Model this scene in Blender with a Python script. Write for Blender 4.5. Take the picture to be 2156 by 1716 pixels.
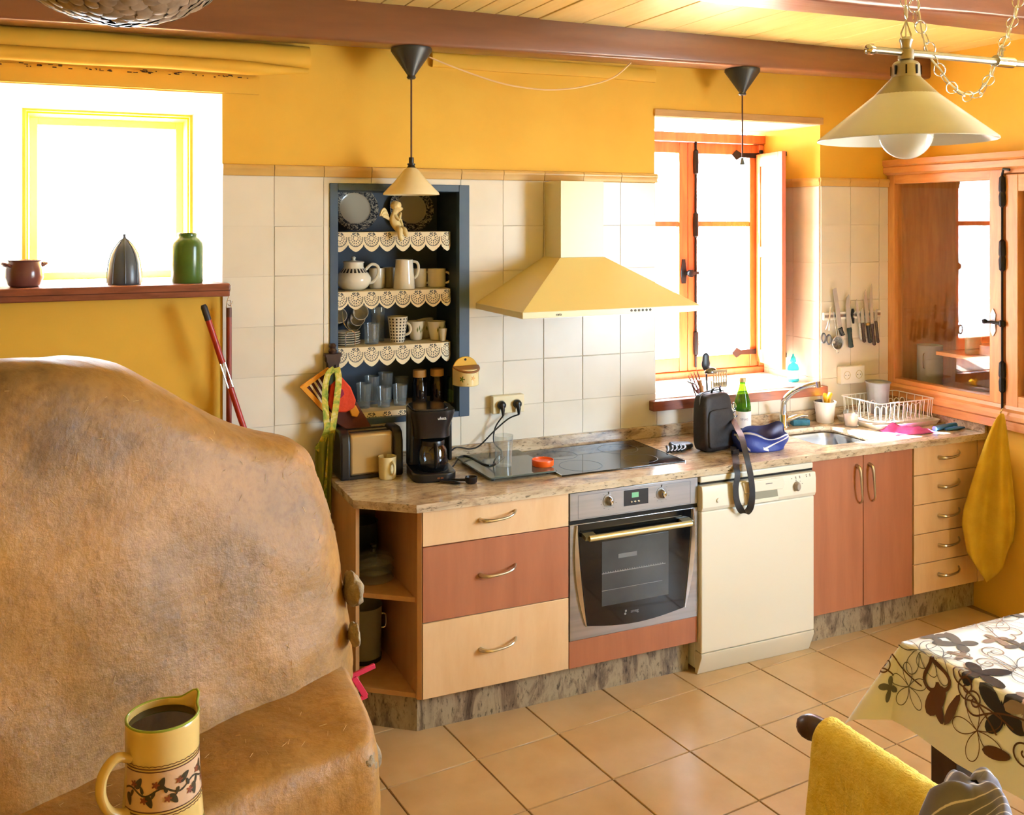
import bpy, math, random
from mathutils import Vector, Matrix, noise
random.seed(7)
R = math.radians
scene = bpy.context.scene
for o in list(bpy.data.objects):
    bpy.data.objects.remove(o)
COL = scene.collection

# ---------------------------------------------------------------- camera
cd = bpy.data.cameras.new('camera')
cam = bpy.data.objects.new('camera', cd)
COL.objects.link(cam)
cam.location = (-1.156, -3.934, 1.888)
cam.rotation_euler = (R(90), 0, R(-24.28))
cd.sensor_fit = 'HORIZONTAL'
cd.sensor_width = 36.0
cd.lens = 2047.0 / 2156.0 * 36.0
cd.shift_y = (462.6 - 858.0) / 2156.0
cd.clip_start = 0.02
scene.camera = cam

# ---------------------------------------------------------------- world, sun, exposure
scene.view_settings.view_transform = 'Standard'
scene.view_settings.look = 'None'
scene.view_settings.gamma = 1.0
scene.view_settings.use_curve_mapping = False
scene.view_settings.exposure = 0.42
world = bpy.data.worlds.new('sky')
scene.world = world
world.use_nodes = True
bg = world.node_tree.nodes['Background']
bg.inputs[0].default_value = (0.66, 0.83, 1.0, 1)
bg.inputs[1].default_value = 28.0
sd = bpy.data.lights.new('sun', 'SUN')
sd.energy = 170.0
sd.angle = R(0.6)
sd.color = (1.0, 0.97, 0.92)
sun = bpy.data.objects.new('sun', sd)
COL.objects.link(sun)
sun.rotation_euler = Vector((0.70, -1.0, -1.35)).to_track_quat('-Z', 'Y').to_euler()

def portal(name, loc, rot, sx, sy):
    """a light portal standing in a window opening: guides the sky light, gives none of its own"""
    l = bpy.data.lights.new(name, 'AREA')
    l.shape = 'RECTANGLE'
    l.size, l.size_y = sx, sy
    l.cycles.is_portal = True
    o = bpy.data.objects.new(name, l)
    COL.objects.link(o)
    o.location = loc
    o.rotation_euler = rot
    return o
portal('portal_window_left', (-1.02, 0.63, 1.99), (R(-90), 0, 0), 0.66, 0.74)
portal('portal_window_right', (1.865, 0.56, 1.70), (R(-90), 0, 0), 1.05, 1.36)
portal('portal_window_side', (2.94, -3.15, 1.55), (R(90), 0, R(90)), 1.6, 1.4)

# ---------------------------------------------------------------- mesh helpers
def lin(h):
    if not isinstance(h, str):
        return tuple(h)
    h = h.lstrip('#')
    out = []
    for i in (0, 2, 4):
        c = int(h[i:i + 2], 16) / 255.0
        out.append(c / 12.92 if c <= 0.04045 else ((c + 0.055) / 1.055) ** 2.4)
    return tuple(out)

class MB:
    def __init__(s):
        s.v = []
        s.f = []
    def add(s, vs, fs):
        o = len(s.v)
        s.v += [tuple(p) for p in vs]
        s.f += [tuple(i + o for i in f) for f in fs]
        return s
    def box(s, x0, x1, y0, y1, z0, z1, m=None):
        vs = [(x, y, z) for z in (z0, z1) for y in (y0, y1) for x in (x0, x1)]
        if m is not None:
            vs = [m @ Vector(p) for p in vs]
        return s.add(vs, [(0, 2, 3, 1), (4, 5, 7, 6), (0, 1, 5, 4), (2, 6, 7, 3), (0, 4, 6, 2), (1, 3, 7, 5)])
    def beam(s, a, b, w, h, up=(0, 0, 1)):
        a, b = Vector(a), Vector(b)
        d = (b - a).normalized()
        u = Vector(up)
        x = d.cross(u)
        if x.length < 1e-5:
            x = d.cross(Vector((1, 0, 0)))
        x.normalize()
        u = x.cross(d).normalized()
        vs = [p + x * (w / 2 * i) + u * (h / 2 * j) for p in (a, b) for i, j in ((-1, -1), (1, -1), (1, 1), (-1, 1))]
        return s.add(vs, [(0, 1, 2, 3), (7, 6, 5, 4), (0, 4, 5, 1), (1, 5, 6, 2), (2, 6, 7, 3), (3, 7, 4, 0)])
    def tube(s, path, r, n=8, closed=False, cap=True, flat=1.0):
        path = [Vector(p) for p in path]
        k = len(path)
        rs = r if isinstance(r, (list, tuple)) else [r] * k
        vs, fs = [], []
        prev = None
        for i, p in enumerate(path):
            if closed:
                t = path[(i + 1) % k] - path[i - 1]
            else:
                t = path[min(i + 1, k - 1)] - path[max(i - 1, 0)]
            t.normalize()
            if prev is None:
                ref = Vector((0, 0, 1)) if abs(t.z) < 0.9 else Vector((1, 0, 0))
                x = ref.cross(t).normalized()
            else:
                x = prev - t * prev.dot(t)
                if x.length < 1e-6:
                    x = Vector((1, 0, 0))
                x.normalize()
            prev = x
            y = t.cross(x)
            for j in range(n):
                a = 2 * math.pi * j / n
                vs.append(p + (x * math.cos(a) + y * (math.sin(a) * flat)) * rs[i])
        m = k if closed else k - 1
        for i in range(m):
            for j in range(n):
                a0, a1 = i * n + j, i * n + (j + 1) % n
                b0, b1 = ((i + 1) % k) * n + j, ((i + 1) % k) * n + (j + 1) % n
                fs.append((a0, a1, b1, b0))
        if cap and not closed:
            fs.append(tuple(range(n - 1, -1, -1)))
            fs.append(tuple((k - 1) * n + j for j in range(n)))
        return s.add(vs, fs)
    def lathe(s, prof, n=28, c=(0, 0, 0), m=None, closed=False, sx=1.0, sy=1.0):
        vs, fs, rows = [], [], []
        for r, z in prof:
            if r < 1e-6:
                rows.append([len(vs)])
                vs.append(Vector((0, 0, z)))
            else:
                rows.append(list(range(len(vs), len(vs) + n)))
                for j in range(n):
                    a = 2 * math.pi * j / n
                    vs.append(Vector((r * math.cos(a) * sx, r * math.sin(a) * sy, z)))
        pairs = list(zip(rows, rows[1:]))
        if closed:
            pairs.append((rows[-1], rows[0]))
        for A, B in pairs:
            if len(A) == 1 and len(B) == 1:
                continue
            for j in range(n):
                k = (j + 1) % n
                if len(A) == 1:
                    fs.append((A[0], B[k], B[j]))
                elif len(B) == 1:
                    fs.append((A[j], A[k], B[0]))
                else:
                    fs.append((A[j], A[k], B[k], B[j]))
        c = Vector(c)
        vs = [((m @ p) if m is not None else p) + c for p in vs]
        return s.add(vs, fs)
    def prism(s, poly, a0, a1, axis='z', m=None):
        """polygon extruded along an axis; poly is (x,y), (x,z) or (y,z)"""
        n = len(poly)
        def pt(p, a):
            q = {'z': (p[0], p[1], a), 'y': (p[0], a, p[1]), 'x': (a, p[0], p[1])}[axis]
            return m @ Vector(q) if m is not None else Vector(q)
        vs = [pt(p, a0) for p in poly] + [pt(p, a1) for p in poly]
        fs = [tuple(range(n)), tuple(range(2 * n - 1, n - 1, -1))]
        fs += [(i, i + n, (i + 1) % n + n, (i + 1) % n) for i in range(n)]
        return s.add(vs, fs)
    def sheet(s, fn, nu, nv, wrap=False):
        vs = [fn(i / nu, j / nv) for j in range(nv + 1) for i in range(nu + 1)]
        w = nu + 1
        return s.add(vs, [(j * w + i, j * w + i + 1, (j + 1) * w + i + 1, (j + 1) * w + i) for j in range(nv) for i in range(nu)])
    def mesh(s, name, smooth=True, angle=38):
        me = bpy.data.meshes.new(name)
        me.from_pydata([tuple(p) for p in s.v], [], s.f)
        me.validate()
        import bmesh
        b = bmesh.new()
        b.from_mesh(me)
        bmesh.ops.recalc_face_normals(b, faces=b.faces)
        b.to_mesh(me)
        b.free()
        if smooth:
            for p in me.polygons:
                p.use_smooth = True
            me.set_sharp_from_angle(angle=R(angle))
        return me
    def build(s, name, mat, parent=None, smooth=True, angle=38, bevel=0, seg=2, sub=0, solid=0, loc=None, label=None):
        o = bpy.data.objects.new(name, s.mesh(name, smooth, angle))
        COL.objects.link(o)
        o.data.materials.append(mat)
        if parent is not None:
            o.parent = parent
        if loc is not None:
            o.location = loc
        if solid:
            md = o.modifiers.new('solid', 'SOLIDIFY'); md.thickness = solid; md.offset = 0
        if bevel:
            md = o.modifiers.new('bevel', 'BEVEL'); md.width = bevel; md.segments = seg; md.limit_method = 'ANGLE'; md.angle_limit = R(40)
        if sub:
            md = o.modifiers.new('sub', 'SUBSURF'); md.levels = sub; md.render_levels = sub
        if label:
            o['label'] = label
        return o

def tag(o, label, cat, group=None):
    o['label'] = label
    o['category'] = cat
    if group:
        o['group'] = group
    return o
def thing(name, label, cat, loc=(0, 0, 0), rz=0.0, group=None, rot=None):
    o = bpy.data.objects.new(name, None)
    o.empty_display_size = 0.05
    COL.objects.link(o)
    o.location = loc
    o.rotation_euler = rot if rot is not None else (0, 0, rz)
    return tag(o, label, cat, group)
def struct(o):
    o['kind'] = 'structure'
    return o
def dup(root, loc, rz=None, label=None):
    r = root.copy(); COL.objects.link(r); r.location = loc
    if rz is not None:
        r.rotation_euler = (0, 0, rz)
    if label:
        r['label'] = label
    for ch in root.children:
        c = ch.copy(); COL.objects.link(c); c.parent = r
        for g in ch.children:
            d = g.copy(); COL.objects.link(d); d.parent = c
    return r
def share(src, name, loc, parent=None, rot=None):
    o = bpy.data.objects.new(name, src.data); COL.objects.link(o); o.location = loc
    if parent is not None:
        o.parent = parent
    if rot is not None:
        o.rotation_euler = rot
    for m in src.modifiers:
        n = o.modifiers.new(m.name, m.type)
        for a in ('width', 'segments', 'limit_method', 'angle_limit'):
            if hasattr(m, a):
                setattr(n, a, getattr(m, a))
    return o
def text_mb(body, size, depth=0.0006):
    cu = bpy.data.curves.new('txt', 'FONT')
    cu.body = body; cu.size = size; cu.align_x = 'CENTER'; cu.align_y = 'CENTER'; cu.extrude = depth
    ob = bpy.data.objects.new('txt', cu)
    COL.objects.link(ob)
    bpy.context.view_layer.update()
    me = bpy.data.meshes.new_from_object(ob.evaluated_get(bpy.context.evaluated_depsgraph_get()))
    b = MB()
    b.add([v.co.copy() for v in me.vertices], [tuple(p.vertices) for p in me.polygons])
    bpy.data.objects.remove(ob)
    return b
def xf(b, m):
    b.v = [tuple(m @ Vector(p)) for p in b.v]
    return b
def arc(c, r, a0, a1, n, plane='xz'):
    out = []
    for i in range(n + 1):
        a = R(a0 + (a1 - a0) * i / n)
        u, w = r * math.cos(a), r * math.sin(a)
        out.append({'xz': (c[0] + u, c[1], c[2] + w), 'yz': (c[0], c[1] + u, c[2] + w), 'xy': (c[0] + u, c[1] + w, c[2])}[plane])
    return out
def bez(p0, p1, p2, p3, n=12):
    p0, p1, p2, p3 = map(Vector, (p0, p1, p2, p3))
    return [p0 * (1 - t) ** 3 + p1 * (3 * t * (1 - t) ** 2) + p2 * (3 * t * t * (1 - t)) + p3 * t ** 3 for t in [i / n for i in range(n + 1)]]
def spline(pts, n=6):
    pts = [Vector(p) for p in pts]
    out = []
    for i in range(len(pts) - 1):
        a = pts[max(i - 1, 0)]; b = pts[i]; c = pts[i + 1]; d = pts[min(i + 2, len(pts) - 1)]
        for j in range(n):
            t = j / n
            out.append(0.5 * ((2 * b) + (c - a) * t + (2 * a - 5 * b + 4 * c - d) * t * t + (3 * b - a - 3 * c + d) * t ** 3))
    out.append(pts[-1])
    return out
def nz(p, s=1.0, seed=0.0):
    return noise.noise(Vector(p) * s + Vector((seed, seed * 1.7, seed * 0.3)))

# ---------------------------------------------------------------- materials
def mat_base(name):
    m = bpy.data.materials.new(name)
    m.use_nodes = True
    nt = m.node_tree
    b = nt.nodes['Principled BSDF']
    return m, nt, b
def ramp(nt, fac, stops):
    r = nt.nodes.new('ShaderNodeValToRGB')
    el = r.color_ramp.elements
    while len(el) < len(stops):
        el.new(0.5)
    for e, (p, c) in zip(el, stops):
        e.position = p
        c = lin(c)
        e.color = (c[0], c[1], c[2], 1)
    nt.links.new(fac, r.inputs[0])
    return r.outputs[0]
def coords(nt, scale=(1, 1, 1), rot=(0, 0, 0), kind='Object', rand=False):
    tc = nt.nodes.new('ShaderNodeTexCoord')
    mp = nt.nodes.new('ShaderNodeMapping')
    mp.inputs['Scale'].default_value = scale
    mp.inputs['Rotation'].default_value = rot
    nt.links.new(tc.outputs[kind], mp.inputs[0])
    if rand:
        oi = nt.nodes.new('ShaderNodeObjectInfo')
        mu = nt.nodes.new('ShaderNodeMath'); mu.operation = 'MULTIPLY'; mu.inputs[1].default_value = 37.0
        nt.links.new(oi.outputs['Random'], mu.inputs[0])
        nt.links.new(mu.outputs[0], mp.inputs['Location'])
    return mp.outputs[0]
def tex_noise(nt, vec, scale, detail=4, rough=0.55, dist=0.0):
    n = nt.nodes.new('ShaderNodeTexNoise')
    n.inputs['Scale'].default_value = scale
    n.inputs['Detail'].default_value = detail
    n.inputs['Roughness'].default_value = rough
    n.inputs['Distortion'].default_value = dist
    nt.links.new(vec, n.inputs['Vector'])
    return n.outputs[0]
def add_bump(nt, b, h, strength, dist=0.01):
    bp = nt.nodes.new('ShaderNodeBump')
    bp.inputs['Strength'].default_value = strength
    bp.inputs['Distance'].default_value = dist
    nt.links.new(h, bp.inputs['Height'])
    nt.links.new(bp.outputs[0], b.inputs['Normal'])
def M(name, col, rough=0.5, metal=0.0, col2=None, scale=4.0, detail=4, lo=0.35, hi=0.65, stretch=(1, 1, 1), bump=0.0, bscale=None, bdist=0.01,
      spec=0.5, coat=0.0, sheen=0.0, sss=0.0, rand=False, emit=None, alpha=None):
    m, nt, b = mat_base(name)
    c = lin(col)
    b.inputs['Base Color'].default_value = (*c, 1)
    b.inputs['Roughness'].default_value = rough
    b.inputs['Metallic'].default_value = metal
    b.inputs['Specular IOR Level'].default_value = spec
    b.inputs['Coat Weight'].default_value = coat
    b.inputs['Sheen Weight'].default_value = sheen
    if emit:
        b.inputs['Emission Color'].default_value = (*lin(emit[0]), 1)
        b.inputs['Emission Strength'].default_value = emit[1]
    vec = coords(nt, stretch, rand=rand)
    if col2:
        n = tex_noise(nt, vec, scale, detail)
        nt.links.new(ramp(nt, n, [(lo, col), (hi, col2)]), b.inputs['Base Color'])
    if bump:
        h = tex_noise(nt, vec, bscale or scale, 5)
        add_bump(nt, b, h, bump, bdist)
    return m
def thin_glass(name, tint=(1, 1, 1), ior=1.45, rough=0.0, extra=0.0, tcol=None):
    m = bpy.data.materials.new(name)
    m.use_nodes = True
    nt = m.node_tree
    nt.nodes.remove(nt.nodes['Principled BSDF'])
    out = nt.nodes['Material Output']
    tr = nt.nodes.new('ShaderNodeBsdfTransparent'); tr.inputs[0].default_value = (*lin(tint), 1)
    gl = nt.nodes.new('ShaderNodeBsdfGlossy'); gl.inputs['Roughness'].default_value = rough
    fr = nt.nodes.new('ShaderNodeLayerWeight'); fr.inputs[0].default_value = 0.5
    pw = nt.nodes.new('ShaderNodeMath'); pw.operation = 'POWER'; pw.inputs[1].default_value = 5.0
    nt.links.new(fr.outputs['Facing'], pw.inputs[0])
    ad = nt.nodes.new('ShaderNodeMath'); ad.operation = 'MULTIPLY_ADD'; ad.inputs[1].default_value = 0.9; ad.inputs[2].default_value = 0.04 + extra
    mx = nt.nodes.new('ShaderNodeMixShader')
    nt.links.new(pw.outputs[0], ad.inputs[0])
    nt.links.new(ad.outputs[0], mx.inputs[0]); nt.links.new(tr.outputs[0], mx.inputs[1]); nt.links.new(gl.outputs[0], mx.inputs[2])
    last = mx.outputs[0]
    if tcol:
        df = nt.nodes.new('ShaderNodeBsdfDiffuse'); df.inputs[0].default_value = (*lin(tcol[0]), 1)
        m2 = nt.nodes.new('ShaderNodeMixShader'); m2.inputs[0].default_value = tcol[1]
        nt.links.new(last, m2.inputs[1]); nt.links.new(df.outputs[0], m2.inputs[2])
        last = m2.outputs[0]
    nt.links.new(last, out.inputs[0])
    return m
def granite(name, stretch, rot=(0, 0, 0), stops=None, rough=0.18):
    m, nt, b = mat_base(name)
    v = coords(nt, stretch, rot)
    n1 = tex_noise(nt, v, 9, 8, 0.68, 0.6)
    c1 = ramp(nt, n1, stops or [(0.30, '6a5648'), (0.42, 'a8937a'), (0.52, 'c8b698'), (0.66, 'd6c9b0'), (0.8, 'ab9880')])
    n2 = tex_noise(nt, v, 60, 4, 0.7)
    c2 = ramp(nt, n2, [(0.33, '3a2d26'), (0.45, 'ffffff')])
    mx = nt.nodes.new('ShaderNodeMix'); mx.data_type = 'RGBA'; mx.blend_type = 'MULTIPLY'
    mx.inputs[0].default_value = 0.75
    nt.links.new(c1, mx.inputs[6]); nt.links.new(c2, mx.inputs[7])
    nt.links.new(mx.outputs[2], b.inputs['Base Color'])
    b.inputs['Roughness'].default_value = rough
    return m
def wood(name, c1, c2, stretch=(1, 1, 1), scale=14, rough=0.4, rand=True, c3=None):
    m, nt, b = mat_base(name)
    v = coords(nt, stretch, rand=rand)
    n = tex_noise(nt, v, scale, 6, 0.6, 0.3)
    st = [(0.3, c1), (0.7, c2)] if not c3 else [(0.28, c1), (0.55, c2), (0.78, c3)]
    nt.links.new(ramp(nt, n, st), b.inputs['Base Color'])
    b.inputs['Roughness'].default_value = rough
    return m

MAT = {}
MAT['yellow'] = M('yellow_plaster', 'e6b942', 0.7, col2='dfae38', scale=2.2, bump=0.25, bscale=14, bdist=0.006)
MAT['yellow_bright'] = M('bright_yellow_plaster', 'f2cc1e', 0.7, col2='ecc21a', scale=3)
MAT['white_paint'] = M('white_paint', 'f4f1e8', 0.6, col2='ece8da', scale=3)
MAT['wall_tile'] = M('white_wall_tile', 'e6e1d2', 0.26, col2='ddd7c6', scale=2.5, bump=0.12, bscale=6, bdist=0.006, rand=True)
MAT['grout_white'] = M('pale_grout', 'dbd4c2', 0.8)
MAT['trim_tile'] = M('ochre_trim_tile', 'd3ae66', 0.3, col2='c9a25a', scale=6, rand=True)
MAT['plank'] = wood('yellow_painted_plank', 'ecd27c', 'f3e096', (6, 0.6, 6), 5, 0.32)
MAT['beam'] = M('brown_beam_paint', '6a4430', 0.28, col2='7b5137', scale=2.5, stretch=(0.6, 4, 4), bump=0.1, bscale=8)
MAT['beam_log'] = M('dark_log_paint', '6d4230', 0.3, col2='805040', scale=3, stretch=(0.6, 3, 3), bump=0.3, bscale=6)
MAT['floor_tile'] = M('beige_floor_tile', 'cdae82', 0.3, col2='bd9a6c', scale=5, detail=8, lo=0.3, hi=0.7, rand=True, bump=0.06, bscale=30, bdist=0.003)
MAT['floor_grout'] = M('brown_grout', '937449', 0.85)
MAT['sill_wood'] = wood('reddish_sill_wood', '6e3a28', '94553c', (1, 6, 6), 8, 0.4)
MAT['pine'] = wood('honey_pine', 'bd7d44', 'd69c5c', (5, 5, 0.7), 6, 0.35)
MAT['pine_h'] = wood('honey_pine_rail', 'bd7d44', 'd69c5c', (5, 0.7, 5), 6, 0.35)
MAT['red_wood'] = wood('orange_window_wood', 'b4501f', 'd0713a', (6, 6, 0.7), 5, 0.4)
MAT['pale_board'] = wood('pale_lintel_wood', 'b08a52', 'c39d63', (0.8, 6, 6), 8, 0.6)
MAT['iron'] = M('black_iron', '1d1c1e', 0.45, metal=0.6)
MAT['pane'] = thin_glass('window_pane')
MAT['pane_dark'] = thin_glass('cupboard_pane', extra=0.03)
MAT['ground_out'] = M('sunlit_ground', 'b8ad98', 0.9)
MAT['clay'] = None
# ================================================================ SETTING
XL, XR, YF, ZC = -2.9, 2.87, -5.6, 2.735
WT = 0.6                                   # wall thickness
# --- outside ground
g = MB().box(-9, 9, WT + 0.01, 9, -0.6, -0.5)
struct(g.build('floor_outside', MAT['ground_out']))
g = MB().box(XR + 0.6, 14, -12, 0.5, -0.3, -0.2)
struct(g.build('floor_terrace', MAT['ground_out']))

# --- floor: slab and tiles
floor = struct(MB().box(XL, XR + 0.3, YF, 0.0, -0.1, -0.006).build('floor', MAT['floor_grout']))
TA, T0 = R(6.14), 0.3377
h = T0 / 2 - 0.0028
tsrc = MB().box(-h, h, -h, h, -0.012, 0).build('tile', MAT['floor_tile'], floor, bevel=0.0015, seg=1)
first = True
for i in range(-10, 10):
    for j in range(-16, 4):
        a, b_ = i + 0.5, j + 0.5
        x = 0.1313 + T0 * (math.cos(TA) * a - math.sin(TA) * b_)
        y = -0.7837 + T0 * (math.sin(TA) * a + math.cos(TA) * b_)
        if not (XL + 0.22 < x < XR - 0.2 and -4.4 < y < -0.22):
            continue
        if x < -0.95 and y > -2.3:
            continue
        if first:
            tsrc.location = (x, y, 0.0); tsrc.rotation_euler = (0, 0, TA); first = False
        else:
            share(tsrc, 'tile', (x, y, random.uniform(-0.0006, 0.0006)), floor, (0, 0, TA))

# --- back wall with window openings and the cupboard niche
W1 = (-1.43, -0.625, 1.64, 2.38)           # left window, room side
W1i = (-1.325, -0.715, 1.64, 2.315)        # left window, inner opening
W2 = (1.362, 2.37, 1.03, 2.385)
NI = (-0.200, 0.407, 1.040, 2.035)
ND = 0.28
def cells(xs, zs, holes):
    for x0, x1 in zip(xs, xs[1:]):
        for z0, z1 in zip(zs, zs[1:]):
            cx, cz = (x0 + x1) / 2, (z0 + z1) / 2
            if not any(h_[0] < cx < h_[1] and h_[2] < cz < h_[3] for h_ in holes):
                yield x0, x1, z0, z1
def wall_mesh(xs, zs, holes, y0, y1):
    m = MB()
    for x0, x1, z0, z1 in cells(xs, zs, holes):
        m.box(x0, x1, y0, y1, z0, z1)
    return m
def brk(*a):
    return sorted(set(a))
m = wall_mesh(brk(XL - 0.2, *W1[:2], *NI[:2], *W2[:2], XR + 0.5), brk(-0.05, *W1[2:], *NI[2:], *W2[2:], 2.9), [W1, NI, W2], 0.0, ND + 0.02)
m.v += []
m2 = wall_mesh(brk(XL - 0.2, *W1i[:2], *W2[:2], XR + 0.5), brk(-0.05, *W1i[2:], *W2[2:], 2.9), [W1i, W2], ND + 0.02, WT)
m.add(m2.v, m2.f)
wall_back = struct(m.build('wall_back', MAT['yellow'], smooth=False))

# wall tiles, 20 cm, up to the ochre trim
ZT = 2.062
TX0 = -0.621 - 0.004
def clip_tile(x0, x1, z0, z1, holes):
    xs = brk(x0, x1, *[c for h_ in holes for c in h_[:2] if x0 < c < x1])
    zs = brk(z0, z1, *[c for h_ in holes for c in h_[2:] if z0 < c < z1])
    return list(cells(xs, zs, holes))
grout = wall_mesh(brk(TX0, *NI[:2], *W2[:2], XR), brk(0.0, *NI[2:], W2[2], ZT), [NI, W2], -0.004, 0.0)
gr = grout.build('grout', MAT['grout_white'], wall_back, smooth=False)
TG = 0.0012
ex = 0.1995
k = 0
full = None
for i in range(-1, 18):
    for j in range(0, 7):
        x0, z1 = -0.6255 + ex * i, ZT - ex * j
        x1, z0 = x0 + ex, z1 - ex
        x0c, x1c = max(x0, TX0), min(x1, XR)
        if x1c - x0c < 0.01:
            continue
        z0c = max(z0, 0.80)
        cs = clip_tile(x0c, x1c, z0c, z1, [NI, W2])
        if not cs:
            continue
        whole = len(cs) == 1 and abs(x1c - x0c - ex) < 1e-6 and abs(z1 - z0c - ex) < 1e-6 and abs(cs[0][1] - cs[0][0] - ex) < 1e-6 and abs(cs[0][3] - cs[0][2] - ex) < 1e-6
        if whole:
            loc = ((x0 + x1) / 2, -0.004, (z0 + z1) / 2)
            if full is None:
                full = MB().box(-ex / 2 + TG, ex / 2 - TG, -0.004, 0.0, -ex / 2 + TG, ex / 2 - TG).build('wall_tile', MAT['wall_tile'], wall_back, bevel=0.0015, seg=1, loc=loc)
            else:
                share(full, 'wall_tile', loc, wall_back)
        else:
            b = MB()
            for (a0, a1, c0, c1) in cs:
                g0 = TG if abs(a0 - x0c) < 1e-6 else 0
                g1 = TG if abs(a1 - x1c) < 1e-6 else 0
                h0 = TG if abs(c0 - z0c) < 1e-6 else 0
                h1 = TG if abs(c1 - z1) < 1e-6 else 0
                b.box(a0 + g0, a1 - g1, -0.008, -0.004, c0 + h0, c1 - h1)
            b.build('wall_tile', MAT['wall_tile'], wall_back, smooth=False)
# ochre trim pieces over the tiles (rounded profile)
trim1 = struct(MB().box(TX0, W2[0] + 0.01, -0.006, 0, ZT + 0.001, ZT + 0.043).build('trim_1', MAT['grout_white']))
def trim_profile(w):
    pr = [(0.0, 0.0), (-0.013, 0.0), (-0.016, 0.006), (-0.015, 0.018), (-0.02, 0.025), (-0.021, 0.034), (-0.016, 0.043), (0.0, 0.045)]
    return MB().prism(pr, -w / 2, w / 2, 'x')
tr = None
xx = -0.6255
while xx < W2[0] - 0.01:
    w = min(ex, W2[0] + 0.014 - xx)
    if tr is None or abs(w - ex) > 1e-4:
        o = trim_profile(w - 2 * TG).build('trim_tile', MAT['trim_tile'], trim1, angle=50, loc=(xx + w / 2, -0.001, ZT))
        tr = tr or o
    else:
        share(tr, 'trim_tile', (xx + w / 2, -0.001, ZT), trim1)
    xx += ex
trim2 = struct(MB().box(W2[1] - 0.01, XR, -0.006, 0, ZT + 0.001, ZT + 0.043).build('trim_2', MAT['grout_white']))
xx = W2[1] - 0.014
while xx < XR - 0.02:
    w = min(ex, XR - xx)
    trim_profile(w - 2 * TG).build('trim_tile', MAT['trim_tile'], trim2, angle=50, loc=(xx + w / 2, -0.001, ZT))
    xx += ex
# tiled right reveal of the sink window with its own trim
rev = struct(MB().box(W2[1] - 0.004, W2[1], 0.0, 0.44, W2[2], ZT).build('trim_3', MAT['grout_white']))
for j in range(6):
    for q in range(3):
        z1 = ZT - ex * j
        z0 = max(z1 - ex, W2[2] + 0.004)
        y0, y1 = q * ex, min((q + 1) * ex, 0.44)
        if z1 - z0 < 0.01 or y1 - y0 < 0.01:
            continue
        MB().box(W2[1] - 0.008, W2[1] - 0.004, y0 + TG, y1 - TG, z0 + TG, z1 - TG).build('wall_tile', MAT['wall_tile'], rev, smooth=False)
for q in range(3):
    y0, y1 = q * ex - (0.012 if q == 0 else 0), min((q + 1) * ex, 0.44)
    pr = [(0, 0), (-0.013, 0), (-0.016, 0.006), (-0.015, 0.018), (-0.02, 0.025), (-0.021, 0.034), (-0.016, 0.043), (0, 0.045)]
    MB().prism([(W2[1] + p, ZT + z) for p, z in pr], y0 + TG, y1 - TG, 'y').build('trim_tile', MAT['trim_tile'], rev, angle=50)

# plaster lintels over the left window and under the beam
def rough_slab(name, x0, x1, y0, z0, z1, amp, mat, seed, round_end=0.0, nx=60, nseg=10):
    """plaster-covered lintel proud of the wall with a slightly wavy face"""
    def fn(u, v):
        x = x0 + (x1 - x0) * u
        a = v * math.pi
        yy = y0 * (math.sin(a) ** 0.28 if 0 < v < 1 else 0)
        zz = z0 + (z1 - z0) * (0.5 - 0.5 * math.cos(a)) if False else z0 + (z1 - z0) * min(1, max(0, (v - 0.12) / 0.76))
        w = amp * nz((x * 2.5, v * 2, seed), 1.0)
        return (x, yy + w * 0.5 if 0 < v < 1 else 0.004, zz + w)
    m = MB().sheet(fn, nx, nseg)
    L = nx
    m.f.append(tuple(j * (L + 1) for j in range(nseg + 1)))
    m.f.append(tuple(j * (L + 1) + L for j in range(nseg, -1, -1)))
    return m.build(name, mat, angle=60)
lint = struct(rough_slab('trim_4', -2.6, -0.30, -0.105, 2.485, 2.575, 0.010, MAT['yellow'], 2.0))
# bull-nosed lower lip of that lintel
def lip(u, v):
    x = -2.6 + 2.29 * u
    a = R(-80 + 250 * v)
    rr = 0.030 * (1.0 if u < 0.9 else max(0.25, 1 - (u - 0.9) * 6))
    w = 0.006 * nz((x * 3, v, 5.0))
    return (x, -0.100 - rr * math.cos(a) * 0.9 + w, 2.470 + rr * math.sin(a) * 0.9 + w + 0.004)
MB().sheet(lip, 60, 10).build('lip', MAT['yellow'], lint)
board = struct(rough_slab('trim_5', -2.6, -0.485, -0.022, 2.384, 2.452, 0.003, MAT['yellow'], 4.0))
small = struct(rough_slab('trim_6', 0.24, 1.36, -0.02, 2.541, 2.60, 0.004, MAT['yellow'], 6.0))
rd_ = random.Random(9)
sp = MB()
for _ in range(70):
    x_ = rd_.uniform(-1.5, -0.50); l_ = rd_.uniform(0.002, 0.008)
    z_ = 2.446 + rd_.uniform(-0.006, 0.006)
    sp.box(x_ - l_, x_ + l_, -0.0245, -0.0215, z_ - 0.001, z_ + rd_.uniform(0.001, 0.003))
sp.build('dirt_specks', M('dark_dirt', '4a3414', 0.9), board, smooth=False)['kind'] = 'stuff'
# pale wooden lintel board over the sink window
lb = struct(MB().box(W2[0] - 0.005, W2[1] + 0.012, -0.012, 0.0, W2[3] - 0.004, W2[3] + 0.03).build('trim_7', MAT['pale_board'], bevel=0.002))

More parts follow.
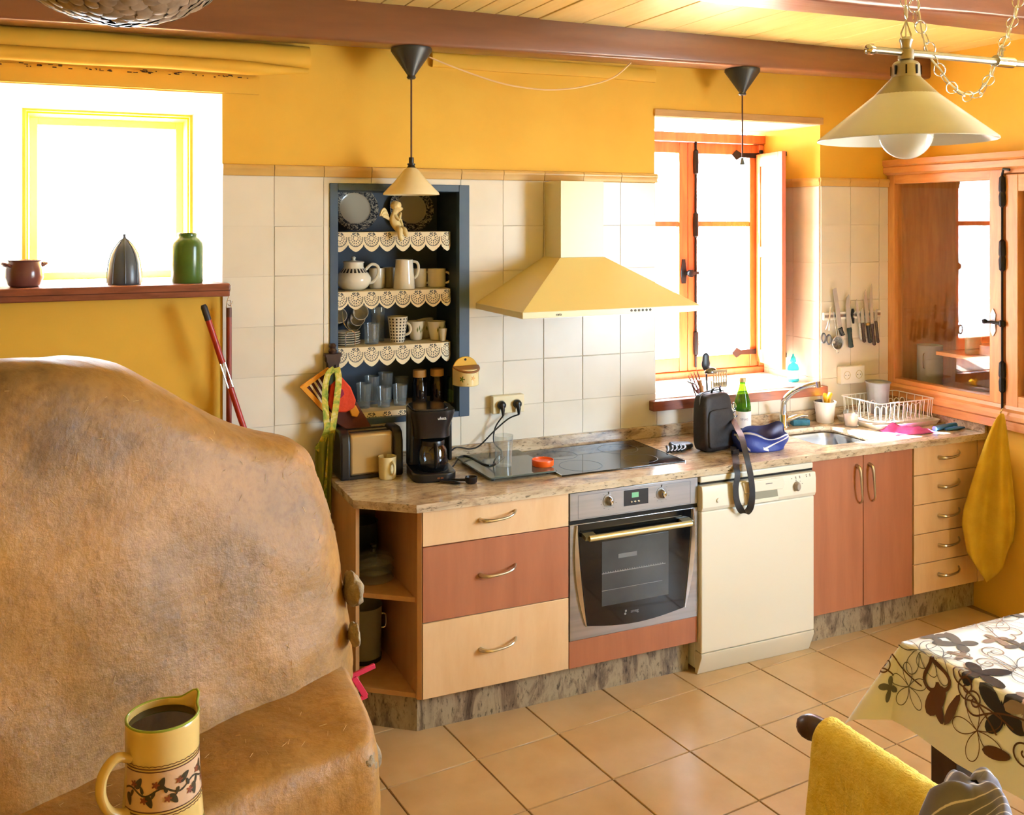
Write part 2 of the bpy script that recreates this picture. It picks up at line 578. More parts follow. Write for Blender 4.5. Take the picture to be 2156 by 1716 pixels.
# --- left window: white splayed reveal, yellow inner jambs, slim frame
win1 = struct(MB().box(W1i[0], W1i[1], 0.52, 0.56, W1i[2], W1i[2] + 0.03).build('window_1', MAT['white_paint']))
yi = 0.34
spl = MB()
t = 0.012
spl.add([(W1[1], 0, W1[2]), (W1[1], 0, W1[3]), (W1i[1], yi, W1i[3]), (W1i[1], yi, W1i[2])], [(0, 1, 2, 3)])
spl.add([(W1[0], 0, W1[2]), (W1[0], 0, W1[3]), (W1i[0], yi, W1i[3]), (W1i[0], yi, W1i[2])], [(3, 2, 1, 0)])
spl.add([(W1[0], 0, W1[3]), (W1[1], 0, W1[3]), (W1i[1], yi, W1i[3]), (W1i[0], yi, W1i[3])], [(0, 1, 2, 3)])
spl.build('splayed_reveal', MAT['white_paint'], win1, smooth=False)
jm = MB()
jm.box(W1i[0] - 0.002, W1i[0] + 0.006, yi, WT, W1i[2], W1i[3])
jm.box(W1i[1] - 0.006, W1i[1] + 0.002, yi, WT, W1i[2], W1i[3])
jm.box(W1i[0] + 0.006, W1i[1] - 0.006, yi, WT, W1i[3] - 0.006, W1i[3] + 0.002)
jm.build('inner_jamb', MAT['yellow_bright'], win1, smooth=False)
fr = MB()
for (a, b_, c, d) in ((W1i[0], W1i[0] + 0.035, W1i[2], W1i[3]), (W1i[1] - 0.035, W1i[1], W1i[2], W1i[3]), (W1i[0] + 0.035, W1i[1] - 0.035, W1i[3] - 0.035, W1i[3])):
    fr.box(a, b_, 0.53, 0.57, c, d)
fr.build('frame', MAT['white_paint'], win1, bevel=0.003)
MB().box(W1i[0] + 0.03, W1i[1] - 0.03, 0.548, 0.551, W1i[2] + 0.02, W1i[3] - 0.03).build('pane', MAT['pane'], win1, smooth=False)
sill1 = tag(MB().box(-1.47, -0.605, -0.065, 0.33, 1.592, 1.642).build('window_sill', MAT['sill_wood'], bevel=0.004), 'thick reddish wooden sill under the left window holding three pots', 'window sill')
MB().box(-1.47, -0.605, -0.0665, -0.064, 1.614, 1.617).build('board_joint', M('dark_joint', '4a2418', 0.8), sill1, smooth=False)

# --- sink window: frame, two closed sashes, opened inner shutters, ironwork
win2 = struct(MB().box(W2[0], W2[1], 0.445, 0.51, W2[2], W2[2] + 0.04).build('window_2', MAT['red_wood'], bevel=0.004))
fm = MB()
fm.box(W2[0], W2[0] + 0.035, 0.446, 0.51, W2[2] + 0.041, W2[3] - 0.076)
fm.box(W2[1] - 0.035, W2[1], 0.446, 0.51, W2[2] + 0.041, W2[3] - 0.076)
fm.box(W2[0], W2[1], 0.435, 0.51, W2[3] - 0.075, W2[3] - 0.028)
fm.build('frame', MAT['red_wood'], win2, bevel=0.004)
MB().box(W2[0], W2[1], 0.0, 0.5, W2[3] - 0.008, W2[3] + 0.0).build('reveal_ceiling', MAT['white_paint'], win2, smooth=False)
zb, zt_ = W2[2] + 0.04, W2[3] - 0.078
def sash(x0, x1, mid, meet_right):
    s_ = MB()
    sw = 0.052
    s_.box(x0, x0 + sw, 0.46, 0.50, zb, zt_)
    s_.box(x1 - sw, x1, 0.46, 0.50, zb, zt_)
    s_.box(x0 + sw, x1 - sw, 0.461, 0.50, zt_ - 0.06, zt_)
    s_.box(x0 + sw, x1 - sw, 0.461, 0.50, zb, zb + 0.075)
    s_.box(x0 + sw, x1 - sw, 0.465, 0.495, mid - 0.014, mid + 0.014)
    o = s_.build('sash', MAT['red_wood'], win2, bevel=0.004)
    MB().box(x0 + sw, x1 - sw, 0.479, 0.482, zb + 0.07, mid - 0.012).build('pane', MAT['pane'], o, smooth=False)
    MB().box(x0 + sw, x1 - sw, 0.479, 0.482, mid + 0.012, zt_ - 0.055).build('pane', MAT['pane'], o, smooth=False)
    return o
XM = 1.868
sash(W2[0] + 0.036, XM - 0.002, 1.865, True)
s2 = sash(XM + 0.002, W2[1] - 0.036, 1.865, False)
# inner shutters: right one swung into the room, left one folded half open
def shutter(hx, hy, ang, w, z0, z1):
    m_ = Matrix.Translation((hx, hy, 0)) @ Matrix.Rotation(ang, 4, 'Z')
    b = MB()
    b.box(0, 0.05, -0.011, 0.011, z0, z1, m_); b.box(w - 0.05, w, -0.011, 0.011, z0, z1, m_)
    b.box(0.05, w - 0.05, -0.011, 0.011, z1 - 0.07, z1, m_); b.box(0.05, w - 0.05, -0.011, 0.011, z0, z0 + 0.07, m_)
    b.box(0.05, w - 0.05, -0.005, 0.005, z0 + 0.06, z1 - 0.06, m_)
    b.box(0.05, w - 0.05, -0.011, 0.011, 1.68, 1.74, m_)
    return b.build('shutter', MAT['red_wood'], win2, bevel=0.002, seg=1)
shutter(2.325, 0.445, R(255), 0.33, 1.10, 2.25)
shutter(1.41, 0.43, R(-52), 0.20, 1.08, 2.27)
ir = MB()
ir.tube([(XM + 0.045, 0.452, zb + 0.02), (XM + 0.045, 0.452, zt_ + 0.04)], 0.007, 8)
for zz in (1.22, 1.86, 2.2):
    ir.lathe([(0.004, -0.07), (0.014, -0.06), (0.016, 0.0), (0.014, 0.06), (0.004, 0.07)], 10, (XM + 0.045, 0.45, zz))
ir.build('bolt_rod', MAT['iron'], win2)
kn = MB()
kn.lathe([(0, -0.02), (0.012, -0.02), (0.012, 0.0), (0.02, 0.004), (0.02, 0.02), (0, 0.024)], 14, (XM - 0.005, 0.435, 1.60), Matrix.Rotation(R(90), 4, 'X'))
kn.box(XM - 0.03, XM + 0.06, 0.44, 0.452, 1.592, 1.608)
kn.prism([(-0.012, -0.055), (0.012, -0.055), (0.018, 0), (0.008, 0.075), (-0.008, 0.075), (-0.018, 0)], 0.452, 0.459, 'y', Matrix.Translation((XM - 0.03, 0, 1.60)))
kn.build('latch', MAT['iron'], win2)
for zz in (2.245, 1.155):
    hg = MB()
    hg.prism([(0, -0.015), (0.13, -0.012), (0.16, -0.028), (0.19, 0), (0.16, 0.028), (0.13, 0.012), (0, 0.015)], 0.446, 0.452, 'y', Matrix.Translation((2.34, 0, zz)) @ Matrix.Scale(-1, 4, (1, 0, 0)))
    hg.lathe([(0.01, -0.03), (0.012, 0), (0.01, 0.03)], 10, (2.34, 0.438, zz))
    hg.box(2.335, 2.362, 0.25, 0.445, zz - 0.012, zz + 0.012)
    hg.build('strap_hinge', MAT['iron'], win2)
sill2 = MB().box(W2[0] - 0.035, W2[1] + 0.012, -0.045, 0.0, 0.986, 1.032)
sill2.box(W2[0], W2[1], 0.0, 0.445, 0.986, 1.032)
sl2 = tag(sill2.build('window_sill', MAT['sill_wood'], bevel=0.003), 'reddish wooden sill of the window over the sink', 'window sill')
MB().box(W2[0] + 0.002, W2[1] - 0.01, 0.004, 0.44, 1.032, 1.036).build('white_top', MAT['white_paint'], sl2, smooth=False)

# --- ceiling: planks, beams
ceil = struct(MB().box(XL, XR + 0.4, YF, 0.3, ZC + 0.014, ZC + 0.1).build('ceiling', M('ceiling_back', '4a371c', 0.9)))
xx = XL
while xx < XR:
    w = 0.098 if xx < 0.62 else 0.21
    b = MB().box(0, w - 0.004, YF, 0.0, 0, 0.014)
    zz = ZC + (0.0 if w < 0.15 else -0.004) + random.uniform(-0.001, 0.001)
    b.build('plank', MAT['plank'], ceil, bevel=0.002, seg=1, loc=(xx + 0.002, 0, zz))
    xx += w
def beam(x0, x1, y0, y1, za0, za1, ht, mat, amp, seed, name='beam'):
    """long timber, bottom height za0 at x0 and za1 at x1, with softened and slightly wavy arrises"""
    rd = 0.014
    prof = []
    for (cy, cz, a0) in ((y1 - rd, rd, -90), (y1 - rd, ht - rd, 0), (y0 + rd, ht - rd, 90), (y0 + rd, rd, 180)):
        for q in range(4):
            a = R(a0 + 30 * q)
            prof.append((cy + rd * math.cos(a), cz + rd * math.sin(a)))
    n = len(prof)
    L = 70
    vs = []
    for i in range(L + 1):
        u = i / L
        x = x0 + (x1 - x0) * u
        for k_, (py, pz) in enumerate(prof):
            w = amp * nz((x * 1.3, k_ * 0.12, seed)) if pz < ht * 0.6 else 0
            wy = amp * nz((x * 1.1, 3.1, seed + 4)) if py < (y0 + y1) / 2 else amp * nz((x * 1.2, 7.1, seed + 8))
            vs.append((x, py + wy, za0 + (za1 - za0) * u + pz + w))
    fs = [(i * n + k_, i * n + (k_ + 1) % n, (i + 1) * n + (k_ + 1) % n, (i + 1) * n + k_) for i in range(L) for k_ in range(n)]
    fs += [tuple(range(n)), tuple(L * n + k_ for k_ in range(n))]
    return MB().add(vs, fs).build(name, mat, ceil, angle=45)
beam(XL, XR, -0.255, -0.115, 2.545, 2.615, 0.185, MAT['beam'], 0.003, 1)
beam(XL, XR, -1.56, -1.37, 2.55, 2.595, 0.2, MAT['beam_log'], 0.022, 3)
beam(XL, XR, -2.95, -2.78, 2.56, 2.59, 0.2, MAT['beam_log'], 0.015, 5)

# --- right wall with the glazed wooden cupboard front let into it
CB = (-0.72, 0.0, 0.90, 2.20)              # cupboard opening (y0,y1,z0,z1)
WS = (-3.95, -2.35, 0.85, 2.25)              # side window beyond the frame
wr = MB()
ys = brk(YF, WS[0], WS[1], -1.55, 0.02)
zs = brk(-0.05, 0.85, 0.93, 2.12, 2.25, 2.9)
for x0, x1, z0, z1 in cells(ys, zs, [(-1.55, 0.02, 0.93, 2.12), WS]):
    wr.box(XR, XR + 0.12, x0, x1, z0, z1)
wall_right = struct(wr.build('wall_right', MAT['yellow'], smooth=False))
struct(MB().box(XL - 0.15, XL, YF, 0.1, -0.05, 2.9).build('wall_left', MAT['yellow'], smooth=False))
wf = wall_mesh(brk(XL - 0.15, XR + 0.1), brk(-0.05, 2.9), [], YF - 0.25, YF)
struct(wf.build('wall_front', MAT['yellow'], smooth=False))
# glazed cupboard front
XC = 2.832
win3 = struct(MB().box(XC, XR + 0.02, -1.60, 0.0, 2.105, 2.135).build('window_3', MAT['pine_h'], bevel=0.003))
cz = MB()
cz.prism([(XC - 0.005, 2.125), (XC - 0.03, 2.135), (XC - 0.032, 2.165), (XC - 0.026, 2.17), (XC - 0.036, 2.178), (XC - 0.036, 2.205), (XR + 0.01, 2.205), (XR + 0.01, 2.125)], -1.62, 0.0, 'y')
cz.build('cornice', MAT['pine_h'], win3, angle=20)
fr = MB()
fr.box(XC - 0.004, XR + 0.02, -0.052, 0.0, 1.0, 2.125)
fr.box(XC - 0.004, XR + 0.02, -0.712, -0.642, 1.0, 2.125)
fr.build('stile', MAT['pine'], win3, bevel=0.003)
fr = MB()
fr.box(XC - 0.002, XR + 0.02, -0.645, -0.05, 2.078, 2.125)
fr.box(XC - 0.002, XR + 0.02, -0.645, -0.05, 0.985, 1.045)
fr.build('rail', MAT['pine_h'], win3, bevel=0.003)
ld = MB()
ld.prism([(XR + 0.02, 1.03), (XC - 0.01, 1.02), (XC - 0.018, 1.005), (XC - 0.012, 0.99), (XC - 0.022, 0.975), (XC - 0.022, 0.955), (XC - 0.008, 0.945), (XC - 0.008, 0.905), (XR + 0.02, 0.905)], -1.62, 0.0, 'y')
ld.build('ledge', MAT['pine_h'], win3, angle=20)
MB().box(XC + 0.02, XC + 0.024, -0.645, -0.05, 1.04, 2.08).build('pane', MAT['pane_dark'], win3, smooth=False)
lf = MB()
lf.box(XC - 0.01, XR, -0.80, -0.735, 0.985, 2.10); lf.box(XC - 0.01, XR, -1.58, -1.52, 0.985, 2.10)
lf.build('leaf_stile', MAT['pine'], win3, bevel=0.003)
lf = MB()
lf.box(XC - 0.008, XR, -1.53, -0.79, 2.02, 2.10); lf.box(XC - 0.008, XR, -1.53, -0.79, 0.985, 1.07)
lf.build('leaf_rail', MAT['pine_h'], win3, bevel=0.003)
MB().box(XC + 0.015, XC + 0.019, -1.53, -0.79, 1.06, 2.03).build('pane', MAT['pane_dark'], win3, smooth=False)
hm = MB()
hm.tube([(XC - 0.016, -0.722, 1.0), (XC - 0.016, -0.722, 2.10)], 0.0055, 8)
for zz in (2.02, 1.72, 1.15):
    hm.lathe([(0.006, -0.075), (0.014, -0.066), (0.016, -0.02), (0.012, -0.004), (0.016, 0.004), (0.016, 0.02), (0.014, 0.066), (0.006, 0.075)], 12, (XC - 0.016, -0.722, zz))
hm.tube([(XC - 0.016, -0.722, 2.10), (XC - 0.03, -0.74, 2.125), (XC - 0.026, -0.77, 2.12)], 0.006, 8)
hm.build('bolt_rod', MAT['iron'], win3)
lt = MB()
lt.prism([(-0.014, -0.04), (0, -0.065), (0.014, -0.04), (0.010, 0), (0.014, 0.04), (0, 0.065), (-0.014, 0.04), (-0.010, 0)], XC - 0.009, XC - 0.004, 'x', Matrix.Translation((0, -0.665, 1.40)))
lt.build('latch_plate', M('steel_plate', 'b9bcbc', 0.35, 0.9), win3)
lt = MB()
lt.tube([(XC - 0.02, -0.722, 1.40), (XC - 0.024, -0.67, 1.403), (XC - 0.036, -0.64, 1.402)], [0.009, 0.008, 0.007], 10)
lt.lathe([(0, 0), (0.011, 0.003), (0.012, 0.015), (0.006, 0.024), (0, 0.026)], 12, (XC - 0.036, -0.632, 1.402), Matrix.Rotation(R(75), 4, 'X'))
lt.lathe([(0.01, -0.016), (0.016, -0.01), (0.016, 0.01), (0.01, 0.016)], 12, (XC - 0.016, -0.722, 1.40))
lt.build('latch_handle', M('dark_latch', '2b2a2c', 0.25, 0.8), win3)
# cupboard inside
cb = MB()
cb.box(XR + 0.45, XR + 0.47, -1.62, 0.02, 0.9, 2.2)
cb.box(XR, XR + 0.47, -0.014, -0.002, 0.9, 2.2)
cb.box(XR, XR + 0.47, -1.64, -1.62, 0.9, 2.2)
cb.box(XR + 0.1, XR + 0.47, -1.62, 0.0, 2.12, 2.2)
cb.box(XR + 0.0, XR + 0.47, -1.62, 0.0, 0.9, 0.985)
cb.build('cupboard_lining', MAT['pine'], win3, smooth=False)
MB().box(XR + 0.03, XR + 0.44, -1.60, -0.26, 1.19, 1.21).build('shelf', MAT['pine_h'], win3, bevel=0.002)
# ================================================================ CABINETS AND APPLIANCES
from mathutils.geometry import tessellate_polygon
MAT['maple'] = wood('pale_maple_front', 'd9b283', 'e4c296', (2.2, 2.2, 0.5), 4, 0.38, c3='dcae80')
MAT['cherry'] = wood('reddish_cherry_front', 'a2664a', 'b37656', (3, 3, 0.35), 5, 0.38)
MAT['cab_in'] = wood('beech_cabinet_side', 'b98a56', 'c89a66', (3, 3, 0.5), 5, 0.45)
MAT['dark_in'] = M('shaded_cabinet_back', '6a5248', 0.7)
MAT['nickel'] = M('satin_nickel_handle', 'c6bda6', 0.3, 1.0)
MAT['granite'] = granite('streaked_granite', (0.55, 1.6, 1.6))
MAT['granite_v'] = granite('plinth_granite', (1.5, 1.5, 0.5), stops=[(0.30, '43342c'), (0.42, '7a6a58'), (0.52, 'a89a80'), (0.66, '8d7f6a'), (0.8, '5b4a3c')], rough=0.4)
MAT['steel'] = M('brushed_steel', 'b9bbbe', 0.32, 1.0, col2='a8abaf', scale=40, stretch=(0.05, 1, 1))
MAT['chrome'] = M('polished_chrome', 'd6d9dc', 0.08, 1.0)
MAT['sink_steel'] = M('sink_steel', 'a9adb2', 0.25, 1.0)
MAT['black_glass'] = M('black_glass', '0c0e10', 0.06, spec=0.6)
MAT['grey_glass'] = M('smoky_oven_glass', '3c4145', 0.1, col2='4c5154', scale=3)
MAT['black_plastic'] = M('black_plastic', '15171a', 0.32)
MAT['enamel'] = M('white_enamel', 'e2ddcb', 0.35)
MAT['enamel2'] = M('cream_enamel_toe', 'd8d0ba', 0.45)
MAT['brass_bar'] = M('pale_brass_bar', 'cdbd84', 0.35, 0.6)
MAT['cream_hood'] = M('cream_hood_paint', 'e6d48c', 0.28, spec=0.5)
MAT['cream_flue'] = M('cream_flue_paint', 'e2dcb4', 0.3)
MAT['dark_gap'] = M('dark_gap', '1a1712', 0.9)
ZK, ZU, ZS = 0.1404, 0.829, 0.860
YFR = -0.58

def bow_handle(parent, c, w, vertical=False, tilt=0.0):
    """slim bow handle with a thick foot and a tapering tip"""
    p = [(-w / 2, 0.0, -0.006), (-w / 2 + 0.01, -0.022, -0.006), (-w * 0.2, -0.030, -0.006), (w * 0.15, -0.030, -0.002), (w / 2 - 0.02, -0.024, 0.006), (w / 2, -0.002, 0.014)]
    rr = [0.009, 0.0085, 0.006, 0.0048, 0.0045, 0.004]
    path = spline(p, 4)
    rs = []
    for i in range(len(path)):
        t = i / (len(path) - 1) * (len(rr) - 1)
        a = int(min(t, len(rr) - 2))
        rs.append(rr[a] + (rr[a + 1] - rr[a]) * (t - a))
    m_ = Matrix.Translation(c) @ (Matrix.Rotation(R(90), 4, 'Y') if vertical else Matrix.Identity(4))
    b = MB().tube([m_ @ q for q in path], rs, 8)
    return b.build('handle', MAT['nickel'], parent)

def drawer_unit(name, label, x0, x1, zs, mats, hw, end=0.0):
    t = thing(name, label, 'cabinet', ((x0 + x1) / 2, -0.3, ZK))
    ox, oy, oz = (x0 + x1) / 2, -0.3, ZK
    b = MB().box(x0 + 0.001 - ox, x1 - 0.001 - ox, YFR + 0.02 - oy, -0.03 - oy, 0, ZU - ZK - 0.002)
    b.build('carcass', MAT['cab_in'], t, smooth=False)
    for (z1, z0), mt in zip(zip(zs, zs[1:]), mats):
        d = MB().box(x0 + 0.0015 - ox, x1 - 0.0015 - ox, YFR - oy, YFR + 0.018 - oy, z0 + 0.0015 - oz, z1 - 0.0015 - oz).build('drawer', MAT[mt], t, bevel=0.0015, seg=1)
        bow_handle(d, ((x0 + x1) / 2 - ox + end, YFR - oy, (z0 + z1) / 2 - oz + 0.012), hw)
    return t
drawer_unit('wide_drawer_unit', 'wide unit of three drawers, pale, cherry and pale again, left of the oven', 0.0, 0.6, [ZU, 0.696, 0.419, ZK], ['maple', 'cherry', 'maple'], 0.145)
drawer_unit('narrow_drawer_unit', 'narrow unit of five pale drawers at the right end of the counter', 2.408, 2.822, [ZU, 0.694, 0.556, 0.418, 0.279, ZK], ['maple'] * 5, 0.13, 0.015)
# filler beside the wall
tag(MB().box(2.824, 2.866, YFR, -0.03, ZK, ZU - 0.002).build('filler_panel', MAT['maple'], bevel=0.001), 'pale filler strip between the narrow drawers and the right wall', 'panel')
# sink cabinet with two doors
t = thing('sink_cabinet', 'reddish cherry cabinet with two doors under the sink', 'cabinet', (2.1, -0.3, ZK))
b = MB()
b.box(-0.298, -0.28, -0.26, 0.27, 0, 0.686); b.box(0.28, 0.298, -0.26, 0.27, 0, 0.686); b.box(-0.28, 0.28, -0.26, 0.27, 0, 0.018); b.box(-0.28, 0.28, 0.262, 0.27, 0.018, 0.686)
b.build('carcass', MAT['cab_in'], t, smooth=False)
for s_, hx in ((-1, -0.035), (1, 0.04)):
    d = MB().box(min(s_ * 0.3, 0) + 0.0015, max(s_ * 0.3, 0) - 0.0015, -0.28, -0.262, 0.0015, 0.687).build('door', MAT['cherry'], t, bevel=0.0015, seg=1)
    bow_handle(d, (hx, -0.28, 0.555), 0.17, True)
# corner shelf unit with the splayed opening
t = thing('corner_shelf_unit', 'open corner shelf unit with slanted front at the left end of the counter', 'cabinet', (0, 0, ZK))
def pz(poly, z0, z1, nm, mt):
    return MB().prism(poly, z0 - ZK, z1 - ZK, 'z').build(nm, MAT[mt], t, smooth=False, bevel=0.0012, seg=1)
A, B = (-0.196, -0.425), (-0.004, -0.575)
poly = [(-0.19, -0.03), (-0.19, -0.415), (-0.004, -0.56), (-0.004, -0.03)]
pz([(-0.208, -0.02), (-0.208, -0.432), (-0.19, -0.418), (-0.19, -0.02)], ZK, ZU - 0.001, 'side_panel', 'cab_in')
pz([(-0.016, -0.02), (-0.016, -0.566), (-0.001, -0.578), (-0.001, -0.02)], ZK, ZU - 0.001, 'side_panel', 'cab_in')
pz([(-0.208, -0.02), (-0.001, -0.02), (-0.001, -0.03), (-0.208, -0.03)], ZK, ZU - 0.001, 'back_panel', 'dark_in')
pz([(-0.19, -0.03), (-0.19, -0.405), (-0.016, -0.54), (-0.016, -0.03)], 0.485, 0.503, 'shelf', 'cab_in')
pz([(-0.19, -0.03), (-0.19, -0.418), (-0.016, -0.553), (-0.016, -0.03)], ZK, 0.158, 'bottom_board', 'cab_in')
# plinths
pl = MB()
pl.prism([(-0.17, -0.05), (-0.17, -0.385), (0.0, -0.52), (1.195, -0.52), (1.195, -0.50), (0.01, -0.50), (-0.15, -0.375), (-0.15, -0.05)], 0.0, ZK - 0.001, 'z')
tag(pl.build('plinth', MAT['granite_v'], smooth=False), 'mottled granite plinth under the wide drawers and the oven', 'plinth')
pl = MB().box(1.80, 2.866, -0.52, -0.50, 0, ZK - 0.001)
tag(pl.build('plinth', MAT['granite_v'], smooth=False), 'mottled granite plinth under the sink cabinet and narrow drawers', 'plinth')

# worktop with a rounded cut-out for the sink
SK = (1.945, 2.285, -0.49, -0.155)
def rrect(x0, x1, y0, y1, r, n=6):
    out = []
    for cx, cy, a0 in ((x1 - r, y1 - r, 0), (x0 + r, y1 - r, 90), (x0 + r, y0 + r, 180), (x1 - r, y0 + r, 270)):
        for i in range(n + 1):
            a = R(a0 + 90 * i / n)
            out.append((cx + r * math.cos(a), cy + r * math.sin(a)))
    return out
def slab_with_hole(outer, hole, z0, z1):
    b = MB()
    pts = outer + hole
    tris = tessellate_polygon([[Vector((*p, 0)) for p in outer], [Vector((*p, 0)) for p in hole]]) if hole else tessellate_polygon([[Vector((*p, 0)) for p in outer]])
    n = len(pts)
    b.v = [(*p, z1) for p in pts] + [(*p, z0) for p in pts]
    b.f = [tuple(t_) for t_ in tris] + [tuple(i + n for i in reversed(t_)) for t_ in tris]
    o = 0
    for ring in (outer, hole):
        k_ = len(ring)
        b.f += [(o + i, o + (i + 1) % k_, o + (i + 1) % k_ + n, o + i + n) for i in range(k_)]
        o += k_
    return b
outer = [(-0.222, -0.005), (-0.222, -0.447), (-0.03, -0.603), (2.866, -0.603), (2.866, -0.005)]
ct = thing('worktop', 'streaky beige granite worktop with slanted left corner', 'worktop', (0, 0, ZU))
slab_with_hole(outer, rrect(*SK, 0.07), 0.0155, ZS - ZU).build('slab', MAT['granite'], ct, smooth=False)
o2 = [(-0.219, -0.005), (-0.219, -0.445), (-0.028, -0.600), (2.866, -0.600), (2.866, -0.005)]
slab_with_hole(o2, rrect(SK[0] - 0.02, SK[1] + 0.02, SK[2] - 0.02, SK[3] + 0.02, 0.08), 0.0005, 0.0145).build('edge_layer', MAT['granite'], ct, smooth=False)
MB().box(-0.222, 2.866, -0.028, -0.009, ZS - ZU, 0.914 - ZU).build('upstand', MAT['granite'], ct, bevel=0.002, seg=1)
MB().box(2.846, 2.866, -0.603, -0.03, ZS - ZU, 0.900 - ZU).build('side_upstand', MAT['granite'], ct, bevel=0.002, seg=1)
# sink bowl
sk = thing('sink', 'stainless steel undermount sink in the granite worktop', 'sink', ((SK[0] + SK[1]) / 2, (SK[2] + SK[3]) / 2, ZU - 0.16))
b = MB()
rings = []
for ins, zz, rr in ((-0.012, ZU - 0.001, 0.075), (0.0, ZU - 0.002, 0.07), (0.004, ZU - 0.03, 0.068), (0.010, ZU - 0.13, 0.06), (0.03, ZU - 0.155, 0.05), (0.06, ZU - 0.16, 0.04)):
    rings.append([(x - sk.location.x, y - sk.location.y, zz - sk.location.z) for x, y in rrect(SK[0] + ins, SK[1] - ins, SK[2] + ins, SK[3] - ins, rr)])
n = len(rings[0])
for rg in rings:
    b.v += rg
for i in range(len(rings) - 1):
    b.f += [(i * n + j, i * n + (j + 1) % n, (i + 1) * n + (j + 1) % n, (i + 1) * n + j) for j in range(n)]
b.f.append(tuple((len(rings) - 1) * n + j for j in range(n)))
b.build('bowl', MAT['sink_steel'], sk, angle=60)
MB().lathe([(0, 0.004), (0.028, 0.004), (0.04, 0.001)], 20, (0.0, 0.03, 0.0)).build('drain', MAT['chrome'], sk)
for i in range(4):
    MB().box(-0.155 + 0.018 * i - 0.005, -0.155 + 0.018 * i + 0.003, 0.1615, 0.163, 0.105, 0.135).build('overflow_slot', MAT['dark_gap'], sk, smooth=False)

# oven
ov = thing('oven', 'built-in stainless oven with black tapered glass door below the hob', 'oven', (0.9, -0.3, 0.248))
OX, OY, OZ = 0.9, -0.3, 0.248
def L3(x, y, z):
    return (x - OX, y - OY, z - OZ)
MB().box(-0.299, 0.299, -0.262, 0.26, 0.0, ZU - 0.004 - OZ).build('housing', MAT['dark_gap'], ov, smooth=False)
MB().box(-0.298, 0.298, -0.284, -0.262, 0.715 - OZ, ZU - 0.006 - OZ).build('control_panel', MAT['steel'], ov, bevel=0.0015)
b = MB()
for (a0, a1, c0, c1) in ((-0.262, 0.262, 0.563, 0.5645), (-0.262, 0.262, 0.4715, 0.473)):
    b.box(a0, a1, -0.2848, -0.284, c0, c1)
b.box(-0.262, -0.2605, -0.2848, -0.284, 0.4715, 0.5645); b.box(0.2605, 0.262, -0.2848, -0.284, 0.4715, 0.5645)
b.build('panel_groove', M('groove_grey', '7d8084', 0.5, 0.6), ov, smooth=False)
dp = MB().box(-0.055, 0.058, -0.2855, -0.284, 0.772 - OZ - 0.027, 0.772 - OZ + 0.035).build('display_panel', M('slate_panel', '2a2d33', 0.3), ov, bevel=0.0008)
MB().box(-0.02, 0.012, -0.2864, -0.2855, 0.772 - OZ + 0.004, 0.772 - OZ + 0.024).build('display', M('green_display', '6fae86', 0.4, emit=('6fae86', 0.25)), dp, smooth=False)
for i in range(3):
    MB().lathe([(0, 0.003), (0.0035, 0.003), (0.005, 0.0)], 12, (-0.021 + 0.017 * i, -0.2855, 0.772 - OZ - 0.012), Matrix.Rotation(R(90), 4, 'X')).build('button', MAT['chrome'], dp)
for kx in (-0.125, 0.122):
    kz = 0.772 - OZ + 0.004
    kb = MB().lathe([(0.026, 0.0), (0.026, 0.002), (0.0, 0.002)], 28, (kx, -0.284, kz), Matrix.Rotation(R(90), 4, 'X')).build('knob', M('knob_disc', 'a7aaae', 0.3, 1.0), ov)
    g = MB()
    g.lathe([(0.0, 0.026), (0.009, 0.024), (0.014, 0.016), (0.017, 0.0)], 20, (kx, -0.286, kz), Matrix.Rotation(R(90), 4, 'X'), sx=0.75, sy=1.15)
    g.build('grip', MAT['chrome'], kb)
    MB().box(kx - 0.002, kx + 0.002, -0.2855, -0.284, kz + 0.026, kz + 0.036).build('pointer', MAT['dark_gap'], kb, smooth=False)
    mk = MB()
    for q in range(8):
        a = R(-20 - 35 * q) if kx < 0 else R(200 + 35 * q)
        r0 = 0.034
        cx_, cz_ = kx + r0 * math.cos(a) * 1.05, kz + r0 * math.sin(a)
        mk.box(cx_ - 0.003, cx_ + 0.003, -0.2844, -0.284, cz_ - 0.0007, cz_ + 0.0007)
    mk.build('dial_marks', M('dial_print', '6d7075', 0.5), kb, smooth=False)
MB().box(-0.298, 0.298, -0.279, -0.262, 0.700 - OZ, 0.715 - OZ).build('vent_gap', MAT['dark_gap'], ov, smooth=False)
door = MB().box(-0.298, 0.298, -0.284, -0.262, 0.0, 0.700 - OZ).build('door', MAT['steel'], ov, bevel=0.0015)
def gx(t_, s_):                       # side of the tapered glass, t_ = 0 top .. 1 bottom
    w = 0.262 - 0.04 * t_ ** 1.5
    return s_ * w
zt0, zb0 = 0.698 - OZ, 0.298 - OZ
poly = [(gx(i / 10, 1), zt0 + (zb0 - zt0) * i / 10) for i in range(11)]
poly += [(gx(1, 1) * (1 - 2 * i / 12), zb0 - 0.022 * math.sin(math.pi * i / 12)) for i in range(1, 12)]
poly += [(gx(1 - i / 10, -1), zb0 + (zt0 - zb0) * i / 10) for i in range(11)]
MB().prism(poly, -0.290, -0.283, 'y').build('glass', MAT['black_glass'], door, angle=30)
for s_ in (-1, 1):
    st = []
    for i in range(13):
        tt = i / 12
        st.append((gx(tt, s_) + s_ * 0.006, zt0 - 0.0 + (zb0 - zt0) * tt))
    for i in range(13):
        tt = 1 - i / 12
        st.append((gx(tt, s_) + s_ * (0.010 + 0.018 * (1 - abs(2 * tt - 1) ** 2)), zt0 + (zb0 - zt0) * tt))
    MB().prism(st, -0.292, -0.284, 'y').build('side_strip', MAT['chrome'], door, angle=30)
MB().box(-0.16, 0.15, -0.2915, -0.290, 0.365 - OZ, 0.62 - OZ).build('viewing_window', MAT['grey_glass'], door, smooth=False)
b = MB()
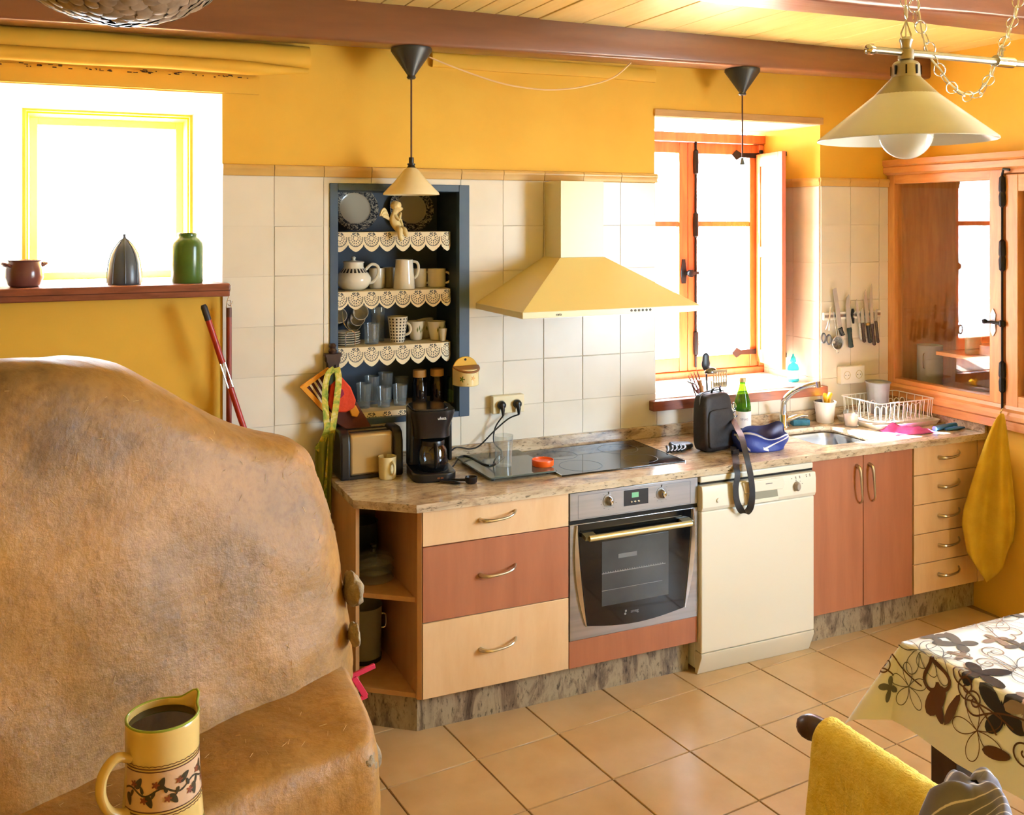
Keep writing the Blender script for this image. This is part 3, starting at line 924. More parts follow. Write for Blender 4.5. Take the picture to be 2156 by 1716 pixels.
b.box(-0.16, 0.135, -0.2925, -0.2915, 0.492 - OZ, 0.495 - OZ); b.box(-0.16, 0.12, -0.2922, -0.2915, 0.425 - OZ, 0.4265 - OZ)
for i in range(26):
    b.box(-0.155 + 0.011 * i, -0.152 + 0.011 * i, -0.2924, -0.2915, 0.495 - OZ, 0.499 - OZ)
b.build('rack', M('oven_rack', '9da1a4', 0.4, 0.8), door, smooth=False)
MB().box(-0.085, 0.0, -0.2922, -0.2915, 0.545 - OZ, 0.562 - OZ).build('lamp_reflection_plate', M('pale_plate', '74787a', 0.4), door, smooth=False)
hd = MB()
hd.tube([(-0.235, -0.325, 0.652 - OZ), (0.238, -0.325, 0.652 - OZ)], 0.0115, 14)
hd.build('handle', MAT['brass_bar'], door)
brz = M('bronze_bracket', '77704f', 0.4, 0.6)
for s_ in (-1, 1):
    MB().beam((s_ * 0.225, -0.29, 0.658 - OZ), (s_ * 0.225, -0.325, 0.652 - OZ), 0.05, 0.016).build('handle_bracket', brz, door)
xf_ = Matrix.Translation((-0.01, -0.2908, 0.325 - OZ)) @ Matrix.Rotation(R(90), 4, 'X')
xf(text_mb('smeg', 0.018), xf_).build('logo', M('silver_print', '8f9294', 0.4, 0.5), door, smooth=False)
lg = MB()
for (cx_, cz_, r_) in ((-0.05, 0.005, 0.0045), (-0.053, -0.006, 0.0045)):
    lg.lathe([(0, 0.0008), (r_, 0.0008), (r_, 0)], 14, (cx_, -0.290, 0.325 - OZ + cz_), Matrix.Rotation(R(90), 4, 'X'))
lg.build('logo_dots', bpy.data.materials['silver_print'], door)
tag(MB().box(0.6015, 1.1985, YFR, YFR + 0.018, ZK, 0.246).build('fascia_board', MAT['cherry'], bevel=0.0015), 'reddish cherry strip below the oven', 'panel')

# dishwasher
dw = thing('dishwasher', 'free-standing white dishwasher between the oven and the sink cabinet', 'dishwasher', (1.5, -0.3, 0))
MB().box(-0.297, 0.297, -0.255, 0.27, 0.02, 0.826).build('body', MAT['enamel'], dw, bevel=0.002)
MB().box(-0.297, 0.297, -0.296, -0.255, 0.800, 0.826).build('top_fascia', MAT['enamel'], dw, bevel=0.006, seg=3)
MB().box(-0.296, 0.296, -0.29, -0.255, 0.792, 0.800).build('seam', MAT['dark_gap'], dw, smooth=False)
pn = MB()
prof = [(-0.262, 0.681), (-0.304, 0.684), (-0.312, 0.70), (-0.312, 0.76), (-0.308, 0.788), (-0.262, 0.790)]
pn.prism(prof, -0.299, 0.299, 'x')
pn = pn.build('control_panel', MAT['enamel'], dw, bevel=0.003, angle=25)
b = MB()
b.prism([(-0.06, 0.706), (-0.055, 0.738), (0.085, 0.738), (0.09, 0.706)], -0.3135, -0.3118, 'y')
b.build('grip_recess', M('grey_recess', '8f8f7e', 0.5), pn, smooth=False)
gh = MB().prism([(-0.085, 0.738), (-0.10, 0.785), (0.115, 0.785), (0.125, 0.762), (0.112, 0.736)], -0.3185, -0.311, 'y')
gh.build('grip', MAT['enamel'], pn, bevel=0.004)
b = MB().prism([(-0.085, 0.690), (-0.085, 0.735), (-0.06, 0.735), (-0.06, 0.706), (0.09, 0.706), (0.09, 0.690)], -0.3165, -0.311, 'y')
b.build('grip_lip', MAT['enamel'], pn, bevel=0.003)
MB().box(0.02, 0.055, -0.3192, -0.3184, 0.766, 0.769).build('name_strip', M('grey_print', '7a7468', 0.5), pn, smooth=False)
MB().lathe([(0.0, 0.02), (0.012, 0.019), (0.018, 0.012), (0.019, 0)], 20, (0.19, -0.312, 0.738), Matrix.Rotation(R(90), 4, 'X'), sx=0.8, sy=1.1).build('dial', M('taupe_dial', 'a3988c', 0.4), pn)
MB().lathe([(0.0, 0.006), (0.008, 0.005), (0.010, 0)], 16, (-0.22, -0.312, 0.725), Matrix.Rotation(R(90), 4, 'X')).build('button', MAT['enamel'], pn)
b = MB()
for (px_, pz_) in ((0.165, 0.772), (0.187, 0.777), (0.188, 0.772), (0.208, 0.778), (0.209, 0.772), (0.188, 0.763), (0.245, 0.780), (0.246, 0.773), (0.264, 0.781), (0.265, 0.774), (0.222, 0.745), (0.21, 0.757)):
    b.box(px_ - 0.0018, px_ + 0.0018, -0.3095 - 0.003, -0.3095, pz_ - 0.0016, pz_ + 0.0016)
b.build('symbols', bpy.data.materials['grey_print'], pn, smooth=False)['kind'] = 'stuff'
MB().box(-0.297, 0.297, -0.302, -0.255, 0.096, 0.682).build('door', MAT['enamel'], dw, bevel=0.006, seg=3)
MB().prism([(-0.255, 0.0), (-0.27, 0.0), (-0.302, 0.078), (-0.302, 0.094), (-0.255, 0.094)], -0.296, 0.296, 'x').build('toe_panel', MAT['enamel2'], dw, bevel=0.002)

# hob
hb_ = thing('hob', 'black glass ceramic hob let into the worktop', 'hob', (0.917, -0.265, ZS))
MB().box(-0.293, 0.293, -0.21, 0.215, 0.0, 0.006).build('glass', MAT['black_glass'], hb_, bevel=0.002)
for s_ in (-1, 1):
    MB().box(min(s_ * 0.293, s_ * 0.297), max(s_ * 0.293, s_ * 0.297), -0.21, 0.215, 0, 0.008).build('steel_edge', MAT['chrome'], hb_, bevel=0.001)
for (cx_, cy_, r_) in ((-0.15, 0.09, 0.075), (-0.15, -0.10, 0.09), (0.14, 0.09, 0.09), (0.14, -0.1, 0.075)):
    MB().lathe([(r_, 0.0), (r_, 0.0004), (r_ - 0.002, 0.0004), (r_ - 0.002, 0.0)], 40, (cx_, cy_, 0.006), closed=True).build('cooking_zone', M('zone_print', '4a4d50', 0.3), hb_)

# cooker hood
hx0, hx1, hyf = 0.441, 1.275, -0.494
cxa, cxb, cyf = 0.776, 0.99, -0.166
ho = thing('cooker_hood', 'cream pyramid cooker hood with square flue above the hob', 'cooker hood', (0.86, 0, 1.50))
def H(x, y, z):
    return (x - 0.86, y, z - 1.50)
b = MB().box(hx0 - 0.86, hx1 - 0.86, hyf, -0.009, 0.0, 0.026)
b.build('rim', MAT['cream_flue'], ho, bevel=0.002)
zr, zf = 1.526, 1.722
b = MB().add([H(hx0 + 0.002, hyf + 0.002, zr), H(hx1 - 0.002, hyf + 0.002, zr), H(hx1 - 0.002, -0.009, zr), H(hx0 + 0.002, -0.009, zr), H(cxa - 0.004, cyf - 0.004, zf), H(cxb + 0.004, cyf - 0.004, zf), H(cxb + 0.004, -0.009, zf), H(cxa - 0.004, -0.009, zf)],
             [(0, 1, 5, 4), (1, 2, 6, 5), (2, 3, 7, 6), (3, 0, 4, 7), (4, 5, 6, 7), (3, 2, 1, 0)])
b.build('canopy', MAT['cream_hood'], ho, smooth=False)
MB().box(cxa - 0.86, cxb - 0.86, cyf, -0.009, zf - 1.50, 2.058 - 1.50).build('flue', MAT['cream_flue'], ho, bevel=0.0015)
MB().box(hx0 - 0.86 + 0.03, hx1 - 0.86 - 0.03, hyf + 0.03, -0.03, -0.004, 0.0).build('filter', MAT['steel'], ho, smooth=False)
xf(text_mb('cata', 0.016), Matrix.Translation((0.60 - 0.86, hyf - 0.0005, 0.012)) @ Matrix.Rotation(R(90), 4, 'X')).build('logo', M('brown_print', '4c4226', 0.5), ho, smooth=False)
for i in range(6):
    MB().lathe([(0, 0.003), (0.0045, 0.003), (0.0055, 0)], 12, (0.935 - 0.86 + 0.018 * i, hyf, 0.015), Matrix.Rotation(R(90), 4, 'X')).build('button', M('hood_button', '3c3824', 0.5) if i == 0 else bpy.data.materials['hood_button'], ho)
# ================================================================ CLAY BREAD OVEN
def clay_mat():
    m, nt, b = mat_base('straw_clay')
    v = coords(nt)
    n1 = tex_noise(nt, v, 3.2, 5, 0.6, 0.4)
    c1 = ramp(nt, n1, [(0.30, '6e5026'), (0.42, '8c662e'), (0.58, 'a07332'), (0.72, 'b0843e')])
    n2 = tex_noise(nt, v, 55, 5, 0.6)
    c2 = ramp(nt, n2, [(0.3, 'c9b79a'), (0.55, 'ffffff')])
    mx = nt.nodes.new('ShaderNodeMix'); mx.data_type = 'RGBA'; mx.blend_type = 'MULTIPLY'; mx.inputs[0].default_value = 0.5
    nt.links.new(c1, mx.inputs[6]); nt.links.new(c2, mx.inputs[7])
    nt.links.new(mx.outputs[2], b.inputs['Base Color'])
    b.inputs['Roughness'].default_value = 0.5
    h1 = tex_noise(nt, v, 18, 8, 0.65)
    add_bump(nt, b, h1, 0.3, 0.02)
    return m
MAT['clay'] = clay_mat()
MAT['stone'] = M('pale_stone', 'a08c6c', 0.8, col2='77644a', scale=14, bump=0.8, bscale=25, bdist=0.02)
MAT['straw'] = M('straw', 'c2a066', 0.6)
ob = thing('bread_oven', 'massive domed clay bread oven with a ledge, left foreground', 'bread oven', (-1.4, -1.2, 0))
OB = Vector((-1.4, -1.2, 0))
OUT = [(-0.50, -0.40), (-0.535, -0.9), (-0.553, -1.4), (-0.562, -1.62), (-0.60, -1.715), (-0.72, -1.79), (-0.92, -1.89), (-1.15, -1.995), (-1.45, -2.12), (-1.85, -2.22), (-2.25, -2.15), (-2.5, -1.85), (-2.6, -1.3), (-2.55, -0.75), (-2.3, -0.4), (-1.8, -0.28), (-1.2, -0.26), (-0.75, -0.28)]
def closed_spline(pts, n):
    k_ = len(pts)
    out = []
    for i in range(k_):
        a, b, c, d = (Vector((*pts[(i + q) % k_], 0)) for q in (-1, 0, 1, 2))
        for j in range(n):
            t_ = j / n
            out.append(0.5 * ((2 * b) + (c - a) * t_ + (2 * a - 5 * b + 4 * c - d) * t_ * t_ + (3 * b - a - 3 * c + d) * t_ ** 3))
    return out
ring = closed_spline(OUT, 12)
CEN = Vector((-1.35, -1.22, 0))
NR = 60
Z0 = 0.80
ring = [Vector((q.x + (0.035 if q.x > -1 else 0.035 * max(0, (q.x + 1.4) / 0.4)), q.y, 0)) for q in ring]
def sstep(a, b, x):
    t_ = max(0.0, min(1.0, (x - a) / (b - a)))
    return t_ * t_ * (3 - 2 * t_)
def dome_pt(q, k_):
    """ring point q at level k_ (0 base .. NR crown)"""
    a = (k_ / NR) ** 0.9
    h = a / 0.55 * 0.80 if a < 0.55 else 0.80 + 0.20 * math.sin((a - 0.55) / 0.45 * math.pi / 2)
    h = min(h, 1.0)
    PP = 11.0 - 5.5 * sstep(-0.95, -1.6, q.x) if q.x < -0.95 else 11.0
    r = max(0.0, 1 - h ** PP) ** (1 / PP) if k_ < NR else 0.0
    v = q - CEN
    p = CEN + v * (r * (1.0 - 0.09 * min(1, h / 0.8)))
    H_ = 0.68 - 0.18 * sstep(-1.2, -0.7, p.x) - 0.24 * (p.y + 1.2)
    p = Vector((p.x, p.y, Z0 + H_ * h))
    n_ = 0.022 * nz(p, 2.3, 1.0) + 0.012 * nz(p, 6.0, 2.0) + 0.003 * nz(p, 17, 3.0) + 0.0015 * nz(p, 42, 4.0)
    d = Vector((v.x, v.y, 0)).normalized() * (0.35 + r * 0.65) + Vector((0, 0, h))
    return p + d.normalized() * n_
b = MB()
NQ = len(ring)
for k_ in range(NR):
    for q in ring:
        b.v.append(tuple(dome_pt(q, k_) - OB))
for k_ in range(NR - 1):
    b.f += [(k_ * NQ + j, k_ * NQ + (j + 1) % NQ, (k_ + 1) * NQ + (j + 1) % NQ, (k_ + 1) * NQ + j) for j in range(NQ)]
b.v.append(tuple(dome_pt(ring[0], NR) - OB))
b.f += [((NR - 1) * NQ + j, (NR - 1) * NQ + (j + 1) % NQ, len(b.v) - 1) for j in range(NQ)]
b.build('dome', MAT['clay'], ob, angle=180)
# masonry base with the ledge
LED = [(-0.50, -0.40), (-0.54, -0.9), (-0.555, -1.4), (-0.562, -1.70), (-0.575, -1.92), (-0.60, -2.045), (-0.70, -2.085), (-0.95, -2.175), (-1.10, -2.29), (-1.35, -2.40), (-1.9, -2.46), (-2.4, -2.36), (-2.62, -1.9), (-2.66, -1.3), (-2.6, -0.7), (-2.3, -0.36), (-1.8, -0.26), (-1.2, -0.25), (-0.75, -0.27)]
lr = closed_spline(LED, 12)
b = MB()
lev = []
for zz, ins in ((0.0, -0.03), (0.2, -0.01), (0.4, 0.0), (0.6, 0.0), (0.72, 0.0), (0.80, 0.004), (0.838, 0.014), (0.85, 0.03), (0.853, 0.09), (0.855, 0.18), (0.858, 0.30), (0.862, 0.5)):
    rr = []
    for q in lr:
        v = (q - CEN)
        l = v.length
        p = CEN + v * ((l - ins) / l)
        p = Vector((p.x, p.y, zz))
        w = 0.012 * nz(p, 5, 7) + 0.008 * nz(p, 14, 8) + 0.004 * nz(p, 35, 9)
        p = p + Vector((v.x, v.y, 0)).normalized() * (w * 1.3 if zz < 0.83 else 0) + Vector((0, 0, w * 0.6 if zz > 0.8 else 0))
        rr.append(tuple(p - OB))
    lev.append(rr)
for rr in lev:
    b.v += rr
NL = len(lr)
for i in range(len(lev) - 1):
    b.f += [(i * NL + j, i * NL + (j + 1) % NL, (i + 1) * NL + (j + 1) % NL, (i + 1) * NL + j) for j in range(NL)]
b.f.append(tuple((len(lev) - 1) * NL + j for j in range(NL)))
b.build('ledge', MAT['clay'], ob, angle=180)
# stones showing through at the corner
def rock(c, s, seed, n=14):
    vs, fs = [], []
    def fn(u, v):
        a, e = u * 2 * math.pi, (v - 0.5) * math.pi
        d = Vector((math.cos(a) * math.cos(e), math.sin(a) * math.cos(e), math.sin(e)))
        r = 1 + 0.35 * nz(d * 1.3, 1.0, seed) + 0.15 * nz(d * 3.5, 1.0, seed + 3)
        return (c[0] + d.x * s[0] * r - OB.x, c[1] + d.y * s[1] * r - OB.y, c[2] + d.z * s[2] * r)
    return MB().sheet(fn, n * 2, n)
for i, (c, s) in enumerate((((-0.548, -1.665, 1.005), (0.020, 0.05, 0.038)), ((-0.556, -1.70, 0.915), (0.012, 0.035, 0.025)), ((-0.622, -2.03, 0.80), (0.022, 0.03, 0.03)), ((-0.59, -1.94, 0.755), (0.022, 0.05, 0.045)), ((-0.585, -1.82, 0.70), (0.02, 0.06, 0.05)))):
    rock(c, s, 3.0 + i * 2.1).build('exposed_stone', MAT['stone'], ob, angle=180)
# straw fibres on the clay face
b = MB()
rnd = random.Random(5)
idx = [i for i, q in enumerate(ring) if q.x > -2.3 and q.y < -0.9]
for _ in range(260):
    i = rnd.choice(idx)
    k_ = int(rnd.uniform(1, NR * 0.72))
    p = dome_pt(ring[i], k_)
    p2 = dome_pt(ring[(i + 1) % NQ], k_); p3 = dome_pt(ring[i], k_ + 1)
    n_ = (p2 - p).cross(p3 - p).normalized()
    if n_.dot(p - Vector((CEN.x, CEN.y, 0.9))) < 0:
        n_ = -n_
    a = rnd.uniform(0, math.pi)
    tu = (p2 - p).normalized(); tv = n_.cross(tu)
    d = tu * math.cos(a) + tv * math.sin(a)
    l = rnd.uniform(0.002, 0.009)
    c = p + n_ * 0.0006 - OB
    b.tube([c - d * l, c + n_ * rnd.uniform(0, 0.002), c + d * l], 0.0004, 4)
for _ in range(120):
    x = rnd.uniform(-1.5, -0.62); y = -1.75 - (-0.55 - x) * 0.42 - rnd.uniform(0.02, 0.25)
    a = rnd.uniform(0, math.pi); l = rnd.uniform(0.004, 0.012)
    c = Vector((x, y, 0.862)) - OB
    d = Vector((math.cos(a), math.sin(a), 0))
    b.tube([c - d * l, c + d * l], 0.0004, 4)
sf = b.build('straw_fibres', MAT['straw'], ob)
sf['kind'] = 'stuff'
# ================================================================ BLUE NICHE AND ITS CROCKERY
CA, SA = math.cos(R(24.28)), math.sin(R(24.28))
CP = Vector((-1.156, -3.934, 1.888))
def ray(u, v):
    a = (u - 1078.0) / 2047.0
    return Vector((SA + CA * a, CA - SA * a, (462.6 - v) / 2047.0))
def at(u, v, y):
    d = ray(u, v); return CP + d * ((y - CP.y) / d.y)
def atz(u, v, z):
    d = ray(u, v); return CP + d * ((z - CP.z) / d.z)
def atx(u, v, x):
    d = ray(u, v); return CP + d * ((x - CP.x) / d.x)
def mth(nt, op, a, b=None, c=None):
    n = nt.nodes.new('ShaderNodeMath'); n.operation = op
    for i, q in enumerate((a, b, c)):
        if q is None:
            continue
        if isinstance(q, (int, float)):
            n.inputs[i].default_value = q
        else:
            nt.links.new(q, n.inputs[i])
    return n.outputs[0]
def lace_mat(name, P):
    m, nt, b = mat_base(name)
    tc = nt.nodes.new('ShaderNodeTexCoord'); sp = nt.nodes.new('ShaderNodeSeparateXYZ')
    nt.links.new(tc.outputs['UV'], sp.inputs[0])
    x, z = sp.outputs[0], sp.outputs[1]
    fx = mth(nt, 'SUBTRACT', mth(nt, 'FRACT', mth(nt, 'DIVIDE', x, P)), 0.5)
    px = mth(nt, 'MULTIPLY', fx, P)
    pz_ = mth(nt, 'SUBTRACT', z, 0.026)
    r = mth(nt, 'SQRT', mth(nt, 'ADD', mth(nt, 'MULTIPLY', px, px), mth(nt, 'MULTIPLY', pz_, mth(nt, 'MULTIPLY', pz_, 0.8))))
    th = mth(nt, 'ARCTAN2', px, pz_)
    def band(lo, hi):
        return mth(nt, 'MULTIPLY', mth(nt, 'GREATER_THAN', r, lo), mth(nt, 'LESS_THAN', r, hi))
    def dots(k, t, ph=0.0):
        return mth(nt, 'GREATER_THAN', mth(nt, 'SINE', mth(nt, 'ADD', mth(nt, 'MULTIPLY', th, k), ph)), t)
    h = mth(nt, 'MULTIPLY', band(0.0080, 0.0135), dots(8, 0.0))
    h = mth(nt, 'MAXIMUM', h, mth(nt, 'MULTIPLY', band(0.0170, 0.0215), dots(14, 0.1)))
    low = mth(nt, 'GREATER_THAN', pz_, -0.006)
    h = mth(nt, 'MAXIMUM', h, mth(nt, 'MULTIPLY', band(0.0290, 0.0318), low))
    h = mth(nt, 'MAXIMUM', h, mth(nt, 'MULTIPLY', mth(nt, 'MULTIPLY', band(0.0240, 0.0285), dots(24, 0.55)), low))
    dx = mth(nt, 'ABSOLUTE', mth(nt, 'SUBTRACT', mth(nt, 'ABSOLUTE', px), 0.0095))
    dz = mth(nt, 'ABSOLUTE', mth(nt, 'SUBTRACT', z, 0.0075))
    dd = mth(nt, 'ADD', dx, dz)
    di = mth(nt, 'MULTIPLY', mth(nt, 'LESS_THAN', dd, 0.0062), mth(nt, 'GREATER_THAN', dd, 0.0026))
    h = mth(nt, 'MAXIMUM', h, di)
    al = mth(nt, 'SUBTRACT', 1.0, mth(nt, 'MULTIPLY', h, 0.93))
    nt.links.new(al, b.inputs['Alpha'])
    b.inputs['Base Color'].default_value = (*lin('e3d5b2'), 1)
    b.inputs['Roughness'].default_value = 0.9
    return m
PL = 0.068
MAT['lace'] = lace_mat('crochet_lace', PL)
MAT['linen'] = M('cream_linen', 'd8c79c', 0.9)
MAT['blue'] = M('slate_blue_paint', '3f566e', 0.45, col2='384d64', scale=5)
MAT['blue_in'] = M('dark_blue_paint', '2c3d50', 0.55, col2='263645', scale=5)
MAT['china'] = M('white_china', 'e4dcc6', 0.12)
MAT['china_grey'] = M('grey_china', 'b9b3a2', 0.2)
MAT['black_print'] = M('black_print', '1d1713', 0.4)
MAT['glass'] = thin_glass('clear_glass', tint=(0.93, 0.95, 0.95), ior=1.5, extra=0.02, tcol=('f2f4f2', 0.07))  # clear glass; the white diffuse share stands in for bright highlights
MAT['glass_dim'] = thin_glass('thick_clear_glass', tint=(0.9, 0.92, 0.92), ior=1.5, extra=0.0, tcol=('c9d0d0', 0.10))
MAT['wire'] = M('chromed_wire', 'c4c4be', 0.25, 1.0)

ni = thing('niche_shelves', 'slate blue niche with four lace-edged shelves let into the tiled wall', 'shelves', (0.1, 0.14, NI[2]))
def N(b):
    b.v = [(x - 0.1, y - 0.14, z - NI[2]) for x, y, z in b.v]
    return b
fx0, fx1, fz0, fz1 = -0.168, 0.362, 1.062, 2.008
b = MB()
for (a0, a1, c0, c1) in ((NI[0] - 0.003, fx0, NI[2] - 0.003, NI[3] + 0.003), (fx1, NI[1] + 0.003, NI[2] - 0.003, NI[3] + 0.003), (fx0, fx1, fz1, NI[3] + 0.003), (fx0, fx1, NI[2] - 0.003, fz0)):
    b.box(a0, a1, -0.014, 0.02, c0, c1)
N(b).build('frame', MAT['blue'], ni, bevel=0.002, seg=1)
b = MB()
b.box(NI[0] + 0.001, fx0, 0.02, ND, NI[2], NI[3]); b.box(fx1, NI[1] - 0.001, 0.02, ND, NI[2], NI[3])
b.box(fx0, fx1, 0.02, ND, fz1, NI[3]); b.box(fx0, fx1, 0.02, ND, NI[2], fz0)
b.box(NI[0] + 0.001, NI[1] - 0.001, ND - 0.012, ND, NI[2], NI[3])
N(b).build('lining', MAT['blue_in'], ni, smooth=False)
SHZ = [1.836, 1.588, 1.357, 1.083]
SXE = 0.342
for zz in SHZ:
    o_ = 0.0 if zz > 1.1 else 0.0
    b = MB().prism([(fx0, ND - 0.012), (fx0, 0.022), (SXE - 0.05, 0.022), (SXE - 0.015, 0.035), (SXE, 0.07), (SXE, ND - 0.012)], zz - 0.016, zz - 0.001, 'z')
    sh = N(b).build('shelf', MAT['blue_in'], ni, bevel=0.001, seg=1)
    # linen cover and lace valance following the shelf edge
    N(MB().prism([(fx0 + 0.001, ND - 0.02), (fx0 + 0.001, 0.018), (SXE - 0.05, 0.018), (SXE - 0.012, 0.032), (SXE + 0.003, 0.07), (SXE + 0.003, ND - 0.02)], zz - 0.001, zz + 0.0005, 'z')).build('cover', MAT['linen'], sh, smooth=False)
    path = [Vector((fx0 + 0.002, 0.016, 0)), Vector((SXE - 0.05, 0.016, 0)), Vector((SXE - 0.03, 0.021, 0)), Vector((SXE - 0.012, 0.030, 0)), Vector((SXE + 0.001, 0.045, 0)), Vector((SXE + 0.006, 0.07, 0)), Vector((SXE + 0.006, 0.15, 0))]
    cum = [0.0]
    for p, q in zip(path, path[1:]):
        cum.append(cum[-1] + (q - p).length)
    NS, NV = 150, 8
    vs, uv, fs = [], [], []
    short = 0.9 if zz < 1.6 and zz > 1.5 else 1.0
    for i in range(NS + 1):
        s_ = cum[-1] * i / NS
        k_ = max(q for q in range(len(cum) - 1) if cum[q] <= s_ + 1e-9)
        f_ = (s_ - cum[k_]) / (cum[k_ + 1] - cum[k_])
        p = path[k_].lerp(path[k_ + 1], f_)
        ph = abs(((s_ / PL + 0.35) % 1.0) - 0.5) * 2       # 0 mid scallop .. 1 cusp
        drop = (0.082 - 0.026 * ph ** 1.6 - (0.006 if ph > 0.93 else 0)) * short
        for j in range(NV + 1):
            t_ = j / NV
            wv = 0.002 * math.sin(s_ * 60 + zz * 9) * t_
            vs.append((p.x, p.y - 0.002 - wv - 0.004 * t_, zz - drop * t_))
            uv.append((s_ + 0.35 * PL, drop * t_))
    for i in range(NS):
        for j in range(NV):
            fs.append((i * (NV + 1) + j, (i + 1) * (NV + 1) + j, (i + 1) * (NV + 1) + j + 1, i * (NV + 1) + j + 1))
    lm = N(MB().add(vs, fs))
    me = bpy.data.meshes.new('lace_valance')
    me.from_pydata(lm.v, [], lm.f)
    ul = me.uv_layers.new(name='UVMap')
    for lp in me.loops:
        ul.data[lp.index].uv = uv[lp.vertex_index]
    for p in me.polygons:
        p.use_smooth = True
    lo = bpy.data.objects.new('lace_valance', me); COL.objects.link(lo); lo.parent = sh
    me.materials.append(MAT['lace'])

def ring_handle(b, x, z0, z1, out, r=0.005, n=10, ang=0.0, tilt=0.0):
    zc, hh = (z0 + z1) / 2, (z1 - z0) / 2
    pts = [(math.cos(ang) * (x + out * math.cos(R(-90 + 180 * i / n))), math.sin(ang) * (x + out * math.cos(R(-90 + 180 * i / n))), zc + hh * math.sin(R(-90 + 180 * i / n))) for i in range(n + 1)]
    return b.tube(pts, r, 8)
def vessel(prof, t_):
    """outer profile -> closed profile with wall thickness"""
    inner = [(max(r - t_, 0.001), z + (t_ if i == 0 else 0)) for i, (r, z) in enumerate(prof)]
    return [(0, prof[0][1])] + prof + list(reversed(inner)) + [(0, prof[0][1] + t_)]
def mug(name, label, loc, r0, r1, h_, mat, hang=0.0, hout=0.026, group=None, cat='mug', rot=None, hr=0.005, z0=0.22, z1=0.82):
    t = thing(name, label, cat, loc, 0, group, rot)
    pr = [(r0 * 0.9, 0.0), (r0, 0.004)] + [(r0 + (r1 - r0) * i / 4, h_ * i / 4) for i in range(1, 5)]
    MB().lathe(vessel(pr, 0.003), 28).build('cup', mat, t, angle=50)
    b = MB()
    ring_handle(b, (r0 + r1) / 2 - 0.003, h_ * z0, h_ * z1, hout, hr, 12, hang)
    b.build('handle', mat, t)
    return t
def tumbler(name, label, loc, r0, r1, h_, mat=None, cat='glass', group=None, rot=None):
    pr = [(r0, 0.0)] + [(r0 + (r1 - r0) * i / 4, h_ * i / 4) for i in range(1, 5)]
    o = MB().lathe(vessel(pr, 0.0022), 24).build(name, mat or MAT['glass'], None, angle=50, loc=loc)
    if rot:
        o.rotation_euler = rot
    return tag(o, label, cat, group)

# shelf 1: two transfer-printed plates and the cherub
def plate_rim_mat():
    m, nt, b = mat_base('floral_plate_rim')
    v = coords(nt)
    n = tex_noise(nt, v, 75, 3, 0.5, 2.2)
    nt.links.new(ramp(nt, n, [(0.42, '2c2f33'), (0.50, '55565a'), (0.56, 'a8a290')]), b.inputs['Base Color'])
    b.inputs['Roughness'].default_value = 0.2
    return m
MAT['plate_rim'] = plate_rim_mat()
MAT['plate_mid'] = M('dim_plate_centre', 'b5ac98', 0.2)  # white china greyed: the niche's shade is put into the colour
for i, (u, lab) in enumerate(((752, 'left plate with dark floral rim leaning at the back of the top niche shelf'), (871, 'right plate with dark floral rim behind the cherub on the top niche shelf'))):
    p = at(u, 452, 0.215)
    t = thing('dinner_plate', lab, 'plate', (p.x, 0.225, 1.8375), 0, 'floral plates in the niche', (R(-14), 0, 0))
    m_ = Matrix.Translation((0, 0, 0.103)) @ Matrix.Rotation(R(90), 4, 'X')
    MB().lathe([(0, 0.0), (0.06, 0.0), (0.066, 0.001), (0.072, 0.004), (0.072, 0.0), (0.066, -0.004), (0.0, -0.005)], 40, m=m_).build('well', MAT['plate_mid'], t)
    MB().lathe([(0.070, 0.004), (0.098, 0.012), (0.103, 0.0125), (0.103, 0.0105), (0.098, 0.009), (0.071, 0.0)], 48, m=m_, closed=True).build('rim', MAT['plate_rim'], t)
# cherub: one continuous body, wings and curls as parts
p = at(832, 497, 0.015)
ch = thing('cherub_figurine', 'small cream cherub figurine sitting on the edge of the top niche shelf', 'figurine', (p.x - 0.004, 0.036, 1.839), R(-14))
MAT['cream_fig'] = M('cream_plaster', 'e3cf96', 0.45, col2='d8c184', scale=30)
def skin_body(name, nodes, edges, mat, parent, sub=2, root=0):
    me = bpy.data.meshes.new(name)
    me.from_pydata([n_[0] for n_ in nodes], edges, [])
    o = bpy.data.objects.new(name, me); COL.objects.link(o); o.parent = parent
    me.materials.append(mat)
    md = o.modifiers.new('skin', 'SKIN'); md.use_smooth_shade = True
    for i, n_ in enumerate(nodes):
        sv = me.skin_vertices[0].data[i]
        sv.radius = (n_[1], n_[1]) if not isinstance(n_[1], tuple) else n_[1]
        sv.use_root = (i == root)
    md = o.modifiers.new('sub', 'SUBSURF'); md.levels = sub; md.render_levels = sub
    return o
S_ = 1.0
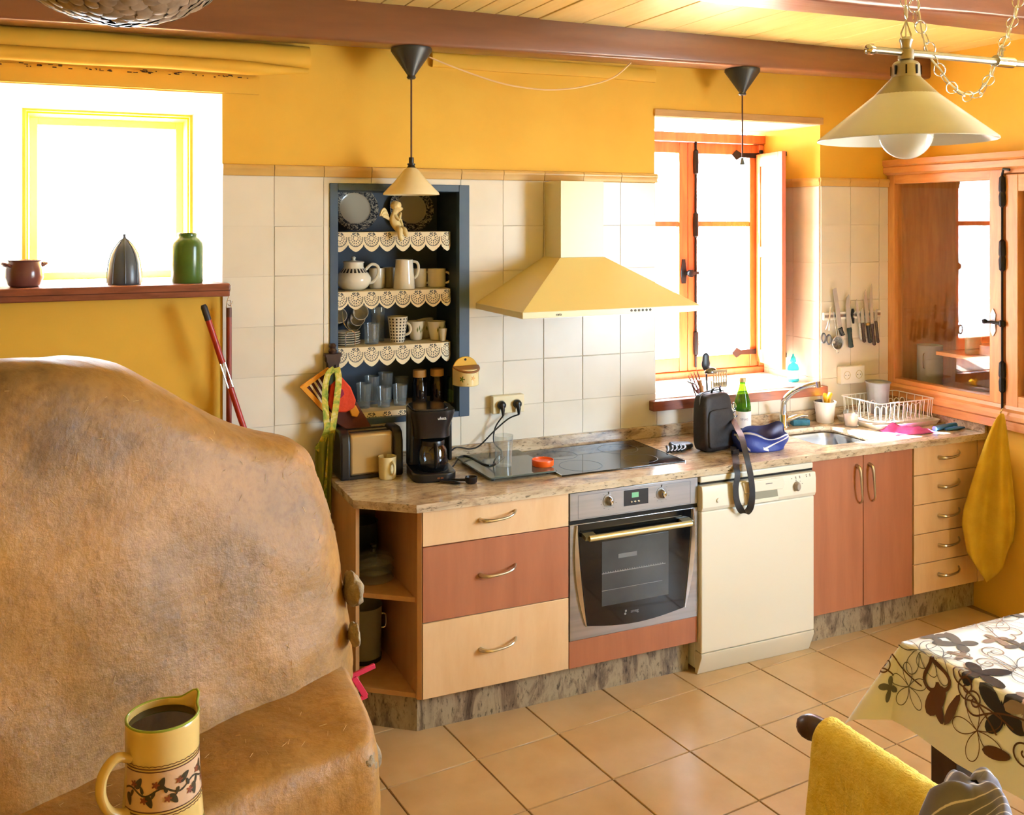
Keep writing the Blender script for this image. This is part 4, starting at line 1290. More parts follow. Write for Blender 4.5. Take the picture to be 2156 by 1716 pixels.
nodes = [((0, 0, 0.024), (0.026, 0.025)), ((0.002, 0.0, 0.046), (0.025, 0.024)), ((0.004, 0.0, 0.066), (0.022, 0.020)), ((0.010, 0.0, 0.080), 0.012), ((0.018, 0.0, 0.094), (0.020, 0.019)), ((0.022, 0.0, 0.106), (0.021, 0.020)),
         # legs: thigh forward, knee over the shelf edge, shin hanging, foot
         ((0.020, -0.022, 0.011), 0.0155), ((0.028, -0.050, 0.006), 0.0135), ((0.027, -0.056, -0.026), 0.0105), ((0.034, -0.064, -0.040), 0.006),
         ((0.030, 0.000, 0.011), 0.0155), ((0.048, -0.036, 0.006), 0.0135), ((0.052, -0.048, -0.014), 0.0105), ((0.056, -0.058, -0.022), 0.006),
         # near arm folded up to the chin
         ((0.008, -0.017, 0.066), 0.0085), ((0.026, -0.026, 0.046), 0.0075), ((0.032, -0.014, 0.073), 0.006), ((0.033, -0.008, 0.080), 0.006),
         # far arm resting on the knee
         ((0.012, 0.015, 0.066), 0.0085), ((0.034, 0.012, 0.048), 0.0075), ((0.040, -0.004, 0.022), 0.0055), ((0.043, -0.012, 0.016), 0.005),
         # nose and chin
         ((0.0440, -0.002, 0.0965), 0.0042)]
edges = [(0, 1), (1, 2), (2, 3), (3, 4), (4, 5), (0, 6), (6, 7), (7, 8), (8, 9), (0, 10), (10, 11), (11, 12), (12, 13), (2, 14), (14, 15), (15, 16), (16, 17), (2, 18), (18, 19), (19, 20), (20, 21), (4, 22)]
skin_body('body', nodes, edges, MAT['cream_fig'], ch)
def curl(u, v):
    a, e = u * 2 * math.pi, (v - 0.5) * math.pi
    d = Vector((math.cos(a) * math.cos(e), math.sin(a) * math.cos(e), math.sin(e)))
    r = 1 + 0.10 * nz(d * 3.2, 1.0, 4) + 0.05 * nz(d * 8, 1.0, 5)
    return (0.013 + d.x * 0.0235 * r, d.y * 0.0225 * r, 0.110 + d.z * 0.0185 * r)
MB().sheet(curl, 28, 16).build('curls', MAT['cream_fig'], ch, angle=180)
for s_ in (-1, 1):
    def wing(u, v, s_=s_):
        # rounded wing swept back, with feather ridges
        w = 0.036 * math.sin(math.pi * min(1, 0.12 + 0.88 * u) ** 0.8) ** 0.6
        x = -0.014 - 0.032 * u - 0.014 * (v - 0.3)
        z = 0.064 + 0.018 * math.sin(u * 2.4) + (v - 0.55) * w * 1.35 - 0.012 * u * u
        y = s_ * (0.012 + 0.020 * u) + 0.0022 * math.sin(v * 18)
        return (x, y, z)
    MB().sheet(wing, 14, 18).build('wing', MAT['cream_fig'], ch, solid=0.004, angle=180)
eb = MB()
for s_ in (-1, 1):
    eb.lathe([(0, 0.0012), (0.0022, 0.0006), (0.0026, 0)], 10, (0.0385, s_ * 0.009, 0.1005), Matrix.Rotation(R(75), 4, 'Y'))
eb.build('eye', MAT['cream_fig'], ch)

# shelf 2: teapot, mugs, pitcher
p = at(745, 612, 0.11)
tp = thing('teapot', 'round white teapot with black shoulder stripes on the second niche shelf', 'teapot', (p.x, 0.115, 1.5895))
body = [(0.040, 0.0), (0.060, 0.012), (0.074, 0.035), (0.074, 0.052), (0.060, 0.075), (0.046, 0.092), (0.042, 0.098), (0.042, 0.118)]
MB().lathe([(0, 0)] + body + [(0.039, 0.118), (0.039, 0.10), (0, 0.10)], 40).build('body', MAT['china'], tp, angle=60)
lid = MB().lathe([(0.045, 0.115), (0.046, 0.119), (0.040, 0.122), (0.010, 0.125), (0.007, 0.130), (0.010, 0.137), (0.006, 0.142), (0, 0.143)], 28).build('lid', MAT['china'], tp, angle=60)
b = MB()
b.tube(spline([(0.050, -0.01, 0.085), (0.075, -0.014, 0.108), (0.102, -0.016, 0.098), (0.104, -0.016, 0.065), (0.085, -0.014, 0.035), (0.066, -0.012, 0.028)], 5), 0.0065, 8)
b.build('handle', MAT['china'], tp)
b = MB().tube([(-0.06, 0.01, 0.04), (-0.085, 0.012, 0.065), (-0.098, 0.014, 0.095)], [0.016, 0.012, 0.009], 10)
b.build('spout', MAT['china'], tp)
for i in range(22):
    a0 = 2 * math.pi * i / 22
    vs = []
    for (rr, zz), wd in (((0.0615, 0.0745), 0.085), ((0.0472, 0.0915), 0.06)):
        for s_ in (-1, 1):
            vs.append((rr * math.cos(a0 + s_ * wd), rr * math.sin(a0 + s_ * wd), zz))
    MB().add(vs, [(0, 1, 3, 2)]).build('stripe', MAT['black_print'], tp, smooth=False)
p = at(796, 608, 0.15)
mug('white_mug', 'white mug half hidden behind the teapot handle', (p.x, 0.17, 1.5895), 0.034, 0.036, 0.088, MAT['china'], R(100), group='white mugs in the niche')
p = at(823, 608, 0.2)
mug('grey_mug', 'shaded grey mug behind the left side of the white pitcher', (p.x, 0.215, 1.5895), 0.032, 0.034, 0.088, MAT['china_grey'], R(90))
p = at(851, 610, 0.10)
t = thing('pitcher', 'tall plain white pitcher in the middle of the second niche shelf', 'pitcher', (p.x, 0.10, 1.5895))
MB().lathe(vessel([(0.046, 0), (0.047, 0.004), (0.044, 0.04), (0.040, 0.085), (0.037, 0.122), (0.038, 0.126)], 0.003), 32).build('body', MAT['china'], t, angle=60)
b = MB().tube(spline([(0.033, -0.012, 0.118), (0.052, -0.02, 0.112), (0.058, -0.022, 0.09), (0.052, -0.02, 0.06), (0.040, -0.016, 0.045)], 5), 0.006, 8)
b.build('handle', MAT['china'], t)
p = at(886, 609, 0.15)
mug('white_mug', 'white mug tucked behind the right side of the white pitcher', (p.x, 0.17, 1.5895), 0.033, 0.035, 0.082, MAT['china'], R(-35), group='white mugs in the niche')
p = at(920, 608, 0.13)
mug('white_mug', 'rightmost white mug on the second niche shelf', (p.x, 0.135, 1.5895), 0.040, 0.041, 0.082, MAT['china'], R(-25), group='white mugs in the niche')

# shelf 3: saucers, hanging cups on a wire stand, glasses, dotted mug, leafy cups
ws = at(735, 735, 0.09)
for i in range(6):
    o = MB().lathe([(0, 0.002), (0.03, 0.002), (0.034, 0.005), (0.058, 0.011), (0.060, 0.011), (0.058, 0.008), (0.034, 0.001), (0.03, 0.0), (0, 0.0)], 36).build('saucer', MAT['china'], None, loc=(-0.105 + 0.002 * math.sin(i * 2), 0.105, 1.3585 + 0.0095 * i))
    tag(o, ('lowest', 'second lowest', 'third lowest', 'third highest', 'second highest', 'topmost')[i] + ' white saucer of the stack under the hanging cups', 'saucer', 'stacked saucers in the niche')
wr_ = thing('cup_stand', 'chromed wire cup stand holding hanging cups over the saucers', 'stand', (-0.105, 0.1, 1.3585))
b = MB()
b.tube(spline([(-0.02, -0.066, 0.0), (-0.02, -0.066, 0.05), (-0.012, -0.066, 0.063), (0.0, -0.066, 0.066), (0.012, -0.066, 0.063), (0.02, -0.066, 0.05), (0.02, -0.066, 0.0)], 4), 0.0024, 6)
b.build('front_loop', MAT['wire'], wr_)
b = MB().tube(spline([(0.0, -0.066, 0.066), (-0.022, -0.05, 0.095), (-0.024, -0.03, 0.16), (-0.01, 0.0, 0.19), (0.03, -0.02, 0.196), (0.055, -0.06, 0.185), (0.06, -0.075, 0.195)], 4), 0.0020, 6)
b.build('hook_arm', MAT['wire'], wr_)
b = MB().tube(spline([(-0.01, 0.0, 0.19), (-0.04, -0.02, 0.192), (-0.052, -0.06, 0.18), (-0.055, -0.07, 0.19)], 4), 0.0020, 6)
b.build('hook_arm', MAT['wire'], wr_)
def hang_cup(x, y, z, ry, rx, lab):
    t = thing('hanging_cup', lab, 'cup', (x, y, z), 0, 'cups hanging on the wire stand', (R(rx), R(ry), 0))
    MB().lathe(vessel([(0.022, 0), (0.027, 0.006), (0.031, 0.03), (0.033, 0.055)], 0.002), 28).build('cup', MAT['china_grey'], t, angle=60)
    b = MB(); ring_handle(b, 0.029, 0.012, 0.044, 0.017, 0.0035, 10, R(90)); b.build('handle', MAT['china_grey'], t)
p = at(760, 668, 0.06); hang_cup(p.x, 0.115, p.z + 0.012, 0, 80, 'nearest cup of the hanging row, mouth towards the room')
p = at(752, 678, 0.12); hang_cup(p.x, 0.165, p.z + 0.008, 0, 80, 'middle cup of the hanging row behind the nearest one')
p = at(745, 684, 0.17); hang_cup(p.x, 0.215, p.z + 0.0, 0, 80, 'hindmost cup of the hanging row, half covered by the others')
p = at(713, 672, 0.1); hang_cup(p.x - 0.002, 0.13, p.z, 0, 70, 'single cup hanging against the left side of the niche')
p = at(783, 738, 0.09)
tumbler('tumbler', 'clear tumbler right of the saucers on the third niche shelf', (p.x, 0.095, 1.3585), 0.030, 0.034, 0.088, MAT['glass_dim'])
p = at(797, 735, 0.17)
tumbler('tall_glass', 'tall clear glass standing behind the tumbler by the saucers', (p.x, 0.18, 1.3585), 0.028, 0.032, 0.15, MAT['glass_dim'])
p = at(838, 727, 0.10)
dm = mug('dotted_mug', 'tapered white mug with rows of black squares on the third niche shelf', (p.x - 0.002, 0.10, 1.3585), 0.030, 0.044, 0.112, MAT['china'], R(-30), 0.024, hr=0.0055, z0=0.3, z1=0.75)
for c in range(16):
    for q in range(8):
        zz = 0.008 + q * 0.0135
        a0 = 2 * math.pi * c / 16
        if not (-2.9 < a0 - 2 * math.pi < -0.2):
            continue
        hw, hh = 0.0034, 0.0036
        vs = []
        for dz in (-hh, hh):
            rr = 0.030 + 0.014 * (zz + dz) / 0.112 + 0.0004
            for s_ in (-1, 1):
                vs.append((rr * math.cos(a0 + s_ * hw / rr), rr * math.sin(a0 + s_ * hw / rr), zz + dz))
        MB().add(vs, [(0, 1, 3, 2)]).build('square_dot', MAT['black_print'], dm, smooth=False)
MAT['leaf_print'] = M('leaf_print', '6d7a3c', 0.5)
def leaf_cup(lab, loc, rot, h_=0.082):
    t = mug('leaf_cup', lab, loc, 0.027, 0.041, h_, MAT['china'], R(20), 0.018, 'leaf-printed cups in the niche', 'cup', rot, 0.003, 0.45, 0.9)
    for k_ in range(5):
        a0, zz = R(-100 + 14 * k_), 0.045 + 0.008 * math.sin(k_ * 2)
        vs = []
        for (da, dz) in ((0, -0.012), (0.10, 0), (0, 0.014), (-0.10, 0)):
            rr = 0.027 + 0.014 * (zz + dz) / h_ + 0.0005
            vs.append((rr * math.cos(a0 + da), rr * math.sin(a0 + da), zz + dz))
        MB().add(vs, [(0, 1, 2, 3)]).build('leaf', MAT['leaf_print'], t, smooth=False)
    return t
p = at(878, 718, 0.15); leaf_cup('leaf-printed cup right beside the dotted mug', (p.x, 0.16, 1.3587), None)
p = at(918, 720, 0.12); leaf_cup('leaf-printed cup at the right end of the third niche shelf', (p.x, 0.115, 1.3587), None)
p = at(910, 695, 0.14); leaf_cup('leaf-printed cup leaning behind the rightmost cup', (p.x - 0.004, 0.20, 1.3605), (0, R(-8), 0))
p = at(928, 705, 0.09); o = tumbler('egg_cup', 'small cream beaker in front of the rightmost leaf-printed cup', (p.x + 0.0, 0.062, 1.3587), 0.012, 0.018, 0.055, MAT['china'], 'beaker')

# shelf 4: stacked tumblers, two brown jars, green candle glass
z4 = 1.0848
spots = [(766, 0.11, 0.105, 'cut-glass tumbler at the left of the bottom niche shelf'), (783, 0.19, 0.12, 'tall cut-glass tumbler behind the left one on the bottom shelf'), (808, 0.10, 0.085, 'straight tumbler in the middle of the bottom niche shelf'), (812, 0.2, 0.13, 'tallest clear glass at the back of the bottom niche shelf'), (842, 0.11, 0.088, 'straight tumbler next to the brown jars'), (846, 0.2, 0.105, 'clear glass behind the tumbler next to the brown jars')]
for (u, y, h_, lab) in spots:
    p = at(u, 850, y)
    tumbler('tumbler', lab, (p.x, y, z4), 0.026, 0.033, h_, MAT['glass_dim'], group='tumblers on the bottom niche shelf')
MAT['brown_glass'] = thin_glass('brown_glass', tint='5a4740', ior=1.5, extra=0.03, tcol=('2a211e', 0.45))
MAT['cork'] = M('beech_stopper', 'd8ab68', 0.6, col2='cf9f5a', scale=20)
for u, fill, lab in ((885, None, 'brown storage jar with wooden stopper, left of the pair'), (922, '6b3328', 'brown storage jar with wooden stopper and red contents, right of the pair')):
    p = at(u, 855, 0.1)
    t = thing('storage_jar', lab, 'jar', (p.x, 0.11, z4), 0, 'brown jars in the niche')
    MB().lathe(vessel([(0.031, 0), (0.032, 0.003), (0.032, 0.09), (0.028, 0.10), (0.026, 0.118)], 0.0025), 28).build('jar', MAT['brown_glass'], t, angle=50)
    MB().lathe([(0, 0.116), (0.029, 0.116), (0.030, 0.118), (0.030, 0.144), (0.028, 0.147), (0, 0.147)], 28).build('stopper', MAT['cork'], t, angle=50)
    if fill:
        MB().lathe([(0, 0.004), (0.0285, 0.004), (0.0285, 0.045), (0, 0.045)], 24).build('contents', M('red_spice', fill, 0.8), t, angle=50)
    else:
        MB().lathe([(0, 0.004), (0.0285, 0.004), (0.0285, 0.075), (0, 0.075)], 24).build('contents', M('dark_beans', '241a16', 0.8), t, angle=50)
p = at(955, 858, 0.07)
t = thing('candle_glass', 'slim green glass with a yellow-green candle at the right of the bottom niche shelf', 'candle', (p.x - 0.004, 0.075, z4))
MB().lathe(vessel([(0.023, 0), (0.024, 0.112)], 0.002), 24).build('glass', thin_glass('green_tinted_glass', tint='a9c98a', extra=0.03, tcol=('3f6a2a', 0.25)), t, angle=50)
MB().lathe([(0, 0.003), (0.0205, 0.003), (0.0205, 0.055), (0, 0.053)], 20).build('candle', M('lime_wax', 'b4c83a', 0.5), t, angle=50)
# ================================================================ THINGS ON THE WALLS, SILLS AND CEILING
# left sill: three pots
MAT['brown_pot'] = M('brown_glaze', '5b3432', 0.2, col2='6b4440', scale=4)
MAT['slate_glaze'] = M('slate_grey_glaze', '4c5560', 0.3, col2='444c57', scale=3)
MAT['green_glaze'] = M('olive_green_glaze', '3c5a24', 0.22, col2='456a2a', scale=4)
p = at(52, 600, 0.05)
t = thing('brown_crock', 'squat brown earthenware pot with small lugs on the left window sill', 'pot', (p.x, 0.045, 1.6425))
MB().lathe(vessel([(0.047, 0), (0.055, 0.008), (0.064, 0.035), (0.063, 0.065), (0.056, 0.085), (0.054, 0.092), (0.061, 0.098)], 0.004), 36).build('body', MAT['brown_pot'], t, angle=60)
for a in (R(200), R(20)):
    b = MB(); q = [(0.058 * math.cos(a + d), 0.058 * math.sin(a + d), 0.082) for d in (-0.35,)] 
    pts = [(0.057 * math.cos(a - 0.4), 0.057 * math.sin(a - 0.4), 0.076), (0.073 * math.cos(a - 0.2), 0.073 * math.sin(a - 0.2), 0.085), (0.073 * math.cos(a + 0.2), 0.073 * math.sin(a + 0.2), 0.085), (0.057 * math.cos(a + 0.4), 0.057 * math.sin(a + 0.4), 0.076)]
    MB().tube(spline(pts, 4), 0.006, 8).build('lug', MAT['brown_pot'], t)
p = at(262, 596, 0.05)
t = thing('slate_dome_jar', 'slate grey dome-shaped jar with pointed tip on the left window sill', 'jar', (p.x, 0.045, 1.6425))
prof = [(0, 0), (0.060, 0), (0.0615, 0.006), (0.061, 0.04), (0.057, 0.08), (0.048, 0.115), (0.034, 0.142), (0.018, 0.162), (0.008, 0.172), (0.005, 0.182), (0.0065, 0.19), (0, 0.193)]
MB().lathe(prof, 40).build('body', MAT['slate_glaze'], t, angle=60)
for a in range(0, 360, 45):
    pts = [(r * 1.0 * math.cos(R(a)), r * 1.0 * math.sin(R(a)), z) for r, z in prof[2:9]]
    MB().tube(pts, 0.0028, 6).build('rib', MAT['slate_glaze'], t)
p = at(394, 593, 0.05)
t = thing('green_jar', 'tall olive green glazed jar at the right end of the left window sill', 'jar', (p.x, 0.045, 1.6425))
MB().lathe(vessel([(0.057, 0), (0.0595, 0.005), (0.060, 0.14), (0.058, 0.155), (0.045, 0.172), (0.036, 0.178), (0.036, 0.185), (0.037, 0.190), (0.034, 0.194)], 0.004), 40).build('body', MAT['green_glaze'], t, angle=60)

# red-handled fire tongs and a red pole hanging by the left window
MAT['red_grip'] = M('red_rubber_grip', 'a82a1a', 0.4)
MAT['red_pole'] = M('dull_red_pole', '8a3222', 0.45)
MAT['dark_cap'] = M('dark_grip_end', '2d2c30', 0.5)
a_ = at(428, 642, -0.10); b_ = at(508, 885, -0.10)
t = thing('fire_tongs', 'slanting red-handled tool with dark grip end below the left window', 'tool', tuple(b_))
A_ = a_ - b_
def lerp(f): return A_ * (1 - f)
MB().tube([lerp(0.0), lerp(0.02), lerp(0.13)], [0.009, 0.0125, 0.0125], 12).build('grip_end', MAT['dark_cap'], t)
MB().tube([lerp(0.125), lerp(0.50)], 0.0115, 12).build('grip', MAT['red_grip'], t)
dx = Vector((0.008, 0, 0.004))
for s_ in (-1, 1):
    MB().tube([lerp(0.49) + dx * s_, lerp(0.72) + dx * s_], 0.0028, 8).build('steel_rod', MAT['chrome'], t)
MB().tube([lerp(0.715), lerp(1.0), lerp(1.7)], 0.0115, 12).build('lower_tube', MAT['red_grip'], t)
p = at(482, 660, -0.05); q = at(482, 880, -0.05)
t = thing('red_pole', 'upright dull red pole with a metal eye hanging from a hook', 'pole', tuple(q))
H_ = p.z - q.z
MB().tube([(0, 0, -0.25), (0, 0, H_ - 0.012)], 0.0105, 12).build('pole', MAT['red_pole'], t)
MB().tube([(0, 0, H_ - 0.014), (0, 0, H_ + 0.022)], 0.0108, 12).build('ferrule', M('brown_ferrule', '5a3325', 0.5), t)
MB().tube([(-0.010, 0, H_ + 0.02), (-0.006, 0, H_ + 0.05), (0.006, 0, H_ + 0.05), (0.010, 0, H_ + 0.02)], 0.0022, 6).build('eye', MAT['wire'], t)
hk = at(482, 628, -0.05)
o = MB().tube(spline([(-0.012, 0, 0.042), (-0.004, 0, 0.05), (0.005, 0, 0.042), (-0.002, 0, 0.01), (-0.008, 0, -0.02), (0.0, 0, -0.032), (0.008, 0, -0.026), (0.010, 0, -0.014)], 5), 0.0018, 6).build('s_hook', MAT['wire'], None, loc=tuple(hk + Vector((0.002, 0.0, 0.004))))
tag(o, 'bright wire S-hook at the right end of the left window sill', 'hook')

# salt box on the niche frame
p = at(987, 806, -0.06)
t = thing('salt_box', 'cream ceramic salt box with wooden lid and painted flowers beside the niche', 'salt box', (p.x, -0.0145, 1.176))
b = MB()
hs = [(0.058 * math.cos(R(180 + 180 * i / 16)), 0.075 * math.sin(R(180 + 180 * i / 16))) for i in range(17)]
b.prism(hs, 0.0, 0.072, 'z')
MAT['cream_glaze'] = M('cream_glaze', 'ecd79b', 0.15)
b.build('box', MAT['cream_glaze'], t, bevel=0.004, angle=40)
MB().prism([(-0.058, 0.0), (0.058, 0.0), (0.058, 0.078)] + [(0.058 * math.cos(R(20 + 140 * i / 12)), 0.078 + 0.055 * math.sin(R(20 + 140 * i / 12)) - 0.012) for i in range(13)] + [(-0.058, 0.078)], -0.006, 0.0, 'y').build('back_plate', M('ochre_glaze', 'e2b03c', 0.2), t, bevel=0.002)
m_ = Matrix.Translation((0, -0.006, 0.076)) @ Matrix.Rotation(R(14), 4, 'X')
MB().prism([(x * 1.04, y * 1.04) for x, y in hs], 0.0, 0.008, 'z', m_).build('lid', wood('lid_wood', '8a5526', 'a66d34', (1, 6, 6), 8, 0.4), t, bevel=0.003)
MB().lathe([(0.0, 0.0012), (0.005, 0.001), (0.0055, 0)], 12, (0.0, -0.006, 0.108), Matrix.Rotation(R(90), 4, 'X')).build('nail_hole', MAT['dark_gap'], t)
def flower(ang, z, col, s):
    vs, n = [], 5
    poly = []
    for i in range(40):
        a = 2 * math.pi * i / 40
        r = s * (0.65 + 0.35 * math.cos(5 * a))
        poly.append((r * math.cos(a), z + r * math.sin(a)))
    for (du, z_) in poly:
        aa = ang + du / 0.066
        vs.append((0.0585 * math.cos(aa) * 1.004, 0.0756 * math.sin(aa) * 1.004, z_))
    MB().add(vs, [tuple(range(40))]).build('flower', M('flower_print', col, 0.4), t, smooth=False)
flower(R(232), 0.032, '5f7a2c', 0.014); flower(R(278), 0.036, 'e2a23a', 0.012); flower(R(325), 0.034, '7f8a5c', 0.013); flower(R(255), 0.012, 'd09a40', 0.004); flower(R(300), 0.055, 'd09a40', 0.004)

# sockets
MAT['socket'] = M('ivory_plastic', 'e6dcb6', 0.35)
MAT['socket_in'] = M('ivory_recess', 'cfc39a', 0.4)
def socket_box(name, lab, x0, x1, z0, z1, deep, sm=None):
    t = thing(name, lab, 'socket', ((x0 + x1) / 2, -0.008, (z0 + z1) / 2))
    w, h_ = (x1 - x0) / 2, (z1 - z0) / 2
    MB().box(-w, w, -deep, 0, -h_, h_).build('housing', sm or MAT['socket'], t, bevel=0.004, seg=3)
    for s_ in (-1, 1):
        f = MB().lathe([(0, -0.002), (0.019, -0.002), (0.0195, 0.0015), (0.022, 0.0015), (0.022, 0)], 28, (s_ * w * 0.5, -deep, 0), Matrix.Rotation(R(90), 4, 'X')).build('socket_face', MAT['socket_in'], t)
        for q in (-1, 1):
            MB().lathe([(0, 0.0005), (0.0025, 0.0005), (0.0025, 0)], 10, (s_ * w * 0.5 + q * 0.0095, -deep - 0.0005, 0), Matrix.Rotation(R(90), 4, 'X')).build('pin_hole', MAT['dark_gap'], f)
    return t
socket_box('double_socket', 'ivory double wall socket with two black plugs above the glass board', 0.509, 0.660, 1.040, 1.118, 0.034)
socket_box('double_socket', 'white empty double wall socket under the knife rack', 2.475, 2.637, 1.032, 1.124, 0.03, M('white_socket', 'e9e7de', 0.35))
def plug_cord(lab, sx, pts):
    t = thing('plug_cord', lab, 'power cord', (sx, -0.042, 1.079))
    mm = Matrix.Rotation(R(90), 4, 'X')
    MB().lathe([(0, 0.0), (0.018, 0.0), (0.019, 0.006), (0.017, 0.018), (0.011, 0.024), (0, 0.026)], 24, (0, 0, 0), mm).build('plug', MAT['black_plastic'], t)
    MB().tube([(0, -0.014, 0), (0.001, -0.02, -0.02), (0.002, -0.018, -0.045)], [0.011, 0.009, 0.005], 10).build('strain_relief', MAT['black_plastic'], t)
    path = [Vector((0.002, -0.018, -0.045))] + [Vector(p_) - Vector((sx, -0.042, 1.079)) for p_ in pts]
    MB().tube(spline(path, 6), 0.0034, 8).build('cord', MAT['black_plastic'], t)
    return t
w4 = (0.660 - 0.509) / 4
plug_cord('black cord dropping from the left plug behind the drinking glass', 0.509 + w4, [tuple(at(1043, 900, -0.05)), tuple(at(1040, 930, -0.05)), (0.535, -0.075, 0.885), (0.50, -0.16, 0.882), tuple(atz(1060, 962, 0.882)), tuple(atz(1030, 980, 0.882)), tuple(atz(990, 962, 0.882)), tuple(atz(968, 962, 0.88)), (0.27, -0.17, 0.866), (0.225, -0.17, 0.868)])
plug_cord('black cord curving from the right plug to the coffee maker', 0.660 - w4, [tuple(at(1070, 882, -0.05)), tuple(at(1040, 908, -0.05)), tuple(at(1010, 938, -0.05)), tuple(at(990, 945, -0.05)), tuple(at(968, 942, -0.06)), tuple(at(955, 945, -0.09)), (0.232, -0.13, 0.885)])

# knife rack on the right of the sink window
zr_ = 1.388
kr = thing('knife_rack', 'white magnetic knife bar on the tiles right of the sink window', 'knife rack', (2.57, -0.008, zr_))
MB().box(-0.195, 0.195, -0.014, 0.0, -0.02, 0.02).build('bar', M('white_bar', 'e8e8e2', 0.3), kr, bevel=0.003)
MB().box(-0.19, 0.19, -0.0155, -0.014, -0.007, 0.007).build('magnet_strip', MAT['steel'], kr, smooth=False)
MAT['blade'] = M('knife_blade', 'd8dada', 0.22, 0.45)
MAT['black_handle'] = M('black_knife_handle', '1f1d1e', 0.45)
MAT['brown_handle'] = M('brown_knife_handle', '3d2f2a', 0.5, col2='4a3a32', scale=20)
MAT['green_handle'] = M('dark_green_handle', '1f3330', 0.45)
def knife(lab, u, vt, vh, vb, w, mat, tip='point', bol=None, y=-0.030):
    """knife hanging on the bar: blade tip at image row vt, handle from vh to vb"""
    a, h_, b2 = at(u[0], vt, y), at(u[1], vh, y), at(u[2], vb, y)
    t = thing('knife', lab, 'knife', tuple(h_), 0, 'knives on the magnetic bar')
    d = (a - h_); L = d.length; d.normalize()
    X = Vector((d.z, 0, -d.x))
    def P2(s_, x_): 
        q_ = d * s_ + X * x_
        return (q_.x, q_.z)
    if tip == 'square':
        poly = [P2(0, -w), P2(L * 0.98, -w), P2(L, -w * 0.2), P2(L, w), P2(0, w)]
    else:
        poly = [P2(0, -w), P2(L * 0.72, -w * 0.95), P2(L * 0.9, -w * 0.35), P2(L, w * 0.75), P2(L * 0.92, w * 0.95), P2(0, w)]
    MB().prism(poly, -0.001, 0.001, 'y').build('blade', MAT['blade'], t, smooth=False)
    e = b2 - h_; le = e.length; e.normalize()
    pts = [e * (le * f) for f in (0, 0.08, 0.4, 0.8, 0.95, 1.0)]
    MB().tube(pts, [w * 0.8, w * 0.9, w * 0.75, w * 0.85, w * 0.95, w * 0.5], 10, flat=1.0).build('handle', mat, t)
    for f in (0.25, 0.5, 0.75):
        c = e * (le * f)
        MB().lathe([(0, 0.0008), (0.0022, 0.0006), (0.0024, 0)], 8, (c.x, -w * 0.78, c.z), Matrix.Rotation(R(90), 4, 'X')).build('rivet', MAT['chrome'], t)
    if bol:
        MB().tube([e * -0.006, e * 0.006], w * 1.0, 10).build('bolster', M('brass_bolster', 'b89a52', 0.3, 0.9), t)
    return t
knife('long square-ended knife with black handle, second from the left of the bar', (1757, 1769, 1775), 607, 690, 706, 0.013, MAT['black_handle'], 'square')
knife('broad knife with dark green handle in the middle of the bar', (1784, 1788, 1792), 620, 690, 732, 0.015, MAT['green_handle'])
knife('thin pale knife hanging handle-down right of the corkscrew', (1802, 1809, 1813), 630, 680, 716, 0.008, MAT['blade'])
knife('short paring knife with dark handle, fourth from the right', (1815, 1816, 1820), 648, 680, 721, 0.010, MAT['brown_handle'])
knife('knife with brass collar and black handle, third from the right', (1820, 1827, 1832), 610, 682, 722, 0.012, MAT['black_handle'], bol=True)
knife('tall narrow knife with brown handle, second from the right', (1833, 1836, 1841), 597, 682, 727, 0.010, MAT['brown_handle'])
knife('last knife with dark brown handle against the wooden frame', (1844, 1844, 1849), 650, 676, 722, 0.009, MAT['brown_handle'])
# scissors
p = at(1745, 680, -0.03)
t = thing('scissors', 'kitchen scissors with oval handles at the left end of the knife bar', 'scissors', tuple(p))
def px(u, v): 
    q_ = at(u, v, -0.03) - p
    return q_
for (u0, v0, u1, v1, cu, cv) in ((1751, 646, 1742, 685, 1734, 712), (1748, 646, 1746, 684, 1745, 715)):
    MB().tube([px(u0, v0), px((u0 + u1) / 2, (v0 + v1) / 2), px(u1, v1), px((u1 + cu) / 2, (v1 + cv) / 2 - 4)], [0.001, 0.005, 0.005, 0.004], 8, flat=0.4).build('blade', MAT['blade'], t)
    c = px(cu, cv)
    MB().tube([c + Vector((0.014 * math.cos(R(a)), 0, 0.024 * math.sin(R(a)))) for a in range(0, 360, 24)], 0.0045, 8, closed=True).build('finger_loop', M('dark_grey_loop', '55565a', 0.4), t)
# tea strainer
p = at(1764, 722, -0.035)
t = thing('strainer', 'round mesh strainer hanging from the knife bar', 'strainer', tuple(p))
MAT['mesh_m'] = M('steel_mesh', '8d8d88', 0.5, 0.5, col2='6e6e6a', scale=300, bump=0.5)
MB().lathe([(0.034, 0.0), (0.031, -0.014), (0.022, -0.024), (0.0, -0.029)], 28, m=Matrix.Rotation(R(90), 4, 'X')).build('mesh_bowl', MAT['mesh_m'], t, solid=0.001)
MB().tube([(0.035 * math.cos(R(a)), 0, 0.035 * math.sin(R(a))) for a in range(0, 360, 15)], 0.0028, 8, closed=True).build('rim', MAT['blade'], t)
for s_ in (-1, 1):
    q_ = at(1757 + 3 * s_, 655, -0.03) - p
    MB().tube([(s_ * 0.006, 0, 0.034), q_], 0.0018, 6).build('wire_handle', MAT['blade'], t)
MB().tube(spline([(-0.008, 0, -0.036), (-0.007, 0, -0.048), (0, 0, -0.052), (0.007, 0, -0.048), (0.008, 0, -0.036)], 3), 0.0016, 6).build('hook_loop', MAT['blade'], t)
